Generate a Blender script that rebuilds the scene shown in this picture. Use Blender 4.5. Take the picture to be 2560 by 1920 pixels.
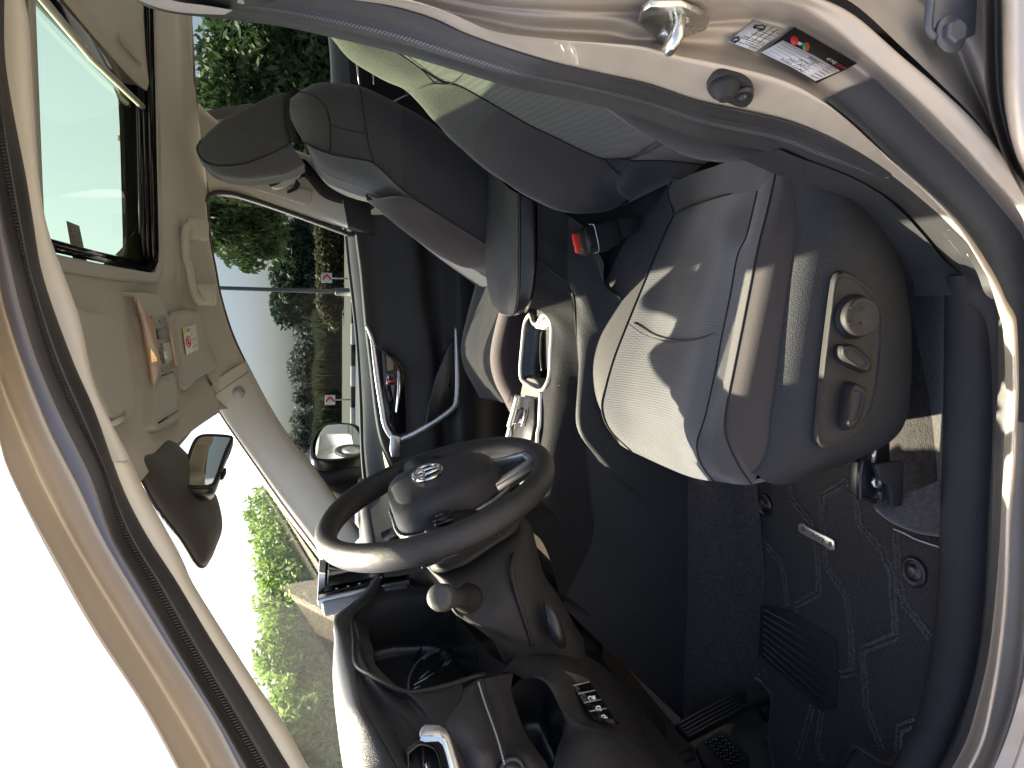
import bpy, math, random
import numpy as np
from mathutils import Vector, Matrix
random.seed(7)
RD = math.radians
for o in list(bpy.data.objects): bpy.data.objects.remove(o)
SC = bpy.context.scene
COL = SC.collection
# ------------------------------------------------------------------ camera
CAM = np.array([0.0, 1.38, 1.15]); FPX = 1775.0
PITCH, YAW = RD(14.8), RD(6.0)
FW = np.array([math.sin(YAW)*math.cos(PITCH), -math.cos(YAW)*math.cos(PITCH), -math.sin(PITCH)])
RT = np.array([-math.cos(YAW), -math.sin(YAW), 0.0])      # to the rear of the car
DN = np.cross(FW, RT)                                      # downwards
cd = bpy.data.cameras.new('camera'); cam = bpy.data.objects.new('camera', cd); COL.objects.link(cam)
cd.sensor_width = 36; cd.lens = FPX/2560*36; cd.clip_start = 0.02; cd.clip_end = 3000
# the phone was held on its side: picture right = world down, picture up = rear of the car
M = Matrix(((DN[0], RT[0], -FW[0], CAM[0]), (DN[1], RT[1], -FW[1], CAM[1]), (DN[2], RT[2], -FW[2], CAM[2]), (0, 0, 0, 1)))
cam.matrix_world = M
SC.camera = cam
# ------------------------------------------------------------------ sky, sun, exposure
SUN = Vector((0.42, -0.46, 1.0)).normalized()             # towards the sun: front right, high
w = bpy.data.worlds.new('World'); SC.world = w; w.use_nodes = True
nt = w.node_tree; bg = nt.nodes['Background']
sky = nt.nodes.new('ShaderNodeTexSky'); sky.sky_type = 'NISHITA'; sky.sun_disc = False
sky.sun_elevation = math.asin(SUN.z); sky.sun_rotation = math.atan2(SUN.x, SUN.y)
sky.air_density = 0.7; sky.dust_density = 6.0; sky.ozone_density = 1.0
nt.links.new(sky.outputs[0], bg.inputs[0]); bg.inputs[1].default_value = 0.088
sl = bpy.data.lights.new('sun', 'SUN'); sl.energy = 5.0; sl.angle = RD(0.53); sl.color = (1.0, 0.88, 0.68)
so = bpy.data.objects.new('sun', sl); COL.objects.link(so); so.rotation_euler = SUN.to_track_quat('Z', 'Y').to_euler(); so.location = (2, -3, 6)
SC.view_settings.view_transform = 'Standard'; SC.view_settings.look = 'None'
SC.view_settings.exposure = 2.7; SC.view_settings.gamma = 1.0; SC.view_settings.use_curve_mapping = False
SC.cycles.max_bounces = 10; SC.cycles.transparent_max_bounces = 24; SC.cycles.caustics_reflective = False; SC.cycles.caustics_refractive = False
SC.cycles.use_denoising = True
# ------------------------------------------------------------------ reading points: enlarged view, pixel, depth across the car
CR = {1: (0, 0, 2.37), 2: (0, 600, 2.37), 3: (0, 1220, 2.37), 4: (700, 0, 2.37), 5: (700, 600, 2.37), 6: (700, 1220, 2.37),
      7: (1500, 0, 2.0736), 8: (1400, 600, 1.9069), 9: (1400, 1120, 1.9069), 10: (750, 1050, 3.16), 11: (1550, 0, 3.403),
      12: (750, 1450, 3.16), 13: (300, 650, 3.3175), 14: (470, 450, 2.0736), 15: (1300, 1500, 3.16), 16: (450, 0, 3.6867), 0: (0, 0, 1)}
def ray(k, zx, zy):
    x0, y0, s = CR[k]
    return FW*FPX + RT*(960-(y0+zy/s)) + DN*((x0+zx/s)-1280)
def P(k, zx, zy, y):
    d = ray(k, zx, zy); return CAM + d*((y-CAM[1])/d[1])
def PZ(k, zx, zy, z):
    d = ray(k, zx, zy); return CAM + d*((z-CAM[2])/d[2])
def PX(k, zx, zy, x):
    d = ray(k, zx, zy); return CAM + d*((x-CAM[0])/d[0])
def side(z):                                               # body side: upright below the belt, leaning in above it
    return 0.78 - 0.33*max(0.0, z-0.95)
def B(k, zx, zy, d=0.0):
    y = 0.7
    for _ in range(12):
        p = P(k, zx, zy, y+d); y = side(p[2])
    return P(k, zx, zy, y+d)
def C(k, y, pts):
    return [P(k, *(q if len(q) == 3 else (q[0], q[1], y))) for q in pts]
def S(k, d, pts):
    return [B(k, q[0], q[1], d) for q in pts]
def A3(p): return np.array(p, float)
# ------------------------------------------------------------------ mesh helpers
def tag(o, label=None, cat=None, group=None, kind=None):
    if label: o['label'] = label
    if cat: o['category'] = cat
    if group: o['group'] = group
    if kind: o['kind'] = kind
    return o
def empty(name, loc=(0, 0, 0)):
    o = bpy.data.objects.new(name, None); COL.objects.link(o); o.location = loc; o.empty_display_size = 0.05; return o
def mesh(name, v, f, mat, parent=None, smooth=True, solid=0.0, bevel=0.0, sub=0, off=0.0, seg=2, ang=35):
    me = bpy.data.meshes.new(name); me.from_pydata([tuple(map(float, p)) for p in v], [], f); me.validate(); me.update()
    if mat: me.materials.append(mat)
    o = bpy.data.objects.new(name, me); COL.objects.link(o)
    if smooth: me.polygons.foreach_set('use_smooth', [True]*len(me.polygons))
    if parent:
        o.parent = parent
        q = parent; inv = Vector(parent.location)
        while q.parent: q = q.parent; inv = inv + q.location
        o.location = -inv                                   # meshes are written in world coordinates
    if solid: m = o.modifiers.new('s', 'SOLIDIFY'); m.thickness = solid; m.offset = off
    if bevel:
        m = o.modifiers.new('b', 'BEVEL'); m.width = bevel; m.segments = seg; m.limit_method = 'ANGLE'; m.angle_limit = RD(ang); m.harden_normals = False
    if sub: m = o.modifiers.new('u', 'SUBSURF'); m.levels = sub; m.render_levels = sub
    return o
def crom(pts, n, closed=False, lin=False):
    p = A3(pts)
    if closed: p = np.vstack([p, p[:1]])
    d = np.r_[0, np.cumsum(np.linalg.norm(np.diff(p, axis=0), axis=1)**(1.0 if lin else 0.5)+1e-9)]
    t = np.linspace(0, d[-1], n+1 if closed else n)
    if lin:
        r = np.stack([np.interp(t, d, p[:, i]) for i in range(3)], 1); return r[:-1] if closed else r
    m = len(p)
    T = np.zeros_like(p)
    for i in range(m):
        if closed: a, b = (i-1 if i > 0 else m-2), (i+1 if i < m-1 else 1)
        else: a, b = max(i-1, 0), min(i+1, m-1)
        if closed and i == 0: dt = (d[-1]-d[m-2])+(d[1]-d[0])
        elif closed and i == m-1: dt = (d[-1]-d[m-2])+(d[1]-d[0])
        else: dt = d[b]-d[a]
        T[i] = (p[b]-p[a])/max(dt, 1e-9)
    out = []
    for s in t:
        i = min(max(int(np.searchsorted(d, s, side='right'))-1, 0), m-2)
        h = d[i+1]-d[i]; x = (s-d[i])/h
        out.append((2*x**3-3*x*x+1)*p[i]+(x**3-2*x*x+x)*h*T[i]+(-2*x**3+3*x*x)*p[i+1]+(x**3-x*x)*h*T[i+1])
    out = A3(out)
    # even spacing along the curve
    q = np.vstack([out, out[:1]]) if closed else out
    L = np.r_[0, np.cumsum(np.linalg.norm(np.diff(q, axis=0), axis=1)+1e-12)]
    tt = np.linspace(0, L[-1], len(q)); q = np.stack([np.interp(tt, L, q[:, i]) for i in range(3)], 1)
    return q[:-1] if closed else q
def grid(curves, nu, nv, lin_u=False, lin_v=False, closed_v=False, closed_u=False):
    G = np.stack([crom(c, nu, closed_u, lin_u) for c in curves])       # rows are the curves
    cols = [crom(G[:, j], nv, closed_v, lin_v) for j in range(G.shape[1])] if nv else [G[:, j] for j in range(G.shape[1])]
    return np.stack(cols, 1)                                           # [v][u]
def loft(name, curves, mat, parent=None, nu=40, nv=16, solid=0.0, off=0.0, flip=False, closed_v=False, closed_u=False, lin_u=False, lin_v=False, caps=False, **kw):
    G = grid(curves, nu, nv, lin_u, lin_v, closed_v, closed_u); V, U = G.shape[:2]
    v = G.reshape(-1, 3); f = []
    for i in range(V if closed_v else V-1):
        for j in range(U if closed_u else U-1):
            a, b, c, d = i*U+j, i*U+(j+1) % U, ((i+1) % V)*U+(j+1) % U, ((i+1) % V)*U+j
            f.append((a, d, c, b) if flip else (a, b, c, d))
    if caps and closed_v:
        f.append(tuple(i*U for i in range(V))); f.append(tuple(i*U+U-1 for i in reversed(range(V))))
    if caps and closed_u:
        f.append(tuple(range(U))); f.append(tuple((V-1)*U+j for j in reversed(range(U))))
    return mesh(name, v, f, mat, parent, solid=solid, off=off, **kw)
def slab(name, pts, vec, mat, parent=None, bevel=0.0, smooth_n=0, **kw):
    p = crom(pts, smooth_n, True) if smooth_n else A3(pts)
    n = len(p); v = list(p)+[q+A3(vec) for q in p]
    f = [tuple(range(n)), tuple(range(2*n-1, n-1, -1))]+[(i, n+i, n+(i+1) % n, (i+1) % n) for i in range(n)]
    # outward faces
    nn = np.zeros(3)
    for i in range(n): nn += np.cross(p[i]-p[0], p[(i+1) % n]-p[0])
    if np.dot(nn, A3(vec)) > 0: f = [tuple(reversed(q)) for q in f]
    return mesh(name, v, f, mat, parent, bevel=bevel, **kw)
def tube(name, pts, r, mat, parent=None, n=10, nu=0, closed=False, flat=1.0, up=None, caps=True, lin=False, **kw):
    p = crom(pts, nu, closed, lin) if nu else A3(pts)
    m = len(p); rr = np.full(m, r) if np.isscalar(r) else np.interp(np.linspace(0, 1, m), np.linspace(0, 1, len(r)), r)
    v = []; f = []
    N = None
    for i in range(m):
        t = (p[(i+1) % m]-p[i-1]) if closed else (p[min(i+1, m-1)]-p[max(i-1, 0)])
        t = t/(np.linalg.norm(t)+1e-12)
        if N is None:
            a = A3(up) if up is not None else (A3((0, 0, 1)) if abs(t[2]) < .9 else A3((1, 0, 0)))
        else: a = N
        N = a-t*np.dot(a, t); N /= np.linalg.norm(N)+1e-12
        Bn = np.cross(t, N)
        for k in range(n):
            th = 2*math.pi*k/n
            v.append(p[i]+rr[i]*(math.cos(th)*N*flat+math.sin(th)*Bn))
    for i in range(m if closed else m-1):
        for k in range(n):
            a, b = i*n+k, i*n+(k+1) % n; c, d = ((i+1) % m)*n+(k+1) % n, ((i+1) % m)*n+k
            f.append((a, b, c, d))
    if caps and not closed:
        f.append(tuple(reversed(range(n)))); f.append(tuple((m-1)*n+k for k in range(n)))
    return mesh(name, v, f, mat, parent, **kw)
def box(name, c, sx, sy, sz, mat, parent=None, ax=((1, 0, 0), (0, 1, 0), (0, 0, 1)), bevel=0.004, **kw):
    c = A3(c); X, Y, Z = [A3(a)/np.linalg.norm(a) for a in ax]
    v = [c+X*i*sx/2+Y*j*sy/2+Z*k*sz/2 for i in (-1, 1) for j in (-1, 1) for k in (-1, 1)]
    f = [(0, 1, 3, 2), (4, 6, 7, 5), (0, 4, 5, 1), (2, 3, 7, 6), (0, 2, 6, 4), (1, 5, 7, 3)]
    return mesh(name, v, f, mat, parent, bevel=bevel, **kw)
def disc(name, c, axis, prof, mat, parent=None, n=28, **kw):
    """turned solid: prof = [(radius, height along axis)...]"""
    c = A3(c); ax = A3(axis)/np.linalg.norm(axis); a = A3((0, 0, 1)) if abs(ax[2]) < .9 else A3((1, 0, 0))
    U = np.cross(ax, a); U /= np.linalg.norm(U); W = np.cross(ax, U)
    v = []; f = []
    for r, h in prof:
        for k in range(n):
            t = 2*math.pi*k/n; v.append(c+ax*h+r*(math.cos(t)*U+math.sin(t)*W))
    for i in range(len(prof)-1):
        for k in range(n): f.append((i*n+k, i*n+(k+1) % n, (i+1)*n+(k+1) % n, (i+1)*n+k))
    f.append(tuple(reversed(range(n)))); f.append(tuple((len(prof)-1)*n+k for k in range(n)))
    return mesh(name, v, f, mat, parent, **kw)
def offs(c, dx=0, dy=0, dz=0): return [A3(p)+A3((dx, dy, dz)) for p in c]
def text(name, s, org, right, up, h, mat, parent, ext=0.0002, align='LEFT'):
    cu = bpy.data.curves.new(name, 'FONT'); cu.body = s; cu.size = 1.0; cu.extrude = 0.0; cu.align_x = align
    t = bpy.data.objects.new('tmp', cu); COL.objects.link(t)
    me = bpy.data.meshes.new_from_object(t.evaluated_get(bpy.context.evaluated_depsgraph_get()))
    bpy.data.objects.remove(t)
    R = A3(right)/np.linalg.norm(right); U = A3(up)/np.linalg.norm(up)
    v = [A3(org)+R*p.co.x*h+U*p.co.y*h for p in me.vertices]
    return mesh(name, v, [tuple(p.vertices) for p in me.polygons], mat, parent, smooth=False)
# ------------------------------------------------------------------ materials
def mat(name, col, rough=0.5, metal=0.0, bump=None, sheen=0.0, coat=0.0, var=None, spec=0.5, emit=None, alpha=None):
    """bump = (kind, scale, strength); var = (scale, amount) colour mottling"""
    m = bpy.data.materials.new(name); m.use_nodes = True; t = m.node_tree; b = t.nodes['Principled BSDF']
    b.inputs['Base Color'].default_value = (*col, 1); b.inputs['Roughness'].default_value = rough; b.inputs['Metallic'].default_value = metal
    b.inputs['Specular IOR Level'].default_value = spec
    if sheen: b.inputs['Sheen Weight'].default_value = sheen; b.inputs['Sheen Roughness'].default_value = 0.4
    if coat: b.inputs['Coat Weight'].default_value = coat; b.inputs['Coat Roughness'].default_value = 0.04
    if emit: b.inputs['Emission Color'].default_value = (*emit[:3], 1); b.inputs['Emission Strength'].default_value = emit[3]
    tc = t.nodes.new('ShaderNodeTexCoord'); co = tc.outputs['Object']
    if var:
        n = t.nodes.new('ShaderNodeTexNoise'); n.inputs['Scale'].default_value = var[0]; n.inputs['Detail'].default_value = 6; t.links.new(co, n.inputs['Vector'])
        mr = t.nodes.new('ShaderNodeMapRange'); mr.inputs[1].default_value = .3; mr.inputs[2].default_value = .7; mr.inputs[3].default_value = 1-var[1]; mr.inputs[4].default_value = 1+var[1]
        t.links.new(n.outputs[0], mr.inputs[0])
        mx = t.nodes.new('ShaderNodeVectorMath'); mx.operation = 'SCALE'; mx.inputs[0].default_value = col; t.links.new(mr.outputs[0], mx.inputs['Scale'])
        t.links.new(mx.outputs[0], b.inputs['Base Color'])
        r2 = t.nodes.new('ShaderNodeMapRange'); r2.inputs[1].default_value = .25; r2.inputs[2].default_value = .75
        r2.inputs[3].default_value = max(rough-.07, .02); r2.inputs[4].default_value = min(rough+.07, 1); t.links.new(n.outputs[0], r2.inputs[0]); t.links.new(r2.outputs[0], b.inputs['Roughness'])
    if bump:
        kind, sc, st = bump
        bn = t.nodes.new('ShaderNodeBump'); bn.inputs['Strength'].default_value = st; bn.inputs['Distance'].default_value = 0.0015
        if kind == 'grain':
            n = t.nodes.new('ShaderNodeTexVoronoi'); n.feature = 'SMOOTH_F1'; n.inputs['Scale'].default_value = sc; t.links.new(co, n.inputs['Vector']); out = n.outputs['Distance']
        elif kind == 'noise':
            n = t.nodes.new('ShaderNodeTexNoise'); n.inputs['Scale'].default_value = sc; n.inputs['Detail'].default_value = 4; t.links.new(co, n.inputs['Vector']); out = n.outputs[0]
        t.links.new(out, bn.inputs['Height']); t.links.new(bn.outputs[0], b.inputs['Normal'])
    return m
def weave(name, col, col2, scale, rough=0.9, rows=(1, 0, 0), cols=(0, 1, 1), st=0.7, sheen=0.35):
    """woven cloth: small raised threads in rows"""
    m = mat(name, col, rough, sheen=sheen); t = m.node_tree; b = t.nodes['Principled BSDF']
    tc = t.nodes.new('ShaderNodeTexCoord')
    def w(axis, s):
        d = t.nodes.new('ShaderNodeVectorMath'); d.operation = 'DOT_PRODUCT'; t.links.new(tc.outputs['Object'], d.inputs[0]); d.inputs[1].default_value = axis
        a = t.nodes.new('ShaderNodeMath'); a.operation = 'MULTIPLY'; t.links.new(d.outputs['Value'], a.inputs[0]); a.inputs[1].default_value = s
        q = t.nodes.new('ShaderNodeMath'); q.operation = 'SINE'; t.links.new(a.outputs[0], q.inputs[0]); return q.outputs[0]
    a = w(rows, scale); c = w(cols, scale*0.62)
    mu = t.nodes.new('ShaderNodeMath'); mu.operation = 'MULTIPLY_ADD'; t.links.new(a, mu.inputs[0]); t.links.new(c, mu.inputs[1]); t.links.new(a, mu.inputs[2])
    mr = t.nodes.new('ShaderNodeMapRange'); mr.inputs[1].default_value = -1.6; mr.inputs[2].default_value = 1.6; t.links.new(mu.outputs[0], mr.inputs[0])
    no = t.nodes.new('ShaderNodeTexNoise'); no.inputs['Scale'].default_value = 9; no.inputs['Detail'].default_value = 5; t.links.new(tc.outputs['Object'], no.inputs['Vector'])
    mx = t.nodes.new('ShaderNodeMix'); mx.data_type = 'RGBA'; mx.inputs['A'].default_value = (*col, 1); mx.inputs['B'].default_value = (*col2, 1); t.links.new(mr.outputs[0], mx.inputs['Factor'])
    vr = t.nodes.new('ShaderNodeMapRange'); vr.inputs[1].default_value = .3; vr.inputs[2].default_value = .7; vr.inputs[3].default_value = .85; vr.inputs[4].default_value = 1.15; t.links.new(no.outputs[0], vr.inputs[0])
    sc = t.nodes.new('ShaderNodeVectorMath'); sc.operation = 'SCALE'; t.links.new(mx.outputs['Result'], sc.inputs[0]); t.links.new(vr.outputs[0], sc.inputs['Scale'])
    t.links.new(sc.outputs[0], b.inputs['Base Color'])
    bn = t.nodes.new('ShaderNodeBump'); bn.inputs['Strength'].default_value = st; bn.inputs['Distance'].default_value = 0.0012
    t.links.new(mr.outputs[0], bn.inputs['Height']); t.links.new(bn.outputs[0], b.inputs['Normal'])
    return m
def glass(name, tint, rough=0.0, gain=1.0):
    """thin pane: tinted see-through plus a mirror layer that grows at grazing angles"""
    m = bpy.data.materials.new(name); m.use_nodes = True; t = m.node_tree; t.nodes.clear()
    o = t.nodes.new('ShaderNodeOutputMaterial'); mx = t.nodes.new('ShaderNodeMixShader'); tr = t.nodes.new('ShaderNodeBsdfTransparent'); tr.inputs[0].default_value = (*tint, 1)
    gl = t.nodes.new('ShaderNodeBsdfGlossy'); gl.inputs['Roughness'].default_value = rough; gl.inputs[0].default_value = (1, 1, 1, 1)
    ge = t.nodes.new('ShaderNodeNewGeometry'); dp = t.nodes.new('ShaderNodeVectorMath'); dp.operation = 'DOT_PRODUCT'; t.links.new(ge.outputs['Normal'], dp.inputs[0]); t.links.new(ge.outputs['Incoming'], dp.inputs[1])
    def mth(op, a, b=None, clamp=False):
        q = t.nodes.new('ShaderNodeMath'); q.operation = op; q.use_clamp = clamp
        for k_, x in enumerate((a, b)):
            if x is None: continue
            if isinstance(x, (int, float)): q.inputs[k_].default_value = x
            else: t.links.new(x, q.inputs[k_])
        return q.outputs[0]
    # reflectance of a pane (both faces) from the angle of view, the same from either side
    c5 = mth('POWER', mth('SUBTRACT', 1.0, mth('ABSOLUTE', dp.outputs['Value']), True), 5.0)
    g = t.nodes.new('ShaderNodeMath'); g.operation = 'MULTIPLY_ADD'; g.use_clamp = True; g.inputs[1].default_value = .92*gain; g.inputs[2].default_value = .075*gain; t.links.new(c5, g.inputs[0])
    t.links.new(g.outputs[0], mx.inputs[0]); t.links.new(tr.outputs[0], mx.inputs[1]); t.links.new(gl.outputs[0], mx.inputs[2]); t.links.new(mx.outputs[0], o.inputs[0])
    return m
M_PAINT = mat('bronze_paint', (0.48, 0.42, 0.345), 0.5, 0.35, coat=0.35, var=(60, .03), bump=('noise', 900, .04))
M_HEAD = mat('beige_headliner_cloth', (0.45, 0.43, 0.375), 0.95, bump=('noise', 900, .5), sheen=.3, var=(14, .04))
M_BEIGE = mat('beige_plastic', (0.52, 0.50, 0.435), 0.55, bump=('noise', 1400, .25), var=(9, .03))
M_BEIGED = mat('warm_grey_plastic', (0.41, 0.395, 0.35), 0.5, bump=('noise', 1200, .2), var=(9, .03))
M_LEATH = mat('black_grained_vinyl', (0.026, 0.026, 0.029), 0.42, bump=('grain', 1000, .55), var=(20, .12))
M_LEATHF = mat('black_fine_grained_plastic', (0.022, 0.0235, 0.0265), 0.6, spec=.28, bump=('grain', 1100, .5), var=(16, .14))
M_BLK = mat('black_matt_plastic', (0.021, 0.0205, 0.021), 0.58, spec=.3, bump=('noise', 1500, .25), var=(12, .15))
M_CONS = mat('shaded_flank_plastic', (0.020, 0.0205, 0.022), 0.7, spec=.1, bump=('grain', 1100, .5), var=(16, .14))  # duller copy of the grained plastic; the flank's shade is put into it
M_DOOR = mat('door_card_plastic', (0.032, 0.032, 0.034), 0.52, spec=.4, bump=('grain', 1100, .4), var=(12, .12))
M_BLKG = mat('black_satin_plastic', (0.017, 0.017, 0.019), 0.3, var=(10, .12))
M_GLOSS = mat('piano_black', (0.006, 0.006, 0.008), 0.08)
M_RUB = mat('weatherstrip_rubber', (0.022, 0.022, 0.024), 0.5, bump=('noise', 500, .2), var=(15, .15))
M_RUBL = mat('grey_rubber_lip', (0.10, 0.10, 0.12), 0.32, var=(15, .1))
M_CLOTH = mat('charcoal_bolster_cloth', (0.052, 0.049, 0.051), 0.92, bump=('noise', 1600, .5), sheen=.35, var=(18, .1))
M_CLOTHB = mat('dark_brown_side_cloth', (0.040, 0.034, 0.034), 0.92, bump=('noise', 1600, .5), sheen=.25, var=(18, .1))
M_INS = weave('grey_woven_insert', (0.034, 0.035, 0.041), (0.070, 0.071, 0.080), 1500, st=.4)
M_INS2 = weave('grey_ribbed_insert', (0.050, 0.050, 0.055), (0.085, 0.085, 0.09), 1900, cols=(0, .2, .2), st=.3)
M_KNIT = mat('grey_knit_cloth', (0.062, 0.062, 0.064), 0.95, bump=('grain', 900, .8), sheen=.35, var=(700, .25))
M_CARP = mat('grey_carpet', (0.047, 0.042, 0.041), 1.0, bump=('noise', 420, 1.0), sheen=.4, var=(160, .35))
M_MAT = mat('black_mat_pile', (0.021, 0.0185, 0.0175), 1.0, bump=('noise', 520, 1.0), sheen=.3, var=(180, .45))
M_MATL = mat('grey_mat_loop', (0.095, 0.088, 0.084), 1.0, bump=('noise', 700, 1.0), var=(240, .5))
M_SIL = mat('silver_trim', (0.62, 0.62, 0.62), 0.3, 0.85, var=(20, .05))
from mathutils.bvhtree import BVHTree
def bvh(o): return BVHTree.FromPolygons([tuple(v.co) for v in o.data.vertices], [tuple(p.vertices) for p in o.data.polygons])
def ON(tree_, k, zx, zy, lift=0.0, dflt=.80):
    """point on a surface already built, seen at a pixel; lift is measured outwards"""
    d = ray(k, zx, zy); hit = tree_.ray_cast(Vector(CAM), Vector(d).normalized())
    p = A3(hit[0]) if hit[0] is not None else P(k, zx, zy, dflt)
    return p+A3((0, lift, 0))
M_CHR = mat('chrome', (0.85, 0.85, 0.86), 0.07, 1.0)
M_ZINC = mat('zinc_plated_steel', (0.66, 0.67, 0.63), 0.28, 1.0, var=(40, .12), bump=('noise', 300, .15))
M_STEEL = mat('grey_painted_bracket', (0.12, 0.12, 0.125), 0.4, .3, var=(40, .15), bump=('noise', 300, .2))
M_RED = mat('red_plastic', (0.75, 0.03, 0.025), 0.35)
M_WHITE = mat('white_paper', (0.80, 0.80, 0.78), 0.45)
M_PAPERB = mat('black_label', (0.012, 0.012, 0.013), 0.35)
M_INK = mat('black_ink', (0.02, 0.02, 0.022), 0.6)
M_INKG = mat('grey_ink', (0.30, 0.30, 0.32), 0.6)
M_REDI = mat('red_ink', (0.62, 0.03, 0.03), 0.5)
M_GRNI = mat('green_ink', (0.03, 0.30, 0.10), 0.5)
M_YEL = mat('yellow_label', (0.80, 0.50, 0.02), 0.5)
M_THREAD = mat('grey_thread', (0.42, 0.42, 0.44), 0.8)
M_THREADK = mat('black_thread', (0.012, 0.012, 0.013), 0.8)
M_LENS = mat('lit_amber_lens', (0.33, 0.235, 0.18), 0.22, emit=(1.0, 0.42, 0.15, 0.008))
M_ICON = mat('white_icon', (0.75, 0.75, 0.75), 0.5)
M_GW = glass('windscreen_glass', (0.89, 0.92, 0.88), gain=.5)
M_GS = glass('tinted_side_glass', (0.25, 0.285, 0.29), gain=.07)
M_GR = glass('sunroof_glass', (0.37, 0.46, 0.31), gain=.25)
M_MIRR = mat('mirror_silver', (0.80, 0.82, 0.82), 0.01, 1.0)
# ================================================================== setting outside
def ground():
    v = [(-900, -1400, 0), (1400, -1400, 0), (1400, 900, 0), (-900, 900, 0)]
    m = mat('pale_asphalt', (0.16, 0.15, 0.14), 0.9, bump=('noise', 60, .4), var=(1.5, .15))
    tag(mesh('ground', v, [(0, 1, 2, 3)], m), kind='structure')
ground()
# ================================================================== the car: fixed body
CAR = empty('car', (0, 0, 0))
tag(CAR, 'bronze grey car with beige roof lining and black dashboard, seen through its open driver doorway', 'car')
# --- roof rail and windscreen pillar, outside to inside (enlarged views 1 to 3)
def R0(pts): return [(0, x, y) for x, y in pts]
def SR(d, pts): return [B(0, x, y, d) for x, y in pts]
L0 = SR(.02, [(-75, -450), (-75, 150), (-68, 600), (-45, 950), (0, 1225), (67, 1389), (139, 1511), (205, 1618), (270, 1718), (380, 1912), (450, 2040)])
L1 = SR(.05, [(-55, -450), (-52, 0), (-46, 480), (-32, 840), (0, 1110), (42, 1220), (127, 1376), (236, 1570), (359, 1760), (447, 1920), (520, 2060)])
L2 = SR(.0, [(-45, -450), (-44, 0), (-38, 450), (-25, 760), (0, 954), (42, 1064), (112, 1220), (186, 1359), (295, 1541), (422, 1747), (523, 1920), (600, 2060)])
L3 = SR(.004, [(-35, -450), (-34, 0), (-30, 280), (-18, 540), (0, 727), (25, 819), (72, 950), (127, 1085), (198, 1220), (262, 1351), (401, 1579), (527, 1773), (603, 1920), (680, 2060)])
L4 = SR(-.008, [(-18, -450), (-17, -60), (-10, 190), (0, 350), (17, 464), (42, 591), (110, 853), (169, 1001), (253, 1170), (304, 1330), (376, 1456), (451, 1591), (527, 1722), (646, 1920), (735, 2060)])
L5 = SR(-.028, [(10, -450), (10, -100), (8, 84), (13, 169), (34, 295), (63, 443), (80, 548), (105, 690), (177, 895), (236, 1030), (304, 1220), (363, 1338), (439, 1456), (519, 1591), (612, 1739), (721, 1920), (810, 2060)])
def ext(c, d):
    c = [A3(p) for p in c]; u = c[-1]-c[-2]; return c+[c[-1]+u/np.linalg.norm(u)*d*.5, c[-1]+u/np.linalg.norm(u)*d]
L0, L1, L2, L3, L4, L5 = [ext(c, .30) for c in (L0, L1, L2, L3, L4, L5)]
def mid(a, b, t=.5, n=60): 
    A_, B_ = crom(a, n), crom(b, n); return A_*(1-t)+B_*t
loft('roof_rail', [offs(L0, dy=-.10, dz=.03), offs(L0, dy=-.02, dz=.012), L0, mid(L0, L1, .6), L1, offs(L1, dy=-.008, dz=.002), mid(L1, L2, .5), L2, offs(L2, dy=.004, dz=-.003), mid(L2, L3, .5), L3, offs(L3, dy=-.012, dz=-.002)], M_PAINT, CAR, nu=90, nv=40)
n60 = 120
l3, l4, l5 = crom(L3, n60), crom(L4, n60), crom(L5, n60)
seal = loft('weatherstrip', [l3+A3((0, -.006, 0)), l3*.75+l4*.25+A3((0, .007, 0)), l3*.4+l4*.6+A3((0, .009, -.001)), l4+A3((0, .003, 0)), l4*.8+l5*.2+A3((0, .001, 0)), l4*.62+l5*.38+A3((0, .006, -.001)), l4*.35+l5*.65+A3((0, .006, 0)), l5+A3((0, 0, 0)), l5+A3((0, -.02, 0))], M_RUB, CAR, nu=110, nv=36)
loft('seal_lip', [l3*.8+l4*.2+A3((0, .0095, 0)), l3*.55+l4*.45+A3((0, .0125, -.002)), l3*.3+l4*.7+A3((0, .0115, 0))], M_RUBL, seal, nu=110, nv=6)
def knurl(name, c, width, mat_, parent, step=.0032, out=(0, .003, 0), side_=None):
    """ribbed strip of small raised cross bars along a curve"""
    c = A3(c); L = np.r_[0, np.cumsum(np.linalg.norm(np.diff(c, axis=0), axis=1))]; n = int(L[-1]/step)
    t = np.linspace(0, L[-1], n); p = np.stack([np.interp(t, L, c[:, i]) for i in range(3)], 1)
    s = np.stack([np.interp(t, L, A3(side_)[:, i]) for i in range(3)], 1)
    v = []; f = []
    for i in range(1, n-1):
        d = p[i+1]-p[i-1]; d /= np.linalg.norm(d); w_ = s[i]/np.linalg.norm(s[i])*width/2; o = A3(out); h = d*step*.28
        b = len(v); v += [p[i]-w_-h, p[i]-w_+h, p[i]+w_+h, p[i]+w_-h, p[i]-w_*.85-h*.7+o, p[i]-w_*.85+h*.7+o, p[i]+w_*.85+h*.7+o, p[i]+w_*.85-h*.7+o]
        f += [(b+4, b+5, b+6, b+7), (b, b+1, b+5, b+4), (b+2, b+3, b+7, b+6), (b+1, b+2, b+6, b+5), (b+3, b, b+4, b+7)]
    o = mesh(name, v, f, mat_, parent, smooth=False); o['kind'] = 'stuff'; return o
kc = l4*.78+l5*.22+A3((0, .002, -.0005)); knurl('ribbed_strip', kc, .006, M_RUB, seal, side_=l5-l4)
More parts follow.
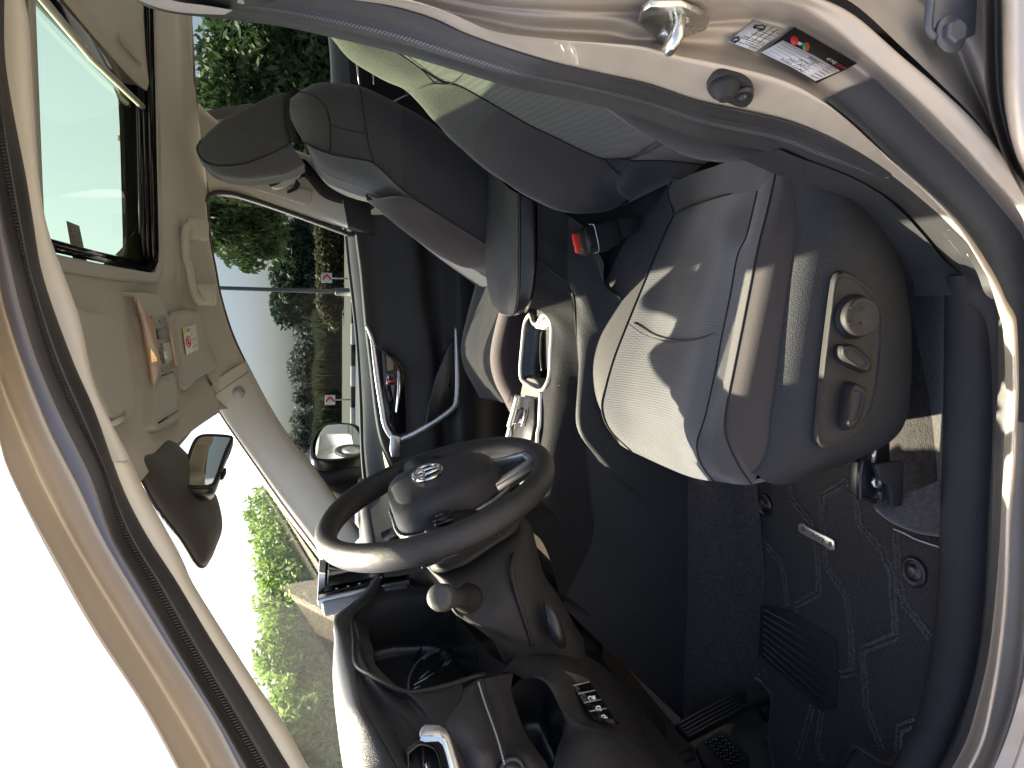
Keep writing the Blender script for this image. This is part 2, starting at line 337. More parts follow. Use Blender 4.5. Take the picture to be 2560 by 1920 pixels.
# --- beige trim along the rail and down the pillar
L6a = SR(-.045, [(40, -450), (45, -100), (70, 40), (78, 170), (88, 330), (105, 500), (128, 600), (165, 700), (200, 800), (236, 960), (280, 1060), (325, 1146)])
L5r = [q for q in l5 if True]
i_j = int(np.argmin(np.linalg.norm(l5-B(0, 276, 1152, -.028), axis=1)))
loft('rail_lining', [offs(l5[:i_j+1], dy=-.002), crom(L6a, 60)*.5+crom(l5[:i_j+1], 60)*.5+A3((0, .004, -.004)), L6a, offs(L6a, dy=-.03, dz=.012)], M_HEAD, CAR, nu=70, nv=12)
L6b = SR(-.055, [(327, 1150), (345, 1190), (358, 1220), (451, 1389), (477, 1448), (544, 1557), (633, 1697), (717, 1819), (772, 1920), (860, 2060)])
L6b = ext(L6b, .30)
loft('pillar_trim', [offs(l5[i_j:], dy=-.003), crom(L6b, 60)*.5+crom(l5[i_j:], 60)*.5+A3((0, .006, -.003)), L6b, offs(L6b, dx=.03, dy=-.03, dz=.0)], M_BEIGE, CAR, nu=70, nv=12)
# --- rear door post, sill and doorway flange (enlarged views 4, 7, 8, 9)
def multi(d, *parts):
    r = []
    for k, pts in parts: r += [B(k, x, y, d) for x, y in pts]
    return r
I6 = multi(-.095, (0, [(60, -420), (200, -260)]), (1, [(760, -60), (840, 10), (1000, 55), (1330, 92)]), (4, [(0, 134), (280, 194), (700, 294), (1000, 384), (1400, 504), (1700, 564), (2133, 674)]), (7, [(500, 694), (880, 774), (1060, 850), (1240, 922), (1480, 1052), (1620, 1200), (1740, 1340), (1830, 1442)]), (8, [(1890, 300), (1960, 420), (1990, 700), (1990, 1000)]), (9, [(1975, 300), (1950, 800), (1900, 1100), (1800, 1380), (1700, 1560), (1600, 1720)]))
I5 = multi(-.07, (0, [(80, -420), (220, -270)]), (1, [(800, -60), (900, 0), (1100, 38), (1330, 75)]), (4, [(0, 118), (280, 175), (700, 275), (1000, 365), (1400, 485), (1700, 545), (2133, 650)]), (7, [(500, 665), (880, 745), (1060, 815), (1240, 880), (1400, 955), (1550, 1060), (1700, 1220), (1800, 1340), (1910, 1440)]), (8, [(2025, 300), (2060, 420), (2075, 700), (2072, 950)]), (9, [(2062, 200), (2048, 500), (2022, 800), (1975, 1100), (1895, 1350), (1810, 1540), (1720, 1700)]))
I4 = multi(-.03, (0, [(120, -420), (260, -290)]), (1, [(900, -110), (1200, -60), (1500, 0)]), (4, [(60, -40), (300, -5), (640, 38), (900, 112), (1090, 200), (1400, 312), (1700, 402), (2133, 497)]), (7, [(300, 462), (500, 530), (800, 592), (1000, 642), (1240, 742), (1500, 892), (1700, 1052), (1800, 1142), (1920, 1272), (2000, 1400), (2050, 1530)]), (8, [(2125, 300), (2135, 500), (2135, 700), (2118, 950)]), (9, [(2108, 200), (2098, 450), (2080, 700), (2045, 1000), (1985, 1250), (1930, 1420), (1830, 1600), (1740, 1760)]))
I3 = multi(.022, (0, [(160, -430), (300, -330)]), (1, [(1100, -200), (1400, -130), (1700, -70)]), (4, [(400, -60), (700, -15), (1000, 75), (1250, 185), (1600, 232), (2133, 275)]), (7, [(400, 290), (600, 330), (900, 402), (1100, 492), (1300, 642), (1500, 832), (1700, 1012), (1850, 1172), (1950, 1332), (2050, 1500), (2110, 1640)]), (8, [(2150, 400), (2165, 650), (2158, 1000)]), (9, [(2135, 300), (2120, 700), (2088, 1000), (2050, 1230), (2010, 1400), (1910, 1600), (1800, 1800)]))
I2 = multi(.0, (0, [(220, -450), (350, -380)]), (4, [(0, -260), (500, -150), (900, -45), (1250, 30), (1700, 55), (2133, 70)]), (7, [(350, 110), (600, 105), (800, 95), (1000, 142), (1300, 312), (1500, 482), (1700, 682), (1900, 882), (2050, 1052), (2200, 1260)]), (8, [(2215, 200), (2245, 500), (2250, 1000)]), (9, [(2235, 400), (2225, 800), (2185, 1150), (2110, 1400), (2010, 1650), (1900, 1850)]))
I1 = multi(.05, (0, [(260, -460), (400, -420)]), (4, [(100, -330), (600, -230), (1000, -120), (1400, -50), (1800, -40), (2133, -30)]), (7, [(350, -10), (560, -8), (780, 2), (1000, 22), (1200, 132), (1400, 302), (1600, 472), (1800, 662), (2000, 882), (2198, 1132)]), (8, [(2290, 250), (2330, 600), (2340, 1000)]), (9, [(2320, 400), (2310, 800), (2270, 1150), (2200, 1420), (2100, 1680), (1980, 1880)]))
I0 = multi(.06, (0, [(300, -480), (450, -460)]), (4, [(200, -400), (700, -310), (1100, -220), (1500, -170), (1900, -160), (2133, -150)]), (7, [(400, -100), (650, -95), (900, -70), (1150, 0), (1330, 90), (1560, 290), (1750, 450), (1950, 640), (2130, 860), (2290, 1080)]), (8, [(2380, 250), (2410, 600), (2420, 1000)]), (9, [(2400, 400), (2390, 800), (2350, 1150), (2280, 1440), (2180, 1700), (2050, 1900)]))
NB = 200
i6, i5, i4, i3, i2, i1, i0 = [crom(c, NB) for c in (I6, I5, I4, I3, I2, I1, I0)]
Yv = A3((0, 1, 0))
post = loft('door_frame', [i4-.012*Yv, i4-.004*Yv, i4, i4*.7+i3*.3+.004*Yv, i4*.35+i3*.65+.008*Yv, i3*.9+i4*.1+.004*Yv, i3, i3*.85+i2*.15-.008*Yv, i3*.5+i2*.5-.02*Yv, i2*.8+i3*.2-.006*Yv, i2, i2*.6+i1*.4+.006*Yv, i1, i1*.8+i0*.2, i0, i0+A3((-.02, -.03, 0))], M_PAINT, CAR, nu=240, nv=70)
seal2 = loft('weatherstrip', [i6-.01*Yv, i6, i6*.6+i5*.4+.006*Yv, i5+.010*Yv, i5*.75+i4*.25+.011*Yv, i5*.55+i4*.45+.006*Yv, i5*.35+i4*.65+.012*Yv, i5*.1+i4*.9+.010*Yv, i4+.001*Yv, i4-.012*Yv], M_RUB, CAR, nu=240, nv=48)
n0 = int(NB*.80)
knurl('ribbed_strip', (i5*.86+i4*.14+.0105*Yv)[:n0], .007, M_RUBL, seal2, step=.0036, out=(0, .0022, 0), side_=(i4-i5)[:n0])
# black stone-guard film on the lower post
def along(c, k, zx, zy, d):
    return int(np.argmin(np.linalg.norm(c-B(k, zx, zy, d), axis=1)))
ja, jb = along(i3, 7, 1130, 510, .022), along(i3, 8, 2150, 900, .022)
j3 = slice(ja, jb)
loft('stone_guard_film', [i3[j3]*.9+i2[j3]*.1+A3((0, -.003, 0)), i3[j3]*.72+i2[j3]*.28+A3((0, -.0105, 0)), i3[j3]*.5+i2[j3]*.5+A3((0, -.0172, .0)), i2[j3]*.75+i3[j3]*.25+A3((0, -.0055, 0)), i2[j3]*.96+i3[j3]*.04+A3((0, .0020, 0))], mat('grey_black_film', (.075, .077, .080), .65, bump=('noise', 1200, .3), var=(14, .12)), post, nu=70, nv=16)
# lower post trim and sill scuff plate inside the seal
ka, kb = along(i6, 7, 900, 775, -.095), along(i6, 8, 1890, 300, -.095)
T = slice(ka, kb)
loft('post_trim', [i5[T]-.006*Yv, i5[T]*.5+i6[T]*.5+.002*Yv, i6[T]+A3((0, -.004, .002)), i6[T]+A3((.0, -.05, .01))], M_LEATHF, CAR, nu=50, nv=10)
SI = [P(8, 1835, 185, .655), P(8, 1828, 500, .655), P(8, 1825, 800, .655), P(8, 1818, 1100, .655), P(9, 1812, 300, .655), P(9, 1800, 650, .655), P(9, 1770, 950, .655), P(9, 1710, 1250, .66), P(9, 1600, 1480, .665), P(9, 1440, 1700, .67)]
ks = along(i5, 7, 1905, 1440, -.07)
so5 = i5[ks:]
SIc, SOc = crom(SI, 60), crom(so5, 60)
scuff = loft('scuff_plate', [SIc+A3((0, -.012, -.05)), SIc+A3((0, -.003, -.012)), SIc, SIc*.75+SOc*.25+A3((0, 0, .010)), SIc*.4+SOc*.6+A3((0, 0, .012)), SOc*.85+SIc*.15+A3((0, 0, .006)), SOc+A3((0, -.004, -.002))], M_LEATHF, CAR, nu=80, nv=20)
jq = int(.80*60)
tube('panel_joint', [SIc[jq]+A3((0, 0, .002)), SIc[jq]*.6+SOc[jq+1]*.4+A3((0, 0, .0105)), SOc[jq+2]*.8+SIc[jq+2]*.2+A3((0, 0, .0075))], .0009, M_THREADK, scuff, n=6, nu=12)
# top of the post: strip of sunlit lining between seal and far window
UP = [P(1, 600, -120, .60), P(1, 760, -40, .60), P(1, 850, 14, .60), P(1, 1000, 62, .60), P(1, 1150, 80, .60), P(1, 1330, 88, .60)]
UQ = [P(1, 640, -200, .64), P(1, 800, -100, .64), P(1, 900, -40, .64), P(1, 1050, 10, .64), P(1, 1200, 30, .64), P(1, 1380, 60, .64)]
loft('post_lining', [UP, UQ], M_HEAD, CAR, nu=20, nv=4)
# --- striker, bump stop, labels on the post
TP = bvh(post)
def flat(k, pts, lift):
    """outline laid on the post as one flat plane just clear of the metal"""
    q = A3([ON(TP, k, x, y) for x, y in pts]); c = q.mean(axis=0); n = np.linalg.svd(q-c)[2][2]; n = n if n[1] > 0 else -n
    up_ = max(np.dot(p-c, n) for p in q); r = []
    for x, y in pts:
        d = ray(k, x, y); o_ = c+n*(up_+lift); r.append(CAM+d*(np.dot(o_-CAM, n)/np.dot(d, n)))
    return r, n
st = P(11, 450, 170, .80)
def PL(k, x, y, d): return B(k, x, y, d)
sp = [(155, 130), (190, 30), (260, -10), (520, -10), (690, 60), (755, 140), (735, 200), (560, 262), (330, 265), (230, 215)]
spl, sn = flat(11, sp, -.002)
slab('striker_plate', spl, sn*.006, M_ZINC, post, bevel=.0015)
for x, y in ((278, 128), (625, 178)):
    c = ON(TP, 11, x, y)+sn*.006; disc('striker_screw', c, sn, [(.0085, 0), (.0085, .0015), (.0065, .003), (.0035, .003), (.003, .0012)], M_ZINC, post, n=20)
q0, q3 = ON(TP, 11, 400, 225, .004), ON(TP, 11, 495, 95, .004); q1, q2 = P(11, 405, 430, q0[1]+.035), P(11, 500, 260, q0[1]+.045)
tube('striker_loop', [q0, q0*.4+q1*.6+A3((0, .012, 0)), q1, q1*.5+q2*.5+A3((0, .006, 0)), q2, q2*.4+q3*.6, q3], .0055, M_ZINC, post, n=12, nu=26)
disc('striker_collar', ON(TP, 11, 408, 228)+sn*.004, sn, [(.010, 0), (.010, .004), (.0075, .009)], M_ZINC, post, n=20)
disc('striker_collar', ON(TP, 11, 505, 85)+sn*.004, sn, [(.010, 0), (.010, .004), (.0075, .009)], M_ZINC, post, n=20)
# rubber bump stop
bs = [(735, 690), (760, 620), (800, 570), (860, 552), (940, 570), (1040, 600), (1110, 650), (1135, 720), (1120, 790), (1060, 845), (1000, 840), (900, 800), (790, 770)]
bsl, bn = flat(11, bs, -.004)
slab('bump_stop', bsl, bn*.010, M_BLK, post, bevel=.002, smooth_n=40)
disc('stop_cone', A3(bsl).mean(axis=0)+(A3(bsl)[3]-A3(bsl).mean(axis=0))*.35+(A3(bsl)[0]-A3(bsl).mean(axis=0))*.15+bn*.0095, bn, [(.0135, 0), (.0125, .006), (.006, .014), (.005, .0145)], M_BLK, post)
disc('stop_screw', A3(bsl).mean(axis=0)+(A3(bsl)[7]-A3(bsl).mean(axis=0))*.48+bn*.0095, bn, [(.0095, 0), (.0095, .003), (.008, .0045), (.003, .0045), (.0028, .002)], M_BLKG, post)
# labels
def plane_quad(k, pts, y): return [P(k, x, z_, y) for x, z_ in pts]
def label_frame(k, o, r, u, y):
    """origin, right and up directions of printing on a label, from three pixels"""
    O, R_, U_ = P(k, *o, y), P(k, *r, y), P(k, *u, y); return O, R_-O, U_-O
YL = .803
l1 = [(917, 355), (1145, 172), (1405, 262), (1152, 438)]; l2 = [(1200, 455), (1480, 232), (2015, 540), (1905, 600), (1672, 708), (1420, 545)]
YL = max(ON(TP, 11, x, y)[1] for x, y in l1)+.0005
lab1 = slab('tyre_pressure_label', plane_quad(11, [(917, 355), (1145, 172), (1405, 262), (1152, 438)], YL), (0, .0006, 0), M_WHITE, post)
e = .0010
O, R_, U_ = label_frame(11, (1152, 438), (917, 355), (1405, 262), YL+e)
def onl(s, t): return O+R_*s+U_*t
def rule(name, a, b, w_, m_, par):
    a, b = A3(a), A3(b); d = b-a; d /= np.linalg.norm(d); n = np.cross(d, Yv)*w_/2
    return mesh(name, [a-n, b-n, b+n, a+n], [(0, 1, 2, 3)], m_, par, smooth=False)
for t in (.12, .28, .52, .70):
    rule('label_rule', onl(.02, t), onl(.72 if t > .3 else .98, t), .0005, M_INK, lab1)
for s in (.22, .42, .62): rule('label_rule', onl(s, .28), onl(s, .98), .0005, M_INK, lab1)
hgt = np.linalg.norm(U_)
for (s, t, tx, h) in ((.03, .04, '42753', .07), (.03, .16, '185/80R17', .08), (.03, .33, '225/60R18 100H', .075), (.03, .57, '220 2.2 32', .06), (.40, .57, '230 2.3', .06), (.03, .80, '33  33', .07)):
    text('label_print', tx, onl(s, t), R_, U_, hgt*h*1.25, M_INK, lab1)
cx = [onl(.55, .78), onl(.62, .9), onl(.75, .92), onl(.82, .86), onl(.92, .84), onl(.92, .76), onl(.55, .76)]
tube('car_pictogram', cx+[cx[0]], .0006, M_INK, lab1, n=5)
for s in (.63, .84): tube('car_pictogram', [onl(s+.035*math.cos(a), .76+.035*math.sin(a)) for a in np.linspace(0, 6.28, 12)], .0005, M_INK, lab1, n=5)
bk = [onl(.80, .06), onl(.97, .06), onl(.97, .2), onl(.885, .24), onl(.80, .2)]
tube('book_pictogram', bk+[bk[0]], .0009, M_INK, lab1, n=5)
YL = sorted(ON(TP, 11, x, y)[1] for x, y in l2)[-2]+.0005
lab2 = slab('service_label', plane_quad(11, [(1200, 455), (1480, 232), (2015, 540), (1905, 600), (1672, 708), (1420, 545)], YL+.001), (0, .0006, 0), M_PAPERB, post)
O, R_, U_ = label_frame(11, (1672, 695), (1200, 448), (1870, 595), YL+.002+e)
slab('paper_panel', [onl(.02, .0), onl(.5, .06), onl(1.0, .0), onl(1.03, .95), onl(.5, 1.02), onl(-.02, .96)], (0, .0004, 0), M_WHITE, lab2)
Yo = A3((0, .0007, 0))
for i, t in enumerate((.10, .26, .42, .58, .74, .88)):
    rule('label_rule', onl(.25 if i < 4 else .1, t)+Yo, onl(.97, t)+Yo, .00035, M_INKG, lab2)
    rule('label_rule', onl(.04, t+.04)+Yo, onl(.17, t+.04)+Yo, .0011, M_INKG, lab2)
def scrawl(pts, seed_):
    rnd = random.Random(seed_); return [onl(s+rnd.uniform(-.008, .008), t+rnd.uniform(-.02, .02))+Yo for s, t in pts]
hu = np.linalg.norm(U_)
for s, t, tx, h in ((.30, .06, '24-11-2024', .17), (.30, .26, '2106', .17), (.50, .28, '7666', .15), (.34, .46, '5W30', .16), (.34, .62, 'A1', .13), (.30, .74, '2009', .20)):
    text('handwriting', tx, onl(s, t)+Yo, R_+U_*.12, U_-R_*.1, hu*h*1.2, M_INK, lab2)
text('shop_name', 'auto', onl(.30-.34, 1.12), R_*1.0+U_*-.04, U_, hu*.26, M_REDI, lab2)
text('shop_name', 'pro', onl(.16, 1.14), R_, U_, hu*.26, M_WHITE, lab2)
disc('round_emblem', onl(.72, 1.2), (0, 1, 0), [(.004, 0), (.004, .0004)], M_GRNI, lab2, n=16)
mesh('round_emblem', [onl(.72, 1.2)+Yo+A3((.0035, 0, -.0022)), onl(.72, 1.2)+Yo+A3((-.003, 0, -.0028)), onl(.72, 1.2)+Yo+A3((-.004, 0, 0)), onl(.72, 1.2)+Yo+A3((.004, 0, .0005))], [(0, 1, 2, 3)], M_REDI, lab2, smooth=False)
disc('round_emblem', onl(.93, 1.2), (0, 1, 0), [(.0042, 0), (.0042, .0004)], M_REDI, lab2, n=16)
rule('label_rule', onl(.79, 1.24), onl(.87, 1.24), .001, M_WHITE, lab2); rule('label_rule', onl(.79, 1.16), onl(.87, 1.16), .001, M_WHITE, lab2)
# --- edge of the rear door with its hinge bracket (upper right corner)
RDo = [P(7, 1960, -120, .86), P(7, 1985, 0, .86), P(7, 1990, 300, .86), P(7, 2010, 550, .86), P(7, 2100, 830, .86), P(7, 2230, 1080, .86)]
RDi = [P(7, 2030, -120, .80), P(7, 2055, 0, .80), P(7, 2060, 300, .80), P(7, 2080, 550, .80), P(7, 2150, 800, .80), P(7, 2260, 1020, .80)]
RDa = [P(7, 2110, -120, .885), P(7, 2120, 0, .885), P(7, 2122, 300, .885), P(7, 2128, 550, .885), P(7, 2170, 780, .885), P(7, 2260, 960, .885)]
RDz = [P(7, 2330, -120, .90), P(7, 2330, 0, .90), P(7, 2330, 300, .90), P(7, 2330, 550, .90), P(7, 2340, 760, .90), P(7, 2400, 930, .90)]
rd = empty('x'); bpy.data.objects.remove(rd)
rdoor = loft('rear_door', [RDo, RDi, RDa, RDz], M_PAINT, CAR, nu=40, nv=24)
RPa = [P(7, 900, -130, .835), P(7, 1150, -60, .835), P(7, 1330, 30, .835), P(7, 1560, 240, .835), P(7, 1750, 420, .835), P(7, 1950, 620, .835), P(7, 2090, 820, .835), P(7, 2230, 1000, .835)]
RPb = [P(7, 1200, -140, .80), P(7, 1400, -90, .80), P(7, 1620, -20, .80), P(7, 1800, 190, .80), P(7, 1900, 380, .80), P(7, 1990, 560, .80), P(7, 2100, 790, .80), P(7, 2240, 1000, .80)]
RPc = [P(7, 2000, -140, .82), P(7, 2000, -60, .82), P(7, 2000, 0, .82), P(7, 2000, 150, .82), P(7, 2005, 380, .82), P(7, 2015, 560, .82), P(7, 2110, 800, .82), P(7, 2245, 1000, .82)]
loft('rear_shut_face', [RPa, RPb, RPc], M_PAINT, post, nu=40, nv=20)
hb = [(1700, -40), (1700, 20), (1690, 160), (1725, 205), (1730, 250), (1800, 265), (1860, 225), (1880, 205), (1915, 195), (1928, -40)]
hinge = slab('hinge_bracket', [P(7, x, y, .83) for x, y in hb], (0, .007, 0), M_STEEL, post, bevel=.002)
tube('hinge_rib', [P(7, 1712, -40, .838), P(7, 1710, 20, .838), P(7, 1700, 150, .838), P(7, 1735, 200, .838)], .0035, M_STEEL, post, nu=16)
disc('hinge_bolt', P(7, 1812, 180, .837), (0, 1, 0), [(.0165, 0), (.0165, .002), (.0155, .003)], M_STEEL, post)
disc('hinge_bolt_head', P(7, 1822, 170, .840), (.05, 1, .05), [(.0105, 0), (.0105, .006), (.009, .008)], M_STEEL, post, n=6, smooth=False)
# rest of the shell that the camera cannot see but the light does: roof skin, floor pan, right body side, bonnet
def sheet(name, pts, mat_, parent, th=.004): return slab(name, pts, (0, 0, th), mat_, parent)
# ================================================================== roof, windscreen, far side
def H(x, y): return 1.515-.11*y*y-1.0*max(0.0, x+.05)**2-.05*max(0.0, -x-.6)**2
def HP(k, zx, zy, dz=0.0):
    z = 1.48
    for _ in range(14):
        p = PZ(k, zx, zy, z+dz); z = H(p[0], p[1])
    return PZ(k, zx, zy, z+dz)
def ring(name, outer, inner, zf, mat_, parent, steps=8, **kw):
    n = len(outer); v = []; f = []
    for s in range(steps+1):
        t = s/steps
        for a, b in zip(outer, inner):
            q = A3(a)*(1-t)+A3(b)*t; v.append((q[0], q[1], zf(q[0], q[1])))
    for s in range(steps):
        for i in range(n): f.append((s*n+i, s*n+(i+1) % n, (s+1)*n+(i+1) % n, (s+1)*n+i))
    return mesh(name, v, f, mat_, parent, **kw)
def rrect(x0, x1, y0, y1, r, n=88):
    pts = []
    for cx_, cy_, a0 in ((x1-r, y1-r, 0), (x0+r, y1-r, 90), (x0+r, y0+r, 180), (x1-r, y0+r, 270)):
        for a in np.linspace(a0, a0+90, 6): pts.append((cx_+r*math.cos(RD(a)), cy_+r*math.sin(RD(a)), 0))
    return crom(pts, n, True, lin=True)
HX0, HX1, HY = -.95, -.060, .335
hole = rrect(HX0, HX1, -HY, HY, .05)
outr = rrect(-1.75, .262, -.50, .50, .01)
# start both loops at matching angles
def align(a, b):
    i = int(np.argmin(np.linalg.norm(b-a[0], axis=1))); return np.roll(b, -i, axis=0)
angs = np.linspace(0, 2*math.pi, 97)[:-1]
def cast(poly, c, a):
    d = A3((math.cos(a), math.sin(a), 0)); best = None
    for i in range(len(poly)):
        p, q = poly[i]-c, poly[(i+1) % len(poly)]-c
        den = d[0]*(q[1]-p[1])-d[1]*(q[0]-p[0])
        if abs(den) < 1e-12: continue
        s = (p[0]*(q[1]-p[1])-p[1]*(q[0]-p[0]))/den; u = (p[0]*d[1]-p[1]*d[0])/den
        if s > 0 and -1e-6 <= u <= 1+1e-6: best = s if best is None else max(best, s)
    return c+d*best
cc = A3((-.5, 0, 0)); corner = [math.atan2(sy*.5, sx) for sx in (.76, -1.25) for sy in (1, -1)]+[math.atan2(sy*.335, sx) for sx in (.44, -.45) for sy in (1, -1)]
angs = np.sort(np.r_[angs, [a % (2*math.pi) for a in corner]])
ho = [cast(hole, cc, a) for a in angs]; ou = [cast(outr, cc, a) for a in angs]
head = ring('headliner', ou, ho, H, M_HEAD, CAR, steps=12)
# smooth plastic surround of the opening
def hz(x, y): return H(x, y)-.004
so_ = crom(rrect(HX0-.018, HX1+.022, -HY-.020, HY+.02, .06), 88, True, True); si_ = crom(rrect(HX0, HX1-.001, -HY+.001, HY-.001, .05), 88, True, True)
ring('opening_trim', so_, si_, lambda x, y: H(x, y)-.0045, M_BEIGED, CAR, steps=3, solid=.004)
def wall(name, loop, z0, z1, mat_, parent, inset=0.0, solid=.003):
    n = len(loop); c = np.mean(loop, axis=0); v = []
    for p in loop: v.append((p[0], p[1], H(p[0], p[1])+z0))
    for p in loop:
        q = p+(c-p)*inset; v.append((q[0], q[1], H(p[0], p[1])+z1))
    return mesh(name, v, [(i, (i+1) % n, n+(i+1) % n, n+i) for i in range(n)], mat_, parent, solid=solid)
wl = rrect(HX0, HX1, -HY, HY, .05)
wall('opening_wall', wl, -.004, .030, M_GLOSS, CAR)
# guide rails and seals inside the opening
for yy, zz in ((-.322, .006), (-.312, .014), (-.302, .020)):
    tube('guide_rail', [(HX0+.05, yy, H(-.9, yy)+zz), (-.5, yy, H(-.5, yy)+zz), (HX1-.02, yy, H(-.06, yy)+zz)], .0055, M_GLOSS, CAR, n=8)
for xx, zz in ((-.072, .010), (-.080, .018)):
    tube('guide_rail', [(xx, -.31, H(xx, .3)+zz), (xx, 0, H(xx, 0)+zz), (xx, .31, H(xx, .3)+zz)], .006, M_GLOSS, CAR, n=8)
tube('wind_deflector', [(-.405, -.30, H(-.4, .3)+.012), (-.405, 0, H(-.4, 0)+.013), (-.405, .30, H(-.4, .3)+.012)], .006, M_BEIGED, CAR, n=8)
box('glass_crossbar', (-.428, 0, H(-.43, 0)+.018), .045, .62, .014, M_GLOSS, CAR, bevel=.003)
gl = rrect(-.45, HX1-.005, -.325, .325, .04)
mesh('sunroof_glass', [(p[0], p[1], H(p[0], p[1])+.026) for p in gl], [tuple(range(len(gl)))], M_GR, CAR)
# sunshade drawn back
sh = [(x, yy, 0) for x, yy in ()]
rows = []
for x, dz in ((-.447, .022), (-.440, .015), (-.442, .006), (-.452, .002), (-.50, .006), (-.60, .008), (-.95, .008)):
    rows.append([(x, yy, H(x, yy)+dz) for yy in np.linspace(-.315, .315, 9)])
shade = loft('sunshade', rows, M_BEIGE, CAR, nu=24, nv=30)
hd = [(-.515, -.30), (-.515, -.20)]
slab('shade_grip', [(-.475, -.26, H(-.48, .25)+.0005), (-.49, -.26, H(-.49, .25)+.0005), (-.49, -.12, H(-.49, .12)+.0005), (-.475, -.12, H(-.48, .12)+.0005)], (0, 0, -.003), M_BEIGED, shade, bevel=.001)
# sticker on the roof glass (seen from inside)
def GP(k, zx, zy): return HP(k, zx, zy, .024)
sk = slab('roof_glass_sticker', [GP(1, 392, 1308), GP(1, 468, 1338), GP(1, 514, 1554), GP(1, 432, 1540)], (0, 0, -.0005), mat('pale_pink_label', (0.36, 0.26, 0.25), .6), CAR)
O, R_, U_ = GP(1, 392, 1308)-A3((0, 0, .0012)), GP(1, 432, 1540)-GP(1, 392, 1308), GP(1, 468, 1338)-GP(1, 392, 1308)
mesh('red_mark', [onl(.05, .1), onl(.35, .1), onl(.35, .5), onl(.05, .5)], [(0, 1, 2, 3)], M_REDI, sk, smooth=False)
text('mark_letter', 'R', onl(.10, .15), R_, U_, np.linalg.norm(U_)*.45, M_WHITE, sk)
mesh('red_triangle', [onl(.2, .72), onl(.33, .95), onl(.12, .95)], [(0, 1, 2)], M_REDI, sk, smooth=False)
for i in range(7):
    a, b = onl(.42+.05*i, .35+.1*(i % 3)), onl(.42+.05*i, .95)
    d = (R_/np.linalg.norm(R_))*.0012
    mesh('print_line', [a-d, b-d, b+d, a+d], [(0, 1, 2, 3)], M_INK if i % 2 else M_INKG, sk, smooth=False)
for i in range(9):
    a, b = onl(.88, .1+.045*i), onl(.96, .1+.045*i); d = (U_/np.linalg.norm(U_))*(.0006+.0006*(i % 2))
    mesh('bar_code', [a-d, b-d, b+d, a+d], [(0, 1, 2, 3)], M_INK, sk, smooth=False)
# roof skin
def HS(x, y): return H(x, y)+.056-.5*max(0, abs(y)-.5)
ou2 = [cast(rrect(-1.8, .27, -.62, .62, .02), cc, a) for a in angs]; in2 = [cast(rrect(-.44, -.06, -.30, .30, .04), A3((-.25, 0, 0)), math.atan2(math.sin(a)*.36, math.cos(a)+.0)) for a in angs]
ring('roof_skin', ou2, in2, HS, M_PAINT, CAR, steps=8)
# --- lining between roof and the two rails
nb = crom([(x, .50, H(x, .50)) for x in np.linspace(-1.2, .262, 12)], 70)
L6n = crom([A3(p)+A3((0, -.03, .012)) for p in L6a], 70)
loft('rail_lining', [L6n, L6n*.5+nb*.5+A3((0, 0, .006)), nb], M_HEAD, CAR, nu=70, nv=8)
# far rail: window head line from enlarged views 1 and 14
FWt = [P(1, 1090, -260, -.60), P(1, 1110, -100, -.60), P(1, 1125, 70, -.60), P(1, 1140, 300, -.60), P(1, 1152, 500, -.60), P(1, 1168, 600, -.60), P(1, 1205, 900, -.595), P(1, 1232, 1110, -.595), P(14, 100, 110, -.595), P(14, 112, 300, -.60), P(14, 140, 450, -.60), P(14, 168, 600, -.60), P(14, 230, 800, -.605), P(14, 320, 990, -.615), P(14, 450, 1230, -.635), P(14, 560, 1390, -.65), P(14, 640, 1480, -.66), P(14, 740, 1620, -.675), P(14, 900, 1840, -.70)]
fb = crom([(x, -.50, H(x, -.50)) for x in np.linspace(-1.2, .24, 12)], 80)
jf = int(np.argmin(np.linalg.norm(crom(FWt, 200)-P(14, 318, 990, -.615), axis=1)))
fw1 = crom(crom(FWt, 200)[:jf+1], 80)
# headliner corner reaches the windscreen corner at the pillar joint
fb = crom([(x, -.50, H(x, -.50)) for x in np.linspace(-1.2, .12, 11)]+[(.185, -.515, H(.185, -.515)-.004), P(14, 150, 1112, -.555)], 80)
loft('rail_lining', [fb, fb*.6+fw1*.4+A3((0, -.012, .012)), fb*.25+fw1*.75+A3((0, -.008, .006)), fw1, fw1+A3((0, -.02, .015))], M_HEAD, CAR, nu=90, nv=14)
fw2 = crom(crom(FWt, 200)[jf-3:], 60)
WE = [P(14, 100, 1092, -.552), P(14, 128, 1128, -.56), P(14, 215, 1262, -.585), P(14, 345, 1450, -.62), P(14, 490, 1659, -.66), P(14, 640, 1860, -.69), P(14, 760, 2020, -.71)]
we = crom(WE, 60)
loft('pillar_trim', [we+A3((.01, -.008, .0)), we, we*.6+fw2*.4+A3((0, .014, .010)), we*.2+fw2*.8+A3((0, .012, .006)), fw2, fw2+A3((0, -.03, .0))], M_BEIGE, CAR, nu=60, nv=14)
tube('trim_joint', [P(14, 128, 1120, -.553), P(14, 225, 1055, -.572), P(14, 316, 991, -.606)], .0008, M_THREADK, CAR, n=5, nu=10)
disc('airbag_mark', P(13, 985, 1100, -.583), (-.2, .9, -.3), [(.016, 0), (.016, .0006)], M_BEIGED, CAR, n=20)
# outer body behind the far pillar (dark window frame edge)
tube('window_frame', fw2+A3((0.0, -.012, .006)), .007, M_RUB, CAR, n=8)
tube('window_frame', fw1+A3((0.0, -.018, .012)), .007, M_RUB, CAR, n=8)
loft('roof_side', [fw1+A3((0, -.03, .0)), fw1+A3((.01, -.05, .03)), fw1+A3((.02, .03, .075))], M_PAINT, CAR, nu=60, nv=8)
loft('roof_side', [fw2+A3((0, -.035, .0)), fw2+A3((.012, -.06, .02)), we+A3((.02, -.03, .012)), we+A3((.012, -.008, .004))], M_PAINT, CAR, nu=40, nv=10)
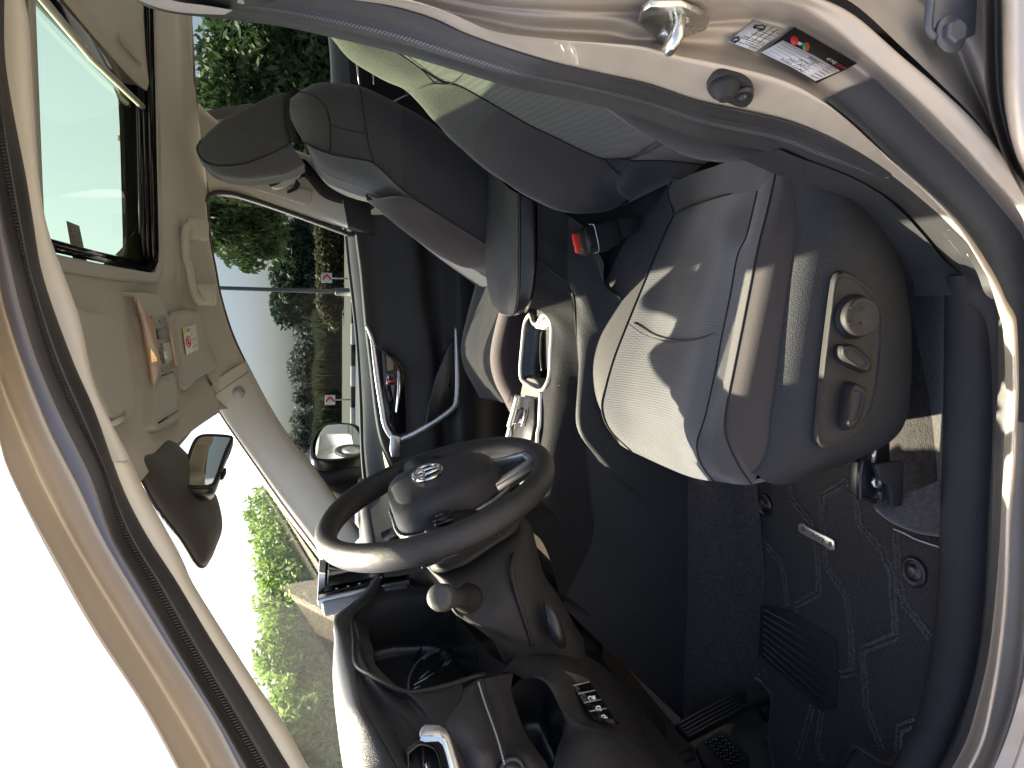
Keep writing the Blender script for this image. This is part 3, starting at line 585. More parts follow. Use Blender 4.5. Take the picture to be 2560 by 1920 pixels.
# --- windscreen
def PW(k, zx, zy, off=0.0):
    n_ = A3((.56, 0, 1.0)); c_ = 1.435+.56*.255+off; d = ray(k, zx, zy); return CAM+d*((c_-CAM@n_)/(d@n_))
ws = []
for t in np.linspace(0, 1, 7):
    row = []
    for s in np.linspace(-1, 1, 13):
        hx, bx = .262-.028*s*s, 1.10-.32*s*s
        x = hx*(1-t)+bx*t; y = -s*(.575+.135*t); z = 1.435-.56*(x-.255)+.006
        row.append((x, y, z))
    ws.append(row)
glassW = loft('windscreen', ws, M_GW, CAR, nu=40, nv=20)
# black frit along the header and the far edge
loft('glass_border', [we+A3((.004, .002, .003)), we+A3((.012, .014, .0))], M_PAPERB, glassW, nu=40, nv=3)
hb_ = [(.262-.028*(y/.575)**2, y, 1.435-.56*(.262-.028*(y/.575)**2-.255)+.003) for y in np.linspace(-.555, .56, 13)]
loft('glass_border', [A3(hb_)+A3((-.02, 0, .008)), A3(hb_)+A3((.016, 0, -.012))], M_PAPERB, glassW, nu=40, nv=3)
# dotted shade strip and the camera cover behind the mirror
frit = mat('dotted_frit', (.03, .03, .035), .5); 
t_ = frit.node_tree; b_ = t_.nodes['Principled BSDF']
for i in range(15):
    s = i/14
    a = PW(3, 845+225*s, 0+400*s, .002); b = PW(3, 868+180*s+(40*s), 10+370*s, .002)
fr_pts = [PW(2, 780, 1318, .001), PW(3, 850, 20, .001), PW(3, 960, 210, .001), PW(3, 1058, 395, .001), PW(3, 1080, 372, .001), PW(3, 985, 200, .001), PW(3, 890, 50, .001), PW(2, 830, 1330, .001)]
def dots(name, A_, B_, rows_, n_, r, parent):
    """printed dots between two edge lines"""
    v = []; f = []
    a, b = crom(A_, n_), crom(B_, n_)
    for i in range(n_):
        for j in range(rows_):
            q = a[i]*(1-(j+.5)/rows_)+b[i]*((j+.5)/rows_)
            k0 = len(v)
            for th in range(6): v.append(q+A3((math.cos(th*1.047)*r, math.sin(th*1.047)*r, -.56*math.cos(th*1.047)*r)))
            f.append(tuple(range(k0, k0+6)))
    o = mesh(name, v, f, M_PAPERB, parent, smooth=False); o['kind'] = 'stuff'; return o
dots('frit_dots', [PW(2, 800, 1370), PW(3, 850, 20), PW(3, 960, 210), PW(3, 1058, 395)], [PW(2, 850, 1370), PW(3, 895, 30), PW(3, 1000, 215), PW(3, 1085, 370)], 5, 60, .0017, glassW)
dots('frit_dots', [PW(2, 1000, 1180), PW(2, 1030, 1225), PW(2, 1075, 1300)], [PW(2, 1045, 1150), PW(2, 1060, 1210), PW(2, 1090, 1290)], 8, 22, .0017, glassW)
cov = [(2, 790, 1322), (2, 872, 1272), (2, 962, 1200), (2, 1010, 1232), (2, 1085, 1320), (2, 1180, 1500), (3, 1232, 62), (3, 1272, 240), (3, 1240, 360), (3, 1168, 462), (3, 1050, 290), (3, 900, 90)]
c0 = A3([PW(*q) for q in cov]); cen = c0.mean(axis=0)
def scal(s, dz): return [cen+(p-cen)*s+A3((-.56*dz*.6, 0, -dz)) for p in c0]
cover = loft('camera_cover', [scal(1.03, .001), scal(1.03, .006), scal(1.0, .012), scal(.88, .020), scal(.55, .026), scal(.004, .028)], mat('dark_warm_grey_plastic', (.055, .050, .046), .55, bump=('noise', 1400, .25)), CAR, nu=60, nv=24, closed_u=True)
tube('cover_edge', crom(scal(1.035, .004), 60, True), .0022, M_BLK, cover, closed=True, n=6)
mir = empty('interior_mirror', (.29, 0.0, 1.36)); tag(mir, 'frameless-looking rectangular interior mirror with black rim hanging below the windscreen header', 'mirror')
mp = [(1200, 1128, -.115), (1330, 1126, -.118), (1372, 1142, -.115), (1376, 1172, -.11), (1340, 1280, -.05), (1275, 1478, .075), (1240, 1508, .095), (1150, 1492, .10), (1075, 1470, .10), (1058, 1448, .095), (1085, 1370, .06), (1150, 1195, -.08)]
MPp = A3([P(2, *q) for q in mp]); mc = MPp.mean(axis=0)
mn = A3((-.975, .215, -.06)); mn /= np.linalg.norm(mn)
MPp = A3([p-mn*np.dot(p-mc, mn) for p in MPp]); 
body = loft('mirror_housing', [mc+(MPp-mc)*1.0, mc+(MPp-mc)*1.05-mn*.004, mc+(MPp-mc)*1.04-mn*.016, mc+(MPp-mc)*.85-mn*.034, mc+(MPp-mc)*.3-mn*.040], M_BLKG, mir, nu=60, nv=24, closed_u=True)
tube('mirror_rim', crom(mc+(MPp-mc)*1.0+mn*.0005, 60, True), .0035, M_BLK, mir, closed=True, n=8)
gp = crom(mc+(MPp-mc)*.97+mn*.0012, 60, True); mesh('mirror_glass', gp, [tuple(range(60))], mat('warm_mirror', (.62, .60, .54), .03, 1.0), mir, smooth=False)
slab('dimming_tab', [P(2, 1305, 1385, .03), P(2, 1325, 1390, .03), P(2, 1322, 1425, .045), P(2, 1300, 1425, .045)], (-.012, 0, -.006), M_BLKG, mir, bevel=.002)
tube('mirror_arm', [mc-mn*.02, P(2, 1085, 1350, .0)+A3((.03, 0, .004)), PW(2, 1085, 1390, -.012)], .013, M_BLKG, mir, n=10, nu=10)
# --- sun visors
def dome(name, outline, rows_, mat_, parent, nu=70, nv=20, n=0):
    p = crom(outline, nu, True) if not n else A3(outline); c = p.mean(axis=0); R = []
    for sc_, dz in rows_:
        q = c+(p-c)*sc_; q[:, 2] = [H(a[0], a[1])+dz for a in q]; R.append(q)
    return loft(name, R, mat_, parent, nu=nu, nv=nv, closed_u=True)
def visor(name, outline, up_, th, label):
    o = empty(name, tuple(np.mean(A3(outline), axis=0))); tag(o, label, 'sun visor', 'sun visors folded up against the headliner')
    dome('visor_panel', outline, [(a, b+up_) for a, b in ((.002, -.030), (.3, -.030), (.6, -.030), (.85, -.0298), (.95, -.029), (.985, -.026), (1.0, -.021), (.99, -.014), (.94, -.010), (.6, -.010))], M_BEIGED, o, nv=40)
    return o
v1 = visor('sun_visor', [HP(2, 420, 392, -.026), HP(2, 520, 420, -.026), HP(2, 650, 448, -.026), HP(2, 705, 500, -.026), HP(2, 745, 620, -.026), HP(2, 778, 800, -.026), HP(2, 795, 960, -.026), HP(2, 785, 1040, -.026), HP(2, 740, 1052, -.026), HP(2, 690, 1062, -.026), HP(2, 640, 1040, -.026), HP(2, 540, 820, -.026), HP(2, 450, 560, -.026)], 0.0, .009, 'beige driver sun visor folded up, nearer of the two')
tube('visor_pin', [HP(2, 665, 1092, -.024), HP(2, 735, 1050, -.030)], .0045, M_BEIGE, v1, n=8)
slab('pin_clip', [HP(2, 735, 1010, -.030), HP(2, 762, 1006, -.030), HP(2, 760, 1048, -.030), HP(2, 728, 1055, -.030)], (0, 0, -.005), M_BEIGED, v1, bevel=.002)
v2 = visor('sun_visor', [HP(13, 430, 452, -.02), HP(13, 620, 410, -.02), P(13, 690, 445, -.55), P(13, 722, 560, -.555), P(13, 735, 760, -.55), HP(13, 722, 880, -.02), HP(13, 620, 985, -.02), HP(13, 515, 1075, -.02), HP(13, 476, 850, -.02), HP(13, 446, 620, -.02)], .002, .008, 'beige passenger sun visor with yellow and white warning label')
tube('visor_pin', [HP(13, 640, 970, -.024), HP(13, 700, 915, -.022)], .004, M_BEIGE, v2, n=8)
wl_ = [HP(13, 520, 565, -.0300), HP(13, 628, 532, -.0300), HP(13, 650, 742, -.0300), HP(13, 549, 788, -.0300)]
wlab = slab('warning_label', wl_, (0, 0, -.0006), M_WHITE, v2)
O, R_, U_ = wl_[3]-A3((0, 0, .0012)), wl_[2]-wl_[3], wl_[0]-wl_[3]
# print runs across: top of the label is its rear edge
mesh('yellow_band', [onl(0, .78), onl(1, .78), onl(1, 1), onl(0, 1)], [(0, 1, 2, 3)], M_YEL, wlab, smooth=False)
mesh('warning_sign', [onl(.25, .82)-A3((0, 0, .0004)), onl(.43, .82)-A3((0, 0, .0004)), onl(.34, .97)-A3((0, 0, .0004))], [(0, 1, 2)], M_INK, wlab, smooth=False)
text('warning_word', 'WARNING', onl(.47, .86)-A3((0, 0, .0005)), R_, U_, np.linalg.norm(U_)*.085, M_INK, wlab)
rc = onl(.24, .45)-A3((0, 0, .0005)); ru, rv = R_*.17, U_*.20
tube('prohibition_ring', [rc+ru*math.cos(a)+rv*math.sin(a) for a in np.linspace(0, 6.283, 25)], .0013, M_REDI, wlab, n=5)
tube('prohibition_ring', [rc-ru*.7+rv*.7, rc+ru*.7-rv*.7], .0011, M_REDI, wlab, n=5)
mesh('seat_symbol', [rc-ru*.3-rv*.5, rc+ru*.3-rv*.5, rc+ru*.1+rv*.1, rc+ru*.25+rv*.5, rc-ru*.2+rv*.5], [(0, 1, 2, 3, 4)], M_INK, wlab, smooth=False)
for i, t in enumerate((.70, .65, .60, .50, .44, .34, .22, .16)):
    a, b = onl(.5, t)-A3((0, 0, .0005)), onl(.95-.1*(i % 3), t)-A3((0, 0, .0005)); d = U_/np.linalg.norm(U_)*.0007
    mesh('print_line', [a-d, b-d, b+d, a+d], [(0, 1, 2, 3)], M_INKG, wlab, smooth=False)
# --- overhead console with reading lamps
oc = [(95, 280), (300, 285), (345, 330), (385, 430), (415, 600), (445, 780), (470, 930), (490, 1060), (492, 1290), (470, 1330), (305, 1420), (285, 1395), (262, 1040), (235, 850), (190, 560), (140, 360)]
ocp = A3([HP(13, x, y, -.016) for x, y in oc]); occ = ocp.mean(axis=0)
ocon = dome('overhead_console', ocp, ((1.03, .012), (1.012, -.010), (1.0, -.0165), (.985, -.018), (.9, -.018), (.7, -.018), (.45, -.018), (.2, -.018), (.002, -.018)), M_BEIGED, CAR, nu=80, nv=36)
def OC(x, y, dz=-.0195): return HP(13, x, y, dz)
slab('reading_lamp_lens', [OC(125, 320), OC(165, 385), OC(265, 510), OC(300, 700), OC(328, 885), OC(262, 1040), OC(225, 790), OC(180, 540)], (0, 0, -.004), M_LENS, ocon, bevel=.001)
slab('lamp_bulb', [OC(248, 700, -.0236), OC(284, 700, -.0236), OC(304, 840, -.0236), OC(262, 850, -.0236)], (0, 0, -.0006), mat('glowing_bulb', (.8, .5, .25), .4, emit=(1.0, .55, .2, .12)), ocon)
for i in range(26):
    s = i/25; a = OC(165+75*s, 440+430*s, -.0238); b = OC(205+100*s, 440+430*s+6, -.0238)
    tube('lens_rib', [a, b], .0008, M_LENS, ocon, n=5)
slab('reading_lamp_lens', [OC(392, 520), OC(408, 560), OC(432, 720), OC(462, 890), OC(448, 880), OC(420, 740)], (0, 0, -.004), M_LENS, ocon, bevel=.001)
for i in range(9): tube('console_rib', [OC(262+i*1.2, 466+i*9), OC(380+i*1.5, 462+i*9)], .0011, M_BEIGED, ocon, n=6)
for i in range(4): box('microphone_slot', OC(326+2.5*i, 500+10*i, -.0205), .002, .006, .002, M_GLOSS, ocon, bevel=0)
slab('switch_panel', [OC(296, 570), OC(385, 558), OC(402, 645), OC(310, 658)], (0, 0, -.003), mat('blue_grey_switch', (.05, .06, .075), .4), ocon, bevel=.001)
for s in (.25, .5, .75): box('switch_mark', OC(296+90*s+6, 612-6*s, -.0228), .003, .003, .0006, M_ICON, ocon, bevel=0)
for i in range(10): tube('console_rib', [OC(318+i*3.5, 690+i*25), OC(348+i*3, 686+i*25)], .0012, M_BEIGED, ocon, n=6)
for i in range(10): tube('console_rib', [OC(396+i*3.2, 676+i*23), OC(420+i*3.2, 672+i*23)], .0012, M_BEIGED, ocon, n=6)
slab('lamp_switch', [OC(345, 690), OC(392, 682), OC(412, 830), OC(366, 862)], (0, 0, -.005), M_BEIGE, ocon, bevel=.002)
slab('lamp_switch_mark', [OC(358, 760, -.0248), OC(388, 754, -.0248), OC(396, 815, -.0248), OC(370, 828, -.0248)], (0, 0, -.0006), M_WHITE, ocon)
for x, y in ((330, 780), (405, 770)):
    slab('lamp_switch', [OC(x-7, y-45), OC(x+7, y-38), OC(x+12, y+40), OC(x-1, y+50)], (0, 0, -.004), mat('green_grey_switch', (.12, .13, .12), .4), ocon, bevel=.001)
for i in range(4): tube('console_rib', [OC(350+i*4, 900+i*9), OC(432+i*3, 872+i*9)], .0011, M_BEIGED, ocon, n=6)
tube('holder_gap', [OC(345, 962), OC(445, 924)], .0012, M_GLOSS, ocon, n=6); tube('holder_gap', [OC(318, 1352), OC(486, 1248)], .0014, M_GLOSS, ocon, n=6)
tube('holder_gap', [OC(345, 962), OC(310, 1030), OC(298, 1060)], .0006, M_BEIGED, ocon, n=5); tube('holder_gap', [OC(445, 924), OC(474, 980), OC(486, 1060), OC(488, 1245)], .0008, M_BEIGED, ocon, n=5)
slab('holder_mark', [OC(380, 975), OC(410, 966), OC(412, 984), OC(383, 993)], (0, 0, -.0006), M_BEIGE, ocon)
# --- grab handle above the far window
gh = [P(2, 1105, -60, -.535), P(2, 1092, 60, -.53), P(2, 1105, 180, -.53), P(2, 1125, 270, -.532), P(2, 1160, 350, -.537)]
gh0 = [P(1, 1105, 1345, -.54)]+gh
tube('grab_handle', [P(1, 1160, 1345, -0.513), P(1, 1115, 1350, -0.498), P(1, 1098, 1400, -0.488), P(1, 1100, 1550, -0.488), P(2, 1112, 130, -0.488), P(2, 1135, 250, -0.490), P(2, 1170, 345, -0.498), P(2, 1215, 358, -0.513)], [.014, .013, .011, .010, .010, .011, .013, .014], M_BEIGE, CAR, n=12, nu=40, flat=.8)
for (k, x, y) in ((1, 1170, 1360), (2, 1215, 325)):
    box('handle_foot', P(k, x, y, -0.516), .055, .03, .05, M_BEIGE, CAR, bevel=.010, seg=3)
# --- far centre post: beige above, black below, belt guide
BPr = [P(1, 1168, 620, -.575), P(1, 1290, 730, -.58), P(1, 1500, 830, -.59), P(1, 1750, 900, -.605), P(1, 2000, 1000, -.62), P(4, 500, 1050, -.64)]
BPf = [P(1, 1240, 1130, -.60), P(1, 1340, 1130, -.605), P(1, 1560, 1190, -.612), P(1, 1800, 1260, -.62), P(1, 2100, 1352, -.635), P(4, 560, 1390, -.65)]
bpr, bpf = crom(BPr, 40), crom(BPf, 40)
cut = 33
upper = loft('centre_post_trim', [bpr[:cut]+A3((-.01, -.03, 0)), bpr[:cut], bpr[:cut]*.5+bpf[:cut]*.5+A3((0, .015, 0)), bpf[:cut]+A3((0, .004, 0)), bpf[:cut]+A3((.004, -.03, 0))], M_BEIGE, CAR, nu=40, nv=14)
loft('centre_post_trim', [bpr[cut-1:]+A3((-.01, -.03, 0)), bpr[cut-1:], bpr[cut-1:]*.5+bpf[cut-1:]*.5+A3((0, .015, 0)), bpf[cut-1:]+A3((0, .004, 0)), bpf[cut-1:]+A3((.004, -.03, 0))], M_BLK, CAR, nu=12, nv=14)
slab('belt_cover', [P(1, 1425, 1070, -.578), P(1, 1480, 1065, -.575), P(1, 1700, 1100, -.585), P(1, 1850, 1130, -.595), P(1, 1845, 1200, -.60), P(1, 1800, 1215, -.60), P(1, 1450, 1110, -.585)], (0, .012, 0), M_BEIGED, CAR, bevel=.004)
slab('belt_guide', [P(1, 1590, 1050, -.565), P(1, 1640, 1035, -.56), P(1, 1760, 1010, -.56), P(1, 1785, 1040, -.565), P(1, 1740, 1090, -.57), P(1, 1640, 1125, -.57), P(1, 1600, 1100, -.567)], (0, .02, 0), M_BEIGE, CAR, bevel=.007, smooth_n=40)
tube('belt_slot', [P(1, 1600, 1100, -.545), P(1, 1650, 1080, -.54), P(1, 1690, 1040, -.54)], .004, M_BLK, CAR, n=8, nu=10)
loft('seat_belt', [[P(1, 1700, 1150, -.55), P(1, 1760, 1125, -.545), P(1, 1780, 1090, -.545)], [P(1, 1700, 1130, -.55), P(1, 1740, 1105, -.545), P(1, 1755, 1060, -.545)]], M_BLK, CAR, nu=12, nv=4, solid=.002)
sb = [P(1, 1770, 1010, -.555), P(4, 150, 1000, -.575), P(4, 260, 1120, -.60), P(4, 430, 1175, -.62)]
loft('seat_belt', [[p+A3((.022, 0, 0)) for p in sb], [p+A3((-.022, .004, 0)) for p in sb]], M_BLK, CAR, nu=20, nv=4, solid=.002)
# ================================================================== shell round the cabin, far doors
slab('floor_pan', [(-1.75, -.72, .300), (1.15, -.72, .300), (1.15, .66, .300), (-1.75, .66, .300)], (0, 0, -.02), M_CARP, CAR)
slab('bulkhead', [(1.02, -.74, .30), (1.02, .72, .30), (1.10, .72, .98), (1.10, -.74, .98)], (.03, 0, 0), M_CARP, CAR)
slab('bonnet', [(1.08, -.80, .985), (1.08, .80, .985), (2.1, .72, .90), (2.1, -.72, .90)], (0, 0, -.3), M_PAINT, CAR, bevel=.05)
slab('tail_panel', [(-1.78, -.70, .3), (-1.78, .70, .3), (-1.70, .66, 1.0), (-1.70, -.66, 1.0)], (-.03, 0, 0), M_BLK, CAR)
slab('rear_side_panel', [(-1.78, .69, .3), (-.52, .69, .3), (-.52, .69, 1.03), (-1.78, .66, 1.05)], (0, .10, 0), M_BLK, CAR)
mesh('rear_side_glass', [(-1.6, .68, 1.04), (-.56, .70, 1.03), (-.60, .60, 1.42), (-1.5, .58, 1.42)], [(0, 1, 2, 3)], M_GS, CAR)
# front wing and dash side wall on the near side
slab('front_wing', [(.80, .74, .40), (1.9, .80, .40), (1.9, .80, .93), (.95, .78, .99), (.72, .74, .99)], (0, .06, 0), M_PAINT, CAR, bevel=.01)
# rear seat bench behind the front seats
rs = empty('rear_seat', (-1.1, 0, .32)); tag(rs, 'dark grey rear bench seat, barely seen in the shadow behind the front seats', 'car seat')
box('rear_cushion', (-1.05, 0, .52), .50, 1.25, .22, M_CLOTH, rs, bevel=.05, seg=4)
box('rear_backrest', (-1.38, 0, .86), .16, 1.25, .62, M_CLOTH, rs, ax=((1, 0, .28), (0, 1, 0), (-.28, 0, 1)), bevel=.05, seg=4)
# --- passenger door
pd = loft('passenger_door', [
    C(5, -.672, [(430, -150), (441, -24), (470, 200), (497, 500), (525, 750), (560, 1050), (590, 1200), (640, 1330), (700, 1480), (790, 1660)]),
    C(5, -.655, [(445, -150), (456, -24), (484, 200), (511, 500), (540, 750), (576, 1050), (608, 1195), (660, 1320), (720, 1470), (805, 1660)]),
    C(5, -.662, [(500, -150), (520, 0), (560, 200), (585, 500), (610, 750), (640, 1000), (670, 1180), (720, 1310), (780, 1460), (850, 1660)]),
    C(5, -.652, [(640, -150), (650, 0), (670, 200), (690, 500), (720, 750), (750, 1000), (770, 1180), (800, 1310), (840, 1460), (900, 1660)]),
    C(5, -.640, [(780, -150), (796, 0), (806, 200), (838, 420), (880, 620), (900, 1000), (910, 1180), (920, 1310), (940, 1460), (980, 1660)]),
    C(5, -.665, [(850, -150), (866, 0), (880, 200), (905, 420), (930, 620), (950, 1000), (960, 1180), (970, 1310), (980, 1460), (1010, 1660)]),
    C(5, -.670, [(930, -150), (940, 0), (950, 200), (965, 420), (980, 620), (985, 1000), (990, 1180), (1000, 1310), (1010, 1460), (1030, 1660)]),
    C(5, -.640, [(1015, -150), (1025, 0), (1035, 200), (1040, 500), (1045, 750), (1045, 950), (1050, 1180), (1060, 1310), (1070, 1460), (1080, 1660)]),
    C(5, -.628, [(1040, -150), (1048, 0), (1058, 200), (1062, 500), (1066, 750), (1066, 950), (1080, 1180), (1090, 1310), (1100, 1460), (1110, 1660)]),
    C(5, -.640, [(1140, -150), (1150, 0), (1165, 200), (1172, 500), (1172, 750), (1170, 950), (1170, 1180), (1170, 1310), (1170, 1460), (1170, 1660)]),
    C(5, -.70, [(1240, -150), (1250, 0), (1265, 200), (1272, 500), (1272, 750), (1270, 950), (1270, 1180), (1270, 1310), (1270, 1460), (1270, 1660)]),
    C(5, -.72, [(1440, -150), (1450, 0), (1465, 200), (1472, 500), (1472, 750), (1470, 950), (1470, 1180), (1470, 1310), (1470, 1460), (1470, 1660)])], M_DOOR, CAR, nu=70, nv=60)
belt = C(14, -.70, [(812, 180), (828, 285), (844, 450), (868, 650), (888, 850), (902, 1100), (912, 1400), (925, 1560), (950, 1700)])
padl = C(14, -.668, [(846, 180), (864, 290), (890, 500), (914, 740), (938, 1000), (962, 1200), (985, 1330), (1010, 1480), (1050, 1640)])
loft('belt_pad', [crom(belt, 40)+A3((0, -.012, -.03)), belt, crom(belt, 40)*.6+crom(padl, 40)*.4+A3((0, .0, .006)), padl, crom(padl, 40)+A3((0, .004, -.006))], mat('sky_tinted_vinyl', (.016, .022, .032), .62, spec=.25, bump=('grain', 900, .3), var=(14, .1)), pd, nu=50, nv=12)  # sky reflection on the pad is put into its blue colour
tube('belt_seal', crom(belt, 40)+A3((0, -.010, .004)), .006, M_RUB, pd, n=8)
# window glass and its rear frame
fwg = crom(FWt, 200); g0 = int(np.argmin(np.linalg.norm(fwg-P(14, 100, 110, -.595), axis=1))); g1 = int(np.argmin(np.linalg.norm(fwg-P(14, 740, 1620, -.675), axis=1)))
top = crom(fwg[g0:g1], 40)+A3((0, -.028, .02)); bot = crom(belt, 40)+A3((0, -.016, -.02))
loft('window_glass', [top, top*.5+bot*.5+A3((0, -.012, 0)), bot], M_GS, pd, nu=40, nv=8)
fr = [P(14, 96, 118, -.598), P(14, 110, 82, -.60), P(14, 150, 66, -.602), P(14, 260, 80, -.606), P(14, 450, 140, -.622), P(14, 640, 208, -.645), P(14, 840, 282, -.675), P(4, 520, 1420, -.675), P(4, 640, 1440, -.675), P(4, 850, 1480, -.675), P(4, 1040, 1600, -.675)]
tube('door_seal', crom(fr, 40), .010, M_RUB, CAR, n=8, flat=.6)
tube('frame_trim', crom([p+A3((.006, .008, 0)) for p in fr[2:7]], 30), .0032, M_SIL, CAR, n=6)
# silver trim loop
tr = [(508, 500, -.655), (530, 545, -.652), (548, 600, -.650), (562, 700, -.650), (582, 850, -.650), (606, 1000, -.648), (622, 1090, -.646), (650, 1150, -.644), (688, 1184, -.642), (760, 1165, -.640), (880, 1100, -.636), (980, 1035, -.628), (1030, 990, -.622), (1045, 950, -.620), (1050, 850, -.620), (1046, 700, -.620), (1040, 520, -.622)]
tube('silver_trim', C(5, 0, tr), [.003, .0065, .008, .0078, .0078, .0085, .010, .009, .0075, .0065, .006, .0035], M_SIL, pd, n=10, nu=90, flat=.4, up=(0, 1, 0))
slab('silver_trim', C(5, 0, [(655, 1150, -.640), (715, 1165, -.640), (710, 1280, -.645), (660, 1285, -.648), (650, 1240, -.648)]), (0, .006, 0), M_SIL, pd, bevel=.002)
# handle bowl and pull
slab('handle_bowl', C(5, -.664, [(592, 640), (640, 660), (720, 730), (735, 800), (745, 1130), (700, 1150), (640, 1090), (612, 950)]), (0, .020, 0), M_GLOSS, pd, bevel=.003)
slab('handle_plate', C(5, -.640, [(625, 780), (690, 768), (712, 775), (715, 860), (632, 858)]), (0, .006, 0), M_BLKG, pd, bevel=.002)
tube('handle_pull', C(5, 0, [(702, 775, -.632), (706, 850, -.622), (702, 930, -.618), (690, 1022, -.626)]), [.008, .009, .009, .005], M_CHR, pd, n=10, nu=24, flat=.7)
slab('lock_tab', C(5, -.634, [(634, 790), (682, 784), (686, 820), (640, 824)]), (0, .006, 0), M_BLKG, pd, bevel=.002)
slab('lock_mark', C(5, -.632, [(640, 830), (675, 828), (676, 840), (642, 843)]), (0, .004, 0), M_RED, pd)
slab('door_pocket', C(5, -.640, [(915, 810), (985, 640), (1035, 560), (1040, 760), (1040, 950), (1000, 1020), (860, 1090), (875, 950)]), (0, .010, 0), M_BLKG, pd, bevel=.004)
slab('window_switch', C(5, -.630, [(992, 795), (1008, 795), (1010, 870), (995, 872)]), (0, .003, 0), M_GLOSS, pd, bevel=.001)
tube('panel_seam', C(5, -.634, [(560, 620), (640, 680), (715, 740), (735, 800), (745, 950), (752, 1140)]), .0012, M_BLKG, pd, n=6, nu=30)
# door mirror outside
DM = empty('door_mirror'); bpy.data.objects.remove(DM)
mo = [(735, 1228, -1.05), (820, 1214, -1.05), (878, 1248, -1.04), (905, 1310, -1.0), (912, 1400, -.92), (908, 1470, -.88), (740, 1500, -.85), (650, 1470, -.86), (636, 1400, -.92), (650, 1330, -.98), (685, 1265, -1.03)]
mop = A3([P(14, *q) for q in mo]); moc = mop.mean(axis=0); mnn = A3((-.94, .33, -.02)); mnn /= np.linalg.norm(mnn)
mop = A3([p-mnn*np.dot(p-moc, mnn) for p in mop])
dmir = loft('door_mirror', [moc+(mop-moc)*.93, mop+mnn*.004, moc+(mop-moc)*1.03-mnn*.02, moc+(mop-moc)*.98-mnn*.07, moc+(mop-moc)*.7-mnn*.11, moc+(mop-moc)*.1-mnn*.12], M_BLKG, CAR, nu=60, nv=24, closed_u=True)
mg = [(700, 1288), (760, 1262), (850, 1274), (892, 1328), (904, 1392), (872, 1430), (740, 1456), (672, 1446), (664, 1372)]
mgp = []
for x, y in mg:
    d = ray(14, x, y); q = moc+mnn*.001; mgp.append(CAM+d*(np.dot(q-CAM, mnn)/np.dot(d, mnn)))
mgp = crom(mgp, 50, True); mesh('mirror_glass', mgp, [tuple(range(50))], M_MIRR, dmir, smooth=False)
slab('mirror_foot', [P(14, 650, 1500, -.86), P(14, 905, 1475, -.84), P(14, 912, 1560, -.80), P(14, 700, 1590, -.80)], (.05, .0, -.02), M_BLKG, dmir, bevel=.01)
tube('mirror_cap', [P(14, 640, 1470, -.90), P(14, 660, 1520, -.88), P(14, 720, 1565, -.86), P(14, 800, 1580, -.84)], .012, mat('white_shell', (.75, .75, .74), .3), dmir, n=10, nu=16)
# --- far rear door
rb = C(1, -.69, [(1915, 60), (1930, 120), (1945, 250), (1955, 380), (1962, 520)])+C(4, -.69, [(330, 700), (360, 1000)])
rp = C(1, -.655, [(2030, 60), (2045, 160), (2058, 300), (2070, 420), (2080, 540)])+C(4, -.655, [(420, 700), (450, 1000)])
rdp = loft('far_rear_door', [crom(rp, 20), crom(rp, 20)+A3((0, .01, -.03)), crom(rp, 20)+A3((0, .0, -.15)), crom(rp, 20)+A3((0, .02, -.30)), crom(rp, 20)+A3((0, 0, -.62))], M_BLK, CAR, nu=30, nv=16)
loft('belt_pad', [crom(rb, 20)+A3((0, -.01, -.03)), rb, crom(rb, 20)*.5+crom(rp, 20)*.5+A3((0, 0, .006)), rp], bpy.data.materials['sky_tinted_vinyl'], rdp, nu=30, nv=10)
tube('rear_door_trim', [P(4, 455, 380, -.64), P(4, 472, 500, -.64)], .003, M_SIL, rdp, n=6); tube('rear_door_trim', [P(4, 552, 440, -.63), P(4, 556, 500, -.63)], .002, M_SIL, rdp, n=6)
tube('rear_door_pull', [P(4, 665, 606, -.62), P(4, 760, 562, -.62)], .003, M_SIL, rdp, n=6)
r0 = int(np.argmin(np.linalg.norm(fwg-P(1, 1090, -260, -.60), axis=1))); r1 = int(np.argmin(np.linalg.norm(fwg-P(1, 1205, 900, -.595), axis=1)))
rt_ = crom(fwg[r0:r1], 24)+A3((0, -.03, .02)); rbo = crom([rb[0]+A3((-.15, 0, .0))]+list(rb), 24)+A3((0, -.012, -.02))
loft('rear_window_glass', [rt_, rt_*.5+rbo*.5+A3((0, -.012, 0)), rbo], M_GS, rdp, nu=24, nv=6)
# outer skins of the far side
slab('far_body_side', [(-1.8, -.74, .25), (1.1, -.80, .25), (1.1, -.78, 1.0), (.45, -.76, 1.02), (-.2, -.74, 1.055), (-1.8, -.72, 1.09)], (0, -.05, 0), M_PAINT, CAR)

slab('far_gap_filler', [(-.75, -.685, .30), (-.10, -.685, .30), (-.12, -.672, 1.05), (-.75, -.66, 1.07)], (0, -.03, 0), M_BLK, CAR)  # added dark panel covering a bright leak beside the passenger seat

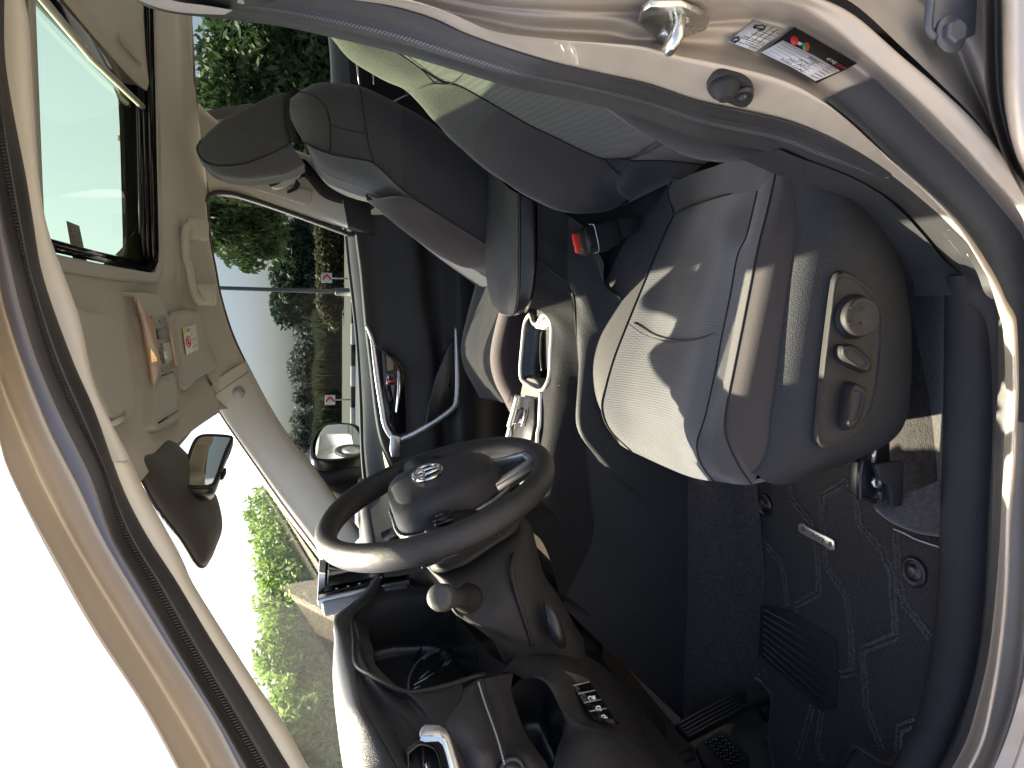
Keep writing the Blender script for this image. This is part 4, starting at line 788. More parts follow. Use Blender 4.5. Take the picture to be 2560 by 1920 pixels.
# front hinge pillar, dash end and the closed part of the rear side, just outside the picture
hp_ = loft('hinge_pillar', [[(.70, .665, .43), (.74, .665, .60), (.80, .665, .85), (.84, .665, 1.02)], [(.72, .70, .42), (.76, .70, .60), (.82, .70, .85), (.86, .70, 1.02)], [(.76, .72, .41), (.80, .72, .60), (.86, .72, .85), (.90, .72, 1.02)], [(.96, .76, .40), (.98, .76, .60), (1.0, .76, .85), (1.0, .76, 1.02)]], M_PAINT, CAR, nu=20, nv=14)
for zz in (.58, .90): box('door_hinge', (.90, .752, zz), .07, .03, .06, M_STEEL, hp_, bevel=.005)
slab('kick_panel', [(.60, .640, .35), (.90, .640, .35), (.95, .640, .80), (.66, .640, .80)], (0, .02, 0), M_LEATHF, CAR, bevel=.004)
slab('dash_end_cap', [(.60, .690, .72), (.95, .690, .72), (1.0, .700, 1.0), (.80, .705, 1.06), (.58, .705, 1.09), (.545, .700, 1.02), (.56, .690, .85)], (0, .008, 0), M_BLK, CAR, bevel=.004)
rdp2 = slab('rear_door_panel', [(-1.62, .79, .36), (-.46, .80, .36), (-.46, .80, 1.02), (-1.62, .77, 1.04)], (0, .075, 0), M_PAINT, CAR, bevel=.02)
tube('rear_door_frame', [(-.47, .81, 1.0), (-.50, .735, 1.22), (-.53, .665, 1.44), (-1.0, .655, 1.46), (-1.45, .66, 1.38), (-1.60, .76, 1.03)], .026, M_BLKG, rdp2, n=8)
tube('rear_door_handle', [(-1.45, .875, .93), (-1.36, .905, .94), (-1.27, .875, .945)], .012, M_PAINT, rdp2, n=8, nu=10)
slab('post_inner_trim', [(-.50, .705, .36), (-.30, .705, .36), (-.33, .705, 1.0), (-.40, .61, 1.42), (-.54, .61, 1.42)], (0, -.03, 0), M_BLK, CAR, bevel=.004)
# ================================================================== dashboard
CR.update({17: (1150, 560, 3.318), 18: (1000, 1550, 3.403), 19: (1150, 300, 3.607)})
dash = empty('dash_tmp'); bpy.data.objects.remove(dash)
def V(*r): return [P(k, x, y, d) for k, x, y, d in r]
crest = [(.53, -.74, 1.055), (.54, -.40, 1.06), (.545, -.10, 1.065), (.535, .08, 1.08), P(6, 330, 745, .20), P(6, 320, 900, .30), P(6, 311, 1100, .40), P(6, 330, 1300, .48), P(6, 358, 1500, .55), P(6, 390, 1659, .60), P(6, 430, 1850, .66), P(6, 470, 2000, .70)]
brow = [(.50, -.74, 1.035), (.50, -.40, 1.04), (.50, -.10, 1.045), (.50, .08, 1.05), P(6, 428, 765, .205), P(6, 434, 900, .32), P(6, 438, 1010, .42), P(6, 480, 1280, .57), P(6, 560, 1420, .61), P(6, 690, 1659, .67), P(6, 760, 1850, .71), P(6, 830, 2000, .74)]
cr_, br_ = crom(crest, 60), crom(brow, 60)
def dfront(x, dz):
    return [(x-.25*(y/.72)**2*(x-.53)/.5, y, z) for y, z in [(yy, (1.062+(.064 if yy > .16 else .064*max(0, (yy-.0)/.16)))*(1-dz)+1.035*dz) for yy in np.linspace(-.74, .72, 60)]]
dash = loft('dashboard', [br_+A3((.02, -.004, -.03)), br_, br_*.6+cr_*.4+A3((-.006, 0, .008)), cr_*.75+br_*.25+A3((-.003, 0, .004)), cr_, cr_+A3((.05, 0, -.006)), dfront(.68, .25), dfront(.82, .62), dfront(.95, 1.0), offs(dfront(1.07, 1.0), dz=-.07)], M_LEATH, CAR, nu=110, nv=48)
# defroster grille near the glass
for i in range(16):
    y = .18+i*.025
    box('defroster_slat', (.90-.18*(y/.7)**2, y, 1.062), .05, .006, .012, M_BLK, dash, bevel=.001)
# face under the brow, satin panel, hood side
c1 = V((6, 428, 765, .205), (6, 434, 900, .32), (6, 440, 1010, .42), (6, 480, 1280, .57), (6, 560, 1420, .61), (6, 690, 1659, .67), (6, 760, 1850, .71))
c2 = V((6, 436, 772, .21), (6, 446, 900, .325), (6, 458, 1060, .45), (6, 600, 1330, .56), (6, 680, 1460, .60), (6, 775, 1659, .655), (6, 840, 1850, .69))
c3 = V((6, 440, 776, .21), (6, 452, 905, .33), (6, 530, 1105, .495), (6, 690, 1330, .572), (6, 780, 1450, .605), (6, 850, 1659, .655), (6, 900, 1850, .69))
c4 = V((6, 560, 1124, .512), (6, 640, 1172, .532), (6, 740, 1212, .556), (6, 820, 1290, .577), (6, 890, 1400, .602), (6, 960, 1659, .65), (6, 990, 1850, .68))
c5 = V((6, 770, 1215, .558), (6, 850, 1206, .556), (6, 930, 1196, .553), (6, 960, 1270, .578), (6, 930, 1390, .605), (6, 1010, 1659, .65), (6, 1060, 1850, .68))
c6_ = V((6, 900, 1195, .553), (6, 1000, 1170, .548), (6, 1080, 1165, .55), (6, 1060, 1260, .58), (6, 1000, 1400, .61), (6, 1100, 1659, .65), (6, 1160, 1850, .68))
loft('face_panel', [c1, c2, c3, c4, c5, c6_], M_BLK, dash, nu=60, nv=36)
# instrument hood: opening loop and the hollow behind it
hl = V((6, 430, 768, .205), (6, 436, 900, .325), (6, 450, 1050, .45), (6, 560, 1122, .512), (6, 690, 1190, .548), (6, 770, 1211, .556), (6, 900, 1192, .552), (6, 1040, 1155, .545), (6, 1180, 1111, .537), (6, 1300, 1100, .532), (6, 1390, 1098, .525), (6, 1330, 1040, .49), (6, 1260, 1000, .45), (6, 1150, 880, .36), (6, 1040, 745, .27), (6, 1000, 640, .235), (6, 910, 582, .212), (6, 780, 595, .205), (6, 650, 606, .20), (6, 570, 640, .20), (6, 500, 700, .20))
hl = crom(hl, 90, True); hcn = hl.mean(axis=0)
def shrink(s, dx, dz=0.0): return hcn+(hl-hcn)*A3((s*.25+.0, s, s))+A3((dx+.0, 0, dz))
cav = loft('instrument_hood', [hl, hl+A3((.006, 0, 0)), hcn+(hl-hcn)*.97+A3((.03, 0, -.002)), hcn+(hl-hcn)*A3((.5, .92, .92))+A3((.07, 0, -.004)), hcn+(hl-hcn)*A3((.2, .86, .86))+A3((.10, 0, -.006)), hcn+(hl-hcn)*A3((.2, .002, .002))+A3((.10, 0, -.006))], M_BLKG, dash, nu=90, nv=30, closed_u=True)
tube('hood_lip', hl[:44], .003, M_BLK, dash, n=8)
# gauges: ring, needle and faint scale on the tilted face
def G(x, y): return PX(12, x, y, .575)
tube('gauge_ring', [G(855, 860), G(860, 780), G(900, 690), G(960, 620), G(1030, 570), G(1100, 545), G(1195, 530)], .0016, mat('dim_silver', (.35, .35, .36), .35, .6), dash, n=6, nu=40)
tube('gauge_ring', [G(975, 622), G(1030, 582), G(1095, 556)], .0022, M_SIL, dash, n=6, nu=12)
tube('gauge_needle', [G(1115, 460), G(1150, 520), G(1175, 565)], .0022, M_BLKG, dash, n=6)
tube('gauge_rim', [G(870, 660), G(940, 560), G(1040, 440), G(1120, 360)], .0015, M_BLKG, dash, n=6, nu=20)
for a, b in (((900, 830), (1005, 775)), ((905, 825), (1060, 735)), ((945, 780), (1020, 715)), ((1130, 680), (1160, 640)), ((1155, 675), (1187, 632)), ((900, 858), (950, 838))):
    tube('gauge_print', [G(*a), G(*b)], .0007, M_ICON, dash, n=5)
# touch screen standing on the dash
scr = slab('touch_screen', V((10, 150, 1100, -.125), (10, 790, 1085, -.125), (10, 862, 1262, .105), (10, 134, 1420, .105)), (.012, 0, -.002), M_SIL, dash, bevel=.002)
slab('screen_glass', [p+A3((-.0015, 0, 0)) for p in V((10, 158, 1112, -.12), (10, 780, 1096, -.12), (10, 838, 1242, .092), (10, 142, 1384, .092))], (.002, 0, 0), M_GLOSS, dash)
slab('screen_image', [p+A3((-.0022, 0, 0)) for p in V((10, 225, 1112, -.11), (10, 735, 1100, -.11), (10, 765, 1215, .07), (10, 212, 1325, .07))], (.0003, 0, 0), mat('switched_off_display', (.012, .014, .018), .12), dash)
slab('screen_back', V((10, 165, 1440, .11), (10, 855, 1290, .11), (10, 850, 1150, -.11), (10, 200, 1180, -.11)), (.03, 0, -.004), mat('grey_screen_case', (.22, .23, .24), .4), dash, bevel=.006)
for x, y in ((290, 1345), (380, 1325), (470, 1305), (640, 1255), (690, 1240)): box('screen_key', P(10, x, y, .085)+A3((-.003, 0, 0)), .0006, .004, .004, M_ICON, dash, bevel=0)
loft('screen_foot', [V((6, 760, 500, .08), (6, 780, 560, .10), (6, 760, 590, .12)), V((6, 880, 470, .10), (6, 900, 560, .13), (6, 880, 600, .16)), V((6, 960, 520, .16), (6, 980, 620, .2), (6, 960, 700, .24))], M_LEATH, dash, nu=12, nv=12)
# soft pad with stitching by the driver vent
pr = [V((18, 630, 520, .543), (18, 660, 505, .546), (18, 712, 500, .545)), V((18, 470, 640, .565), (18, 600, 640, .572), (18, 745, 640, .562)), V((18, 345, 800, .592), (18, 560, 790, .602), (18, 798, 790, .585)), V((18, 320, 900, .607), (18, 580, 900, .618), (18, 835, 900, .60)), V((18, 400, 1010, .620), (18, 640, 1020, .632), (18, 880, 1040, .618)), V((18, 460, 1130, .630), (18, 680, 1130, .645), (18, 912, 1140, .632)), V((18, 500, 1270, .640), (18, 700, 1270, .655), (18, 950, 1270, .645)), V((18, 560, 1500, .66), (18, 760, 1500, .675), (18, 1010, 1500, .665))]
pad = loft('soft_pad', pr, M_LEATH, dash, nu=24, nv=40)
st_ = V((18, 662, 510, .552), (18, 700, 640, .573), (18, 752, 790, .597), (18, 792, 900, .614), (18, 838, 1040, .632), (18, 862, 1130, .646), (18, 885, 1225, .655))
sc_ = crom(st_, 120)
for i in range(2, 117, 3): tube('stitch', [sc_[i]+A3((0, .002, 0)), sc_[i+1]+A3((0, .0035, .0005)), sc_[i+2]+A3((0, .002, 0))], .0011, M_THREAD, pad, n=5)
# strip between pad and pocket
loft('face_panel', [V((18, 712, 500, .545), (18, 745, 640, .562), (18, 798, 790, .585), (18, 835, 900, .60), (18, 880, 1040, .618), (18, 912, 1140, .632), (18, 950, 1270, .645), (18, 1010, 1500, .665)), V((18, 800, 480, .54), (18, 850, 620, .56), (18, 900, 780, .582), (18, 940, 900, .597), (18, 990, 1040, .62), (18, 1050, 1120, .64), (18, 1120, 1250, .655), (18, 1200, 1500, .67)), V((18, 965, 455, .525), (18, 945, 600, .545), (18, 985, 740, .565), (18, 1040, 900, .583), (18, 1090, 1000, .605), (18, 1180, 1130, .630), (18, 1255, 1240, .645), (18, 1340, 1500, .66))], M_BLK, dash, nu=40, nv=16)
tube('pad_seam', [p+A3((0, .001, 0)) for p in V((18, 712, 500, .545), (18, 745, 640, .562), (18, 798, 790, .585), (18, 835, 900, .60), (18, 880, 1040, .618), (18, 912, 1140, .632), (18, 940, 1225, .642))], .0011, M_THREADK, dash, n=6, nu=30)
# pocket
pk = crom(V((18, 945, 600, .545), (18, 985, 540, .538), (18, 1050, 495, .53), (18, 1150, 488, .53), (18, 1220, 490, .532), (18, 1262, 540, .54), (18, 1330, 690, .56), (18, 1400, 840, .578), (18, 1392, 920, .588), (18, 1340, 1060, .61), (18, 1290, 1259, .64), (18, 1270, 1270, .642), (18, 1180, 1130, .630), (18, 1090, 1000, .605), (18, 1040, 900, .583), (18, 985, 740, .565)), 60, True)
pc = pk.mean(axis=0)
loft('pocket', [pk, pk+A3((.004, -.004, -.002)), pc+(pk-pc)*.94+A3((.035, -.02, -.005)), pc+(pk-pc)*.85+A3((.08, -.04, -.01)), pc+(pk-pc)*.002+A3((.08, -.04, -.01))], M_BLKG, dash, nu=60, nv=20, closed_u=True)
# knee panel with the switch row
k1 = V((18, 870, 442, .515), (18, 960, 335, .495), (18, 1060, 232, .475), (18, 1280, 236, .45), (18, 1460, 240, .43), (18, 1690, 368, .39), (18, 1950, 590, .33), (18, 2250, 850, .27))
k2 = V((18, 965, 455, .528), (18, 1050, 492, .532), (18, 1130, 488, .533), (18, 1300, 400, .52), (18, 1480, 420, .50), (18, 1720, 580, .46), (18, 1980, 790, .41), (18, 2280, 1050, .35))
k3 = V((18, 1050, 495, .535), (18, 1150, 488, .538), (18, 1250, 520, .545), (18, 1380, 560, .545), (18, 1560, 640, .535), (18, 1780, 800, .505), (18, 2020, 960, .465), (18, 2310, 1210, .41))
k4 = V((18, 1225, 492, .54), (18, 1300, 620, .555), (18, 1380, 780, .575), (18, 1480, 830, .58), (18, 1640, 860, .578), (18, 1850, 920, .56), (18, 2060, 1080, .53), (18, 2330, 1330, .47))
k5 = V((18, 1405, 850, .582), (18, 1410, 880, .586), (18, 1440, 900, .592), (18, 1520, 912, .598), (18, 1680, 930, .60), (18, 1880, 990, .59), (18, 2090, 1150, .565), (18, 2340, 1400, .51))
k6 = V((18, 1392, 925, .59), (18, 1390, 970, .60), (18, 1420, 1010, .612), (18, 1520, 1010, .622), (18, 1680, 1020, .625), (18, 1880, 1080, .618), (18, 2100, 1230, .595), (18, 2340, 1480, .54))
k7 = V((18, 1300, 1259, .645), (18, 1330, 1270, .65), (18, 1400, 1275, .66), (18, 1520, 1290, .668), (18, 1700, 1300, .67), (18, 1900, 1330, .665), (18, 2120, 1420, .64), (18, 2340, 1620, .58))
k8 = V((18, 1280, 1500, .68), (18, 1320, 1500, .69), (18, 1400, 1520, .69), (18, 1520, 1540, .70), (18, 1720, 1560, .70), (18, 1920, 1580, .69), (18, 2140, 1640, .67), (18, 2340, 1760, .60))
knee = loft('knee_panel', [k1, k2, k3, k4, k5], M_BLK, dash, nu=60, nv=30)
loft('lower_pad', [k5, k6, k7, k8], M_LEATH, dash, nu=60, nv=24)
loft('knee_return', [k1, crom(k1, 30)+A3((.03, -.03, -.005)), crom(k1, 30)+A3((.14, -.10, -.02))], M_BLKG, dash, nu=30, nv=8)
slab('card_slot', [p+A3((0, .003, .002)) for p in V((18, 1412, 422, .512), (18, 1520, 450, .508), (18, 1622, 498, .502), (18, 1615, 515, .508), (18, 1480, 548, .522), (18, 1445, 490, .517))], (-.004, .006, .004), mat('warm_black_plastic', (.05, .045, .038), .45, bump=('grain', 1100, .4)), dash, bevel=.002)
swp = V((18, 1475, 548, .526), (18, 1612, 515, .518), (18, 1858, 880, .570), (18, 1840, 872, .574), (18, 1650, 825, .582))
slab('switch_row', [p+A3((-.002, .006, .003)) for p in swp], (.004, -.004, -.004), M_GLOSS, dash, bevel=.001)
for s in (.02, .25, .50, .74):
    a = V((18, 1475+190*s, 548+300*s, .527+.055*s), (18, 1612+200*s, 515+310*s, .519+.05*s))
    q = [a[0]+A3((-.004, .008, .004)), a[1]+A3((-.004, .008, .004))]
    tube('switch_gap', q, .0010, mat('grey_edge', (.25, .25, .25), .4) if s == .02 else bpy.data.materials['grey_edge'], dash, n=5)
def ic(pts, y, r=.0009):
    tube('switch_icon', [P(18, a, b, y)+A3((-.004, .009, .004)) for a, b in pts], r, M_ICON, dash, n=5)
ic([(1602, 648), (1625, 640), (1638, 660), (1615, 672), (1602, 648)], .548); ic([(1642, 640), (1650, 668)], .548, .0016); ic([(1655, 634), (1664, 664)], .548, .0008); ic([(1620, 672), (1626, 680)], .548)
ic([(1668, 745), (1672, 728), (1690, 722), (1706, 730), (1710, 746), (1668, 748)], .560); 
for i in range(5): ic([(1674+9*i, 750), (1678+9*i, 762)], .560, .0007)
ic([(1714, 815), (1718, 802), (1732, 798), (1746, 805), (1750, 816)], .568); ic([(1710, 824), (1765, 818)], .568, .0012); ic([(1698, 822), (1704, 838)], .568, .0016)
for i in range(5): tube('dimmer_wheel', [P(18, 1745+4*i, 845+3*i, .575)+A3((-.004, .0085, .004)), P(18, 1815+4*i, 835+8*i, .575)+A3((-.004, .0085, .004))], .0011, M_BLK, dash, n=5)
# driver vent: silver corner trim, black frame, vanes
vt = V((18, 152, 975, .632), (18, 170, 915, .628), (18, 212, 876, .625), (18, 330, 884, .628), (18, 395, 920, .634), (18, 425, 985, .640), (18, 470, 1120, .652), (18, 520, 1290, .664), (18, 580, 1500, .68), (18, 470, 1500, .68), (18, 420, 1290, .664), (18, 372, 1090, .650), (18, 345, 1015, .644), (18, 310, 985, .640), (18, 200, 990, .636))
slab('vent_trim', vt, (0, .010, 0), M_SIL, dash, bevel=.003)
slab('vent_trim_face', [p+A3((0, .0105, 0)) for p in V((18, 158, 972, .632), (18, 172, 935, .630), (18, 330, 930, .633), (18, 375, 960, .638), (18, 400, 1020, .644), (18, 440, 1150, .655), (18, 490, 1300, .664), (18, 545, 1500, .68), (18, 478, 1500, .68), (18, 425, 1290, .664), (18, 375, 1085, .650), (18, 348, 1012, .644), (18, 312, 980, .640), (18, 200, 986, .636))], (0, .0015, 0), mat('pale_blue_silver', (.62, .70, .72), .25, .7), dash, bevel=.001)
vf = V((18, 55, 1110, .645), (18, 75, 1080, .642), (18, 165, 1018, .638), (18, 282, 1058, .640), (18, 318, 1125, .646), (18, 350, 1270, .66), (18, 380, 1500, .675), (18, 100, 1500, .675))
vfc = A3(vf); vc_ = vfc.mean(axis=0)
loft('vent_frame', [vfc, vfc+A3((0, .008, 0)), vc_+(vfc-vc_)*.93+A3((0, .009, 0)), vc_+(vfc-vc_)*.86+A3((0, .002, 0)), vc_+(vfc-vc_)*.84+A3((.02, -.03, 0)), vc_+(vfc-vc_)*.002+A3((.02, -.03, 0))], M_BLKG, dash, nu=60, nv=24, closed_u=True)
for a, b, r in (((188, 1068), (210, 1500), .0045), ((95, 1150), (120, 1500), .003)):
    tube('vent_vane', [P(18, a[0], a[1], .640), P(18, (a[0]+b[0])/2, (a[1]+b[1])/2, .655), P(18, b[0], b[1], .672)], r, M_BLKG, dash, n=8, flat=.5)
slab('vent_tab', V((18, 205, 1200, .660), (18, 245, 1185, .660), (18, 262, 1300, .668), (18, 215, 1300, .668)), (0, .008, 0), M_BLKG, dash, bevel=.002)
slab('vent_tab_mark', V((18, 212, 1225, .669), (18, 226, 1210, .669), (18, 232, 1300, .677), (18, 218, 1300, .677)), (0, .001, 0), bpy.data.materials['pale_blue_silver'], dash)
disc('face_knob', P(18, 945, 1275, .652), (-.3, 1, .1), [(.016, 0), (.016, .006), (.012, .009), (.011, .006)], M_BLKG, dash)
# --- steering column shroud, ignition side, stalk
colm = loft('column_cover', [V((10, 930, 1010, .37), (10, 985, 1090, .42), (10, 1100, 1160, .455), (10, 1290, 1100, .465), (10, 1480, 985, .455), (10, 1690, 860, .43), (10, 1745, 700, .36)), V((10, 945, 1070, .40), (10, 1000, 1130, .45), (10, 1110, 1195, .475), (10, 1310, 1140, .485), (10, 1500, 1010, .475), (10, 1716, 868, .45), (10, 1745, 640, .40))], M_BLK, CAR, nu=30, nv=6)
bpy.data.objects.remove(colm)
w0 = V((10, 760, 860, .40), (10, 840, 960, .44), (10, 960, 1020, .458), (10, 1150, 960, .46), (10, 1400, 850, .455), (10, 1640, 720, .44), (10, 1760, 560, .38))
w1 = V((10, 930, 1010, .40), (10, 1000, 1080, .445), (10, 1120, 1120, .463), (10, 1270, 1060, .468), (10, 1470, 950, .462), (10, 1680, 800, .445), (10, 1750, 620, .385))
w2 = V((10, 1015, 1150, .42), (10, 1060, 1180, .455), (10, 1130, 1192, .470), (10, 1300, 1140, .475), (10, 1500, 1010, .468), (10, 1712, 866, .45), (10, 1732, 740, .39))
colm = loft('column_cover', [w0, w1, w2, crom(w2, 20)+A3((.01, -.02, 0))], M_BLK, CAR, nu=40, nv=16)
disc('cover_screw_hole', P(10, 1548, 890, .463), (-.2, 1, -.1), [(.0062, -.002), (.0062, .0012), (.0050, .0014), (.0045, -.004)], M_GLOSS, colm, n=20)
tube('cover_seam', [P(10, 1440, 838, .463), P(10, 1452, 900, .47), P(10, 1462, 962, .470)], .0007, M_THREADK, colm, n=5)
s0 = V((10, 985, 1120, .40), (10, 1040, 1190, .44), (10, 1110, 1212, .455), (10, 1310, 1160, .46), (10, 1500, 1030, .455), (10, 1725, 880, .435), (10, 1760, 760, .37))
s1 = V((10, 1030, 1200, .42), (10, 1100, 1260, .46), (10, 1180, 1280, .475), (10, 1370, 1240, .48), (10, 1560, 1120, .475), (10, 1790, 980, .45), (10, 1830, 850, .38))
s2 = V((6, 960, 570, .42), (6, 1000, 640, .46), (6, 1060, 750, .495), (6, 1220, 780, .51), (6, 1380, 640, .505), (6, 1540, 540, .47), (6, 1560, 500, .38))
s3 = V((6, 1030, 720, .44), (6, 1060, 760, .475), (6, 1180, 772, .50), (6, 1290, 860, .512), (6, 1440, 760, .507), (6, 1640, 700, .47), (6, 1650, 640, .38))
s4 = V((6, 1180, 772, .47), (6, 1240, 860, .488), (6, 1300, 940, .50), (6, 1400, 950, .503), (6, 1520, 900, .50), (6, 1720, 860, .46), (6, 1730, 780, .38))
s5 = V((6, 1300, 960, .475), (6, 1335, 1045, .485), (6, 1380, 1050, .49), (6, 1460, 1040, .488), (6, 1600, 1010, .475), (6, 1790, 1010, .44), (6, 1800, 900, .36))
loft('column_cover', [crom(s0, 20)+A3((.0, -.03, 0)), s0, s1, s2, s3, s4, s5], M_BLK, CAR, nu=44, nv=40)
tube('cover_crease', V((6, 1385, 390, .47), (6, 1370, 470, .49), (6, 1400, 620, .507), (6, 1450, 780, .510), (6, 1495, 930, .503)), .003, M_BLK, CAR, n=8, nu=24)
tube('release_lever', V((6, 1570, 680, .505), (6, 1610, 760, .515), (6, 1640, 860, .518), (6, 1670, 930, .50)), [.004, .010, .010, .006], M_BLKG, CAR, n=10, nu=20)
stk = empty('wiper_stalk', tuple(P(6, 1115, 655, .49))); tag(stk, 'black light stalk with round grey knob on the steering column', 'stalk')
sb_, sk_ = P(6, 1118, 655, .488), P(6, 955, 648, .585); ax_ = sk_-sb_; Ls = np.linalg.norm(ax_)
disc('stalk_collar', sb_-ax_/Ls*.004, ax_+A3((-.02, .03, -.02)), [(.027, -.01), (.027, .004), (.0245, .007), (.0215, .005), (.0205, .001), (.010, .001)], M_BLK, stk, n=32)
disc('stalk_sleeve', sb_, ax_, [(.020, 0), (.0185, .012), (.0145, .035), (.012, .05), (.012, Ls*.85)], M_BLK, stk, n=28)
disc('stalk_knob', sk_-ax_/Ls*.014, ax_, [(.010, -.004), (.0145, -.002), (.0160, .002), (.0160, .018), (.0152, .0215), (.013, .0235), (.008, .0245), (.001, .0248)], mat('grey_black_knob', (.045, .043, .040), .5, bump=('noise', 1300, .3)), stk, n=32)
tube('stalk_seam', [sb_+ax_*.12+A3((-.01, .016, 0)), sb_+ax_*.45+A3((-.007, .013, 0))], .0007, M_THREADK, stk, n=5)
# ================================================================== centre console
# rear box with padded lid
lid = [V((4, 1232, 1000, -.10), (4, 1222, 1350, -.10), (5, 1216, 60, -.10), (5, 1218, 180, -.098), (5, 1235, 300, -.09), (5, 1262, 385, -.075), (5, 1300, 430, -.05)),
       V((4, 1280, 1040, -.04), (4, 1275, 1350, -.04), (5, 1275, 60, -.04), (5, 1278, 200, -.04), (5, 1285, 320, -.04), (5, 1300, 405, -.035), (5, 1325, 446, -.025)),
       V((4, 1350, 1110, .045), (4, 1352, 1350, .045), (5, 1352, 60, .045), (5, 1352, 200, .045), (5, 1348, 330, .042), (5, 1345, 410, .03), (5, 1345, 450, .012)),
       V((4, 1395, 1140, .078), (4, 1398, 1350, .078), (5, 1398, 60, .078), (5, 1398, 200, .078), (5, 1395, 330, .072), (5, 1380, 415, .055), (5, 1365, 450, .035)),
       V((4, 1418, 1150, .090), (4, 1422, 1350, .090), (5, 1422, 60, .090), (5, 1422, 200, .090), (5, 1416, 330, .083), (5, 1400, 420, .065), (5, 1380, 448, .045))]
con = loft('console_lid', lid, M_LEATH, CAR, nu=40, nv=28)
lidb = [lid[-1], offs(lid[-1], dz=-.002, dy=-.003), V((4, 1428, 1155, .088), (4, 1432, 1350, .088), (5, 1432, 60, .088), (5, 1432, 200, .088), (5, 1426, 330, .081), (5, 1408, 424, .063), (5, 1386, 450, .043)), V((4, 1500, 1190, .092), (4, 1505, 1350, .092), (5, 1510, 60, .092), (5, 1510, 200, .092), (5, 1490, 330, .085), (5, 1460, 400, .07), (5, 1440, 430, .05)), V((4, 1525, 1200, .085), (4, 1528, 1350, .085), (5, 1530, 60, .085), (5, 1530, 200, .085), (5, 1512, 330, .078), (5, 1480, 400, .06), (5, 1455, 432, .04))]
loft('lid_side', lidb, M_BLKG, con, nu=40, nv=20)
lst = crom(lid[-1], 90)-A3((0, .001, -.003))
tube('lid_seam', lst, .0012, M_THREADK, con, n=5)
# console flank: upper surface beside the lid, slope, big side panel (enlarged views 5, 17, 19, 8, 9)
e1 = V((19, 700, 740, .10), (19, 700, 1000, .10), (17, 643, 120, .10), (17, 642, 280, .10), (17, 625, 480, .098), (17, 600, 620, .09), (17, 570, 690, .08))
e2 = V((19, 860, 800, .118), (19, 860, 1050, .118), (17, 760, 180, .118), (17, 770, 390, .118), (17, 775, 520, .115), (17, 770, 640, .112), (17, 755, 745, .10))
e3 = V((19, 960, 850, .128), (19, 965, 1100, .128), (17, 885, 260, .13), (17, 890, 490, .13), (17, 915, 545, .13), (17, 925, 640, .128), (17, 930, 745, .124))
loft('console_flank', [e1, e2, e3], M_CONS, con, nu=40, nv=12)
e4 = V((19, 960, 850, .130), (19, 965, 1100, .130), (17, 885, 260, .132), (17, 892, 490, .132), (17, 935, 560, .132), (17, 955, 800, .131), (17, 998, 1280, .131), (17, 1020, 1500, .131), (17, 1030, 1659, .131), (6, 1838, 80, .133), (6, 1856, 180, .135), (6, 1850, 300, .138), (6, 1770, 480, .142), (6, 1670, 690, .15))
e5 = V((19, 1150, 1000, .150), (19, 1200, 1250, .150), (17, 1100, 420, .152), (17, 1090, 620, .152), (17, 1090, 760, .152), (17, 1100, 1000, .152), (8, 100, 900, .155), (8, 200, 1060, .155), (8, 330, 1200, .155), (9, 330, 330, .158), (9, 340, 450, .16), (9, 330, 600, .16), (9, 250, 760, .165), (9, 120, 860, .17))
e6 = V((19, 1300, 1300, .170), (19, 1300, 1500, .170), (8, 300, 300, .175), (8, 350, 600, .175), (8, 420, 800, .175), (8, 520, 1000, .175), (9, 604, 100, .175), (9, 610, 300, .175), (9, 612, 450, .175), (9, 610, 600, .175), (9, 610, 750, .175), (9, 602, 900, .178), (9, 592, 1100, .18), (9, 588, 1300, .18))
side_p = loft('console_side', [e4, e5, e6], M_LEATHF, con, nu=80, nv=16)
tube('panel_joint', crom([p+A3((0, .0005, .0)) for p in e4], 60), .0010, M_THREADK, con, n=6)
tube('panel_joint', V((9, 612, 648, .176), (9, 500, 690, .172), (9, 380, 745, .17), (9, 330, 790, .172), (9, 260, 880, .175)), .0009, M_BLKG, con, n=6, nu=30)
# cup pocket with silver rim
rim = [(17, 580, 752, -.03), (17, 548, 800, -.05), (17, 532, 870, -.055), (17, 520, 1000, -.058), (17, 506, 1150, -.06), (17, 505, 1240, -.06), (17, 515, 1290, -.055), (17, 560, 1330, -.02), (17, 620, 1370, .04), (17, 680, 1380, .075), (17, 720, 1330, .088), (17, 745, 1250, .09), (17, 755, 1050, .09), (17, 765, 880, .09), (17, 752, 800, .085), (17, 700, 752, .06), (17, 672, 780, .045), (17, 645, 830, .03), (17, 610, 820, .005), (17, 595, 775, -.015)]
rp_ = crom(V(*rim), 100, True); rc_ = rp_.mean(axis=0)
tube('pocket_rim', rp_, .0048, mat('satin_nickel', (.50, .49, .46), .35, .7), con, closed=True, n=10)
loft('pocket_well', [rp_, rp_+A3((0, 0, -.006)), rc_+(rp_-rc_)*A3((.93, .90, 1))+A3((0, 0, -.03)), rc_+(rp_-rc_)*A3((.90, .84, 1))+A3((0, 0, -.10)), rc_+(rp_-rc_)*A3((.002, .002, 1))+A3((0, 0, -.10))], M_BLKG, con, nu=90, nv=26, closed_u=True)
slab('bottle_tooth', V((17, 598, 830, .00), (17, 640, 838, .03), (17, 700, 770, .055), (17, 745, 830, .078), (17, 680, 878, .055), (17, 620, 868, .015)), (0, 0, -.03), bpy.data.materials['satin_nickel'], con, bevel=.005)
tube('well_rib', V((17, 690, 880, .05), (17, 672, 930, .045), (17, 668, 1100, .045), (17, 680, 1220, .05)), .002, M_BLKG, con, n=6, nu=20)
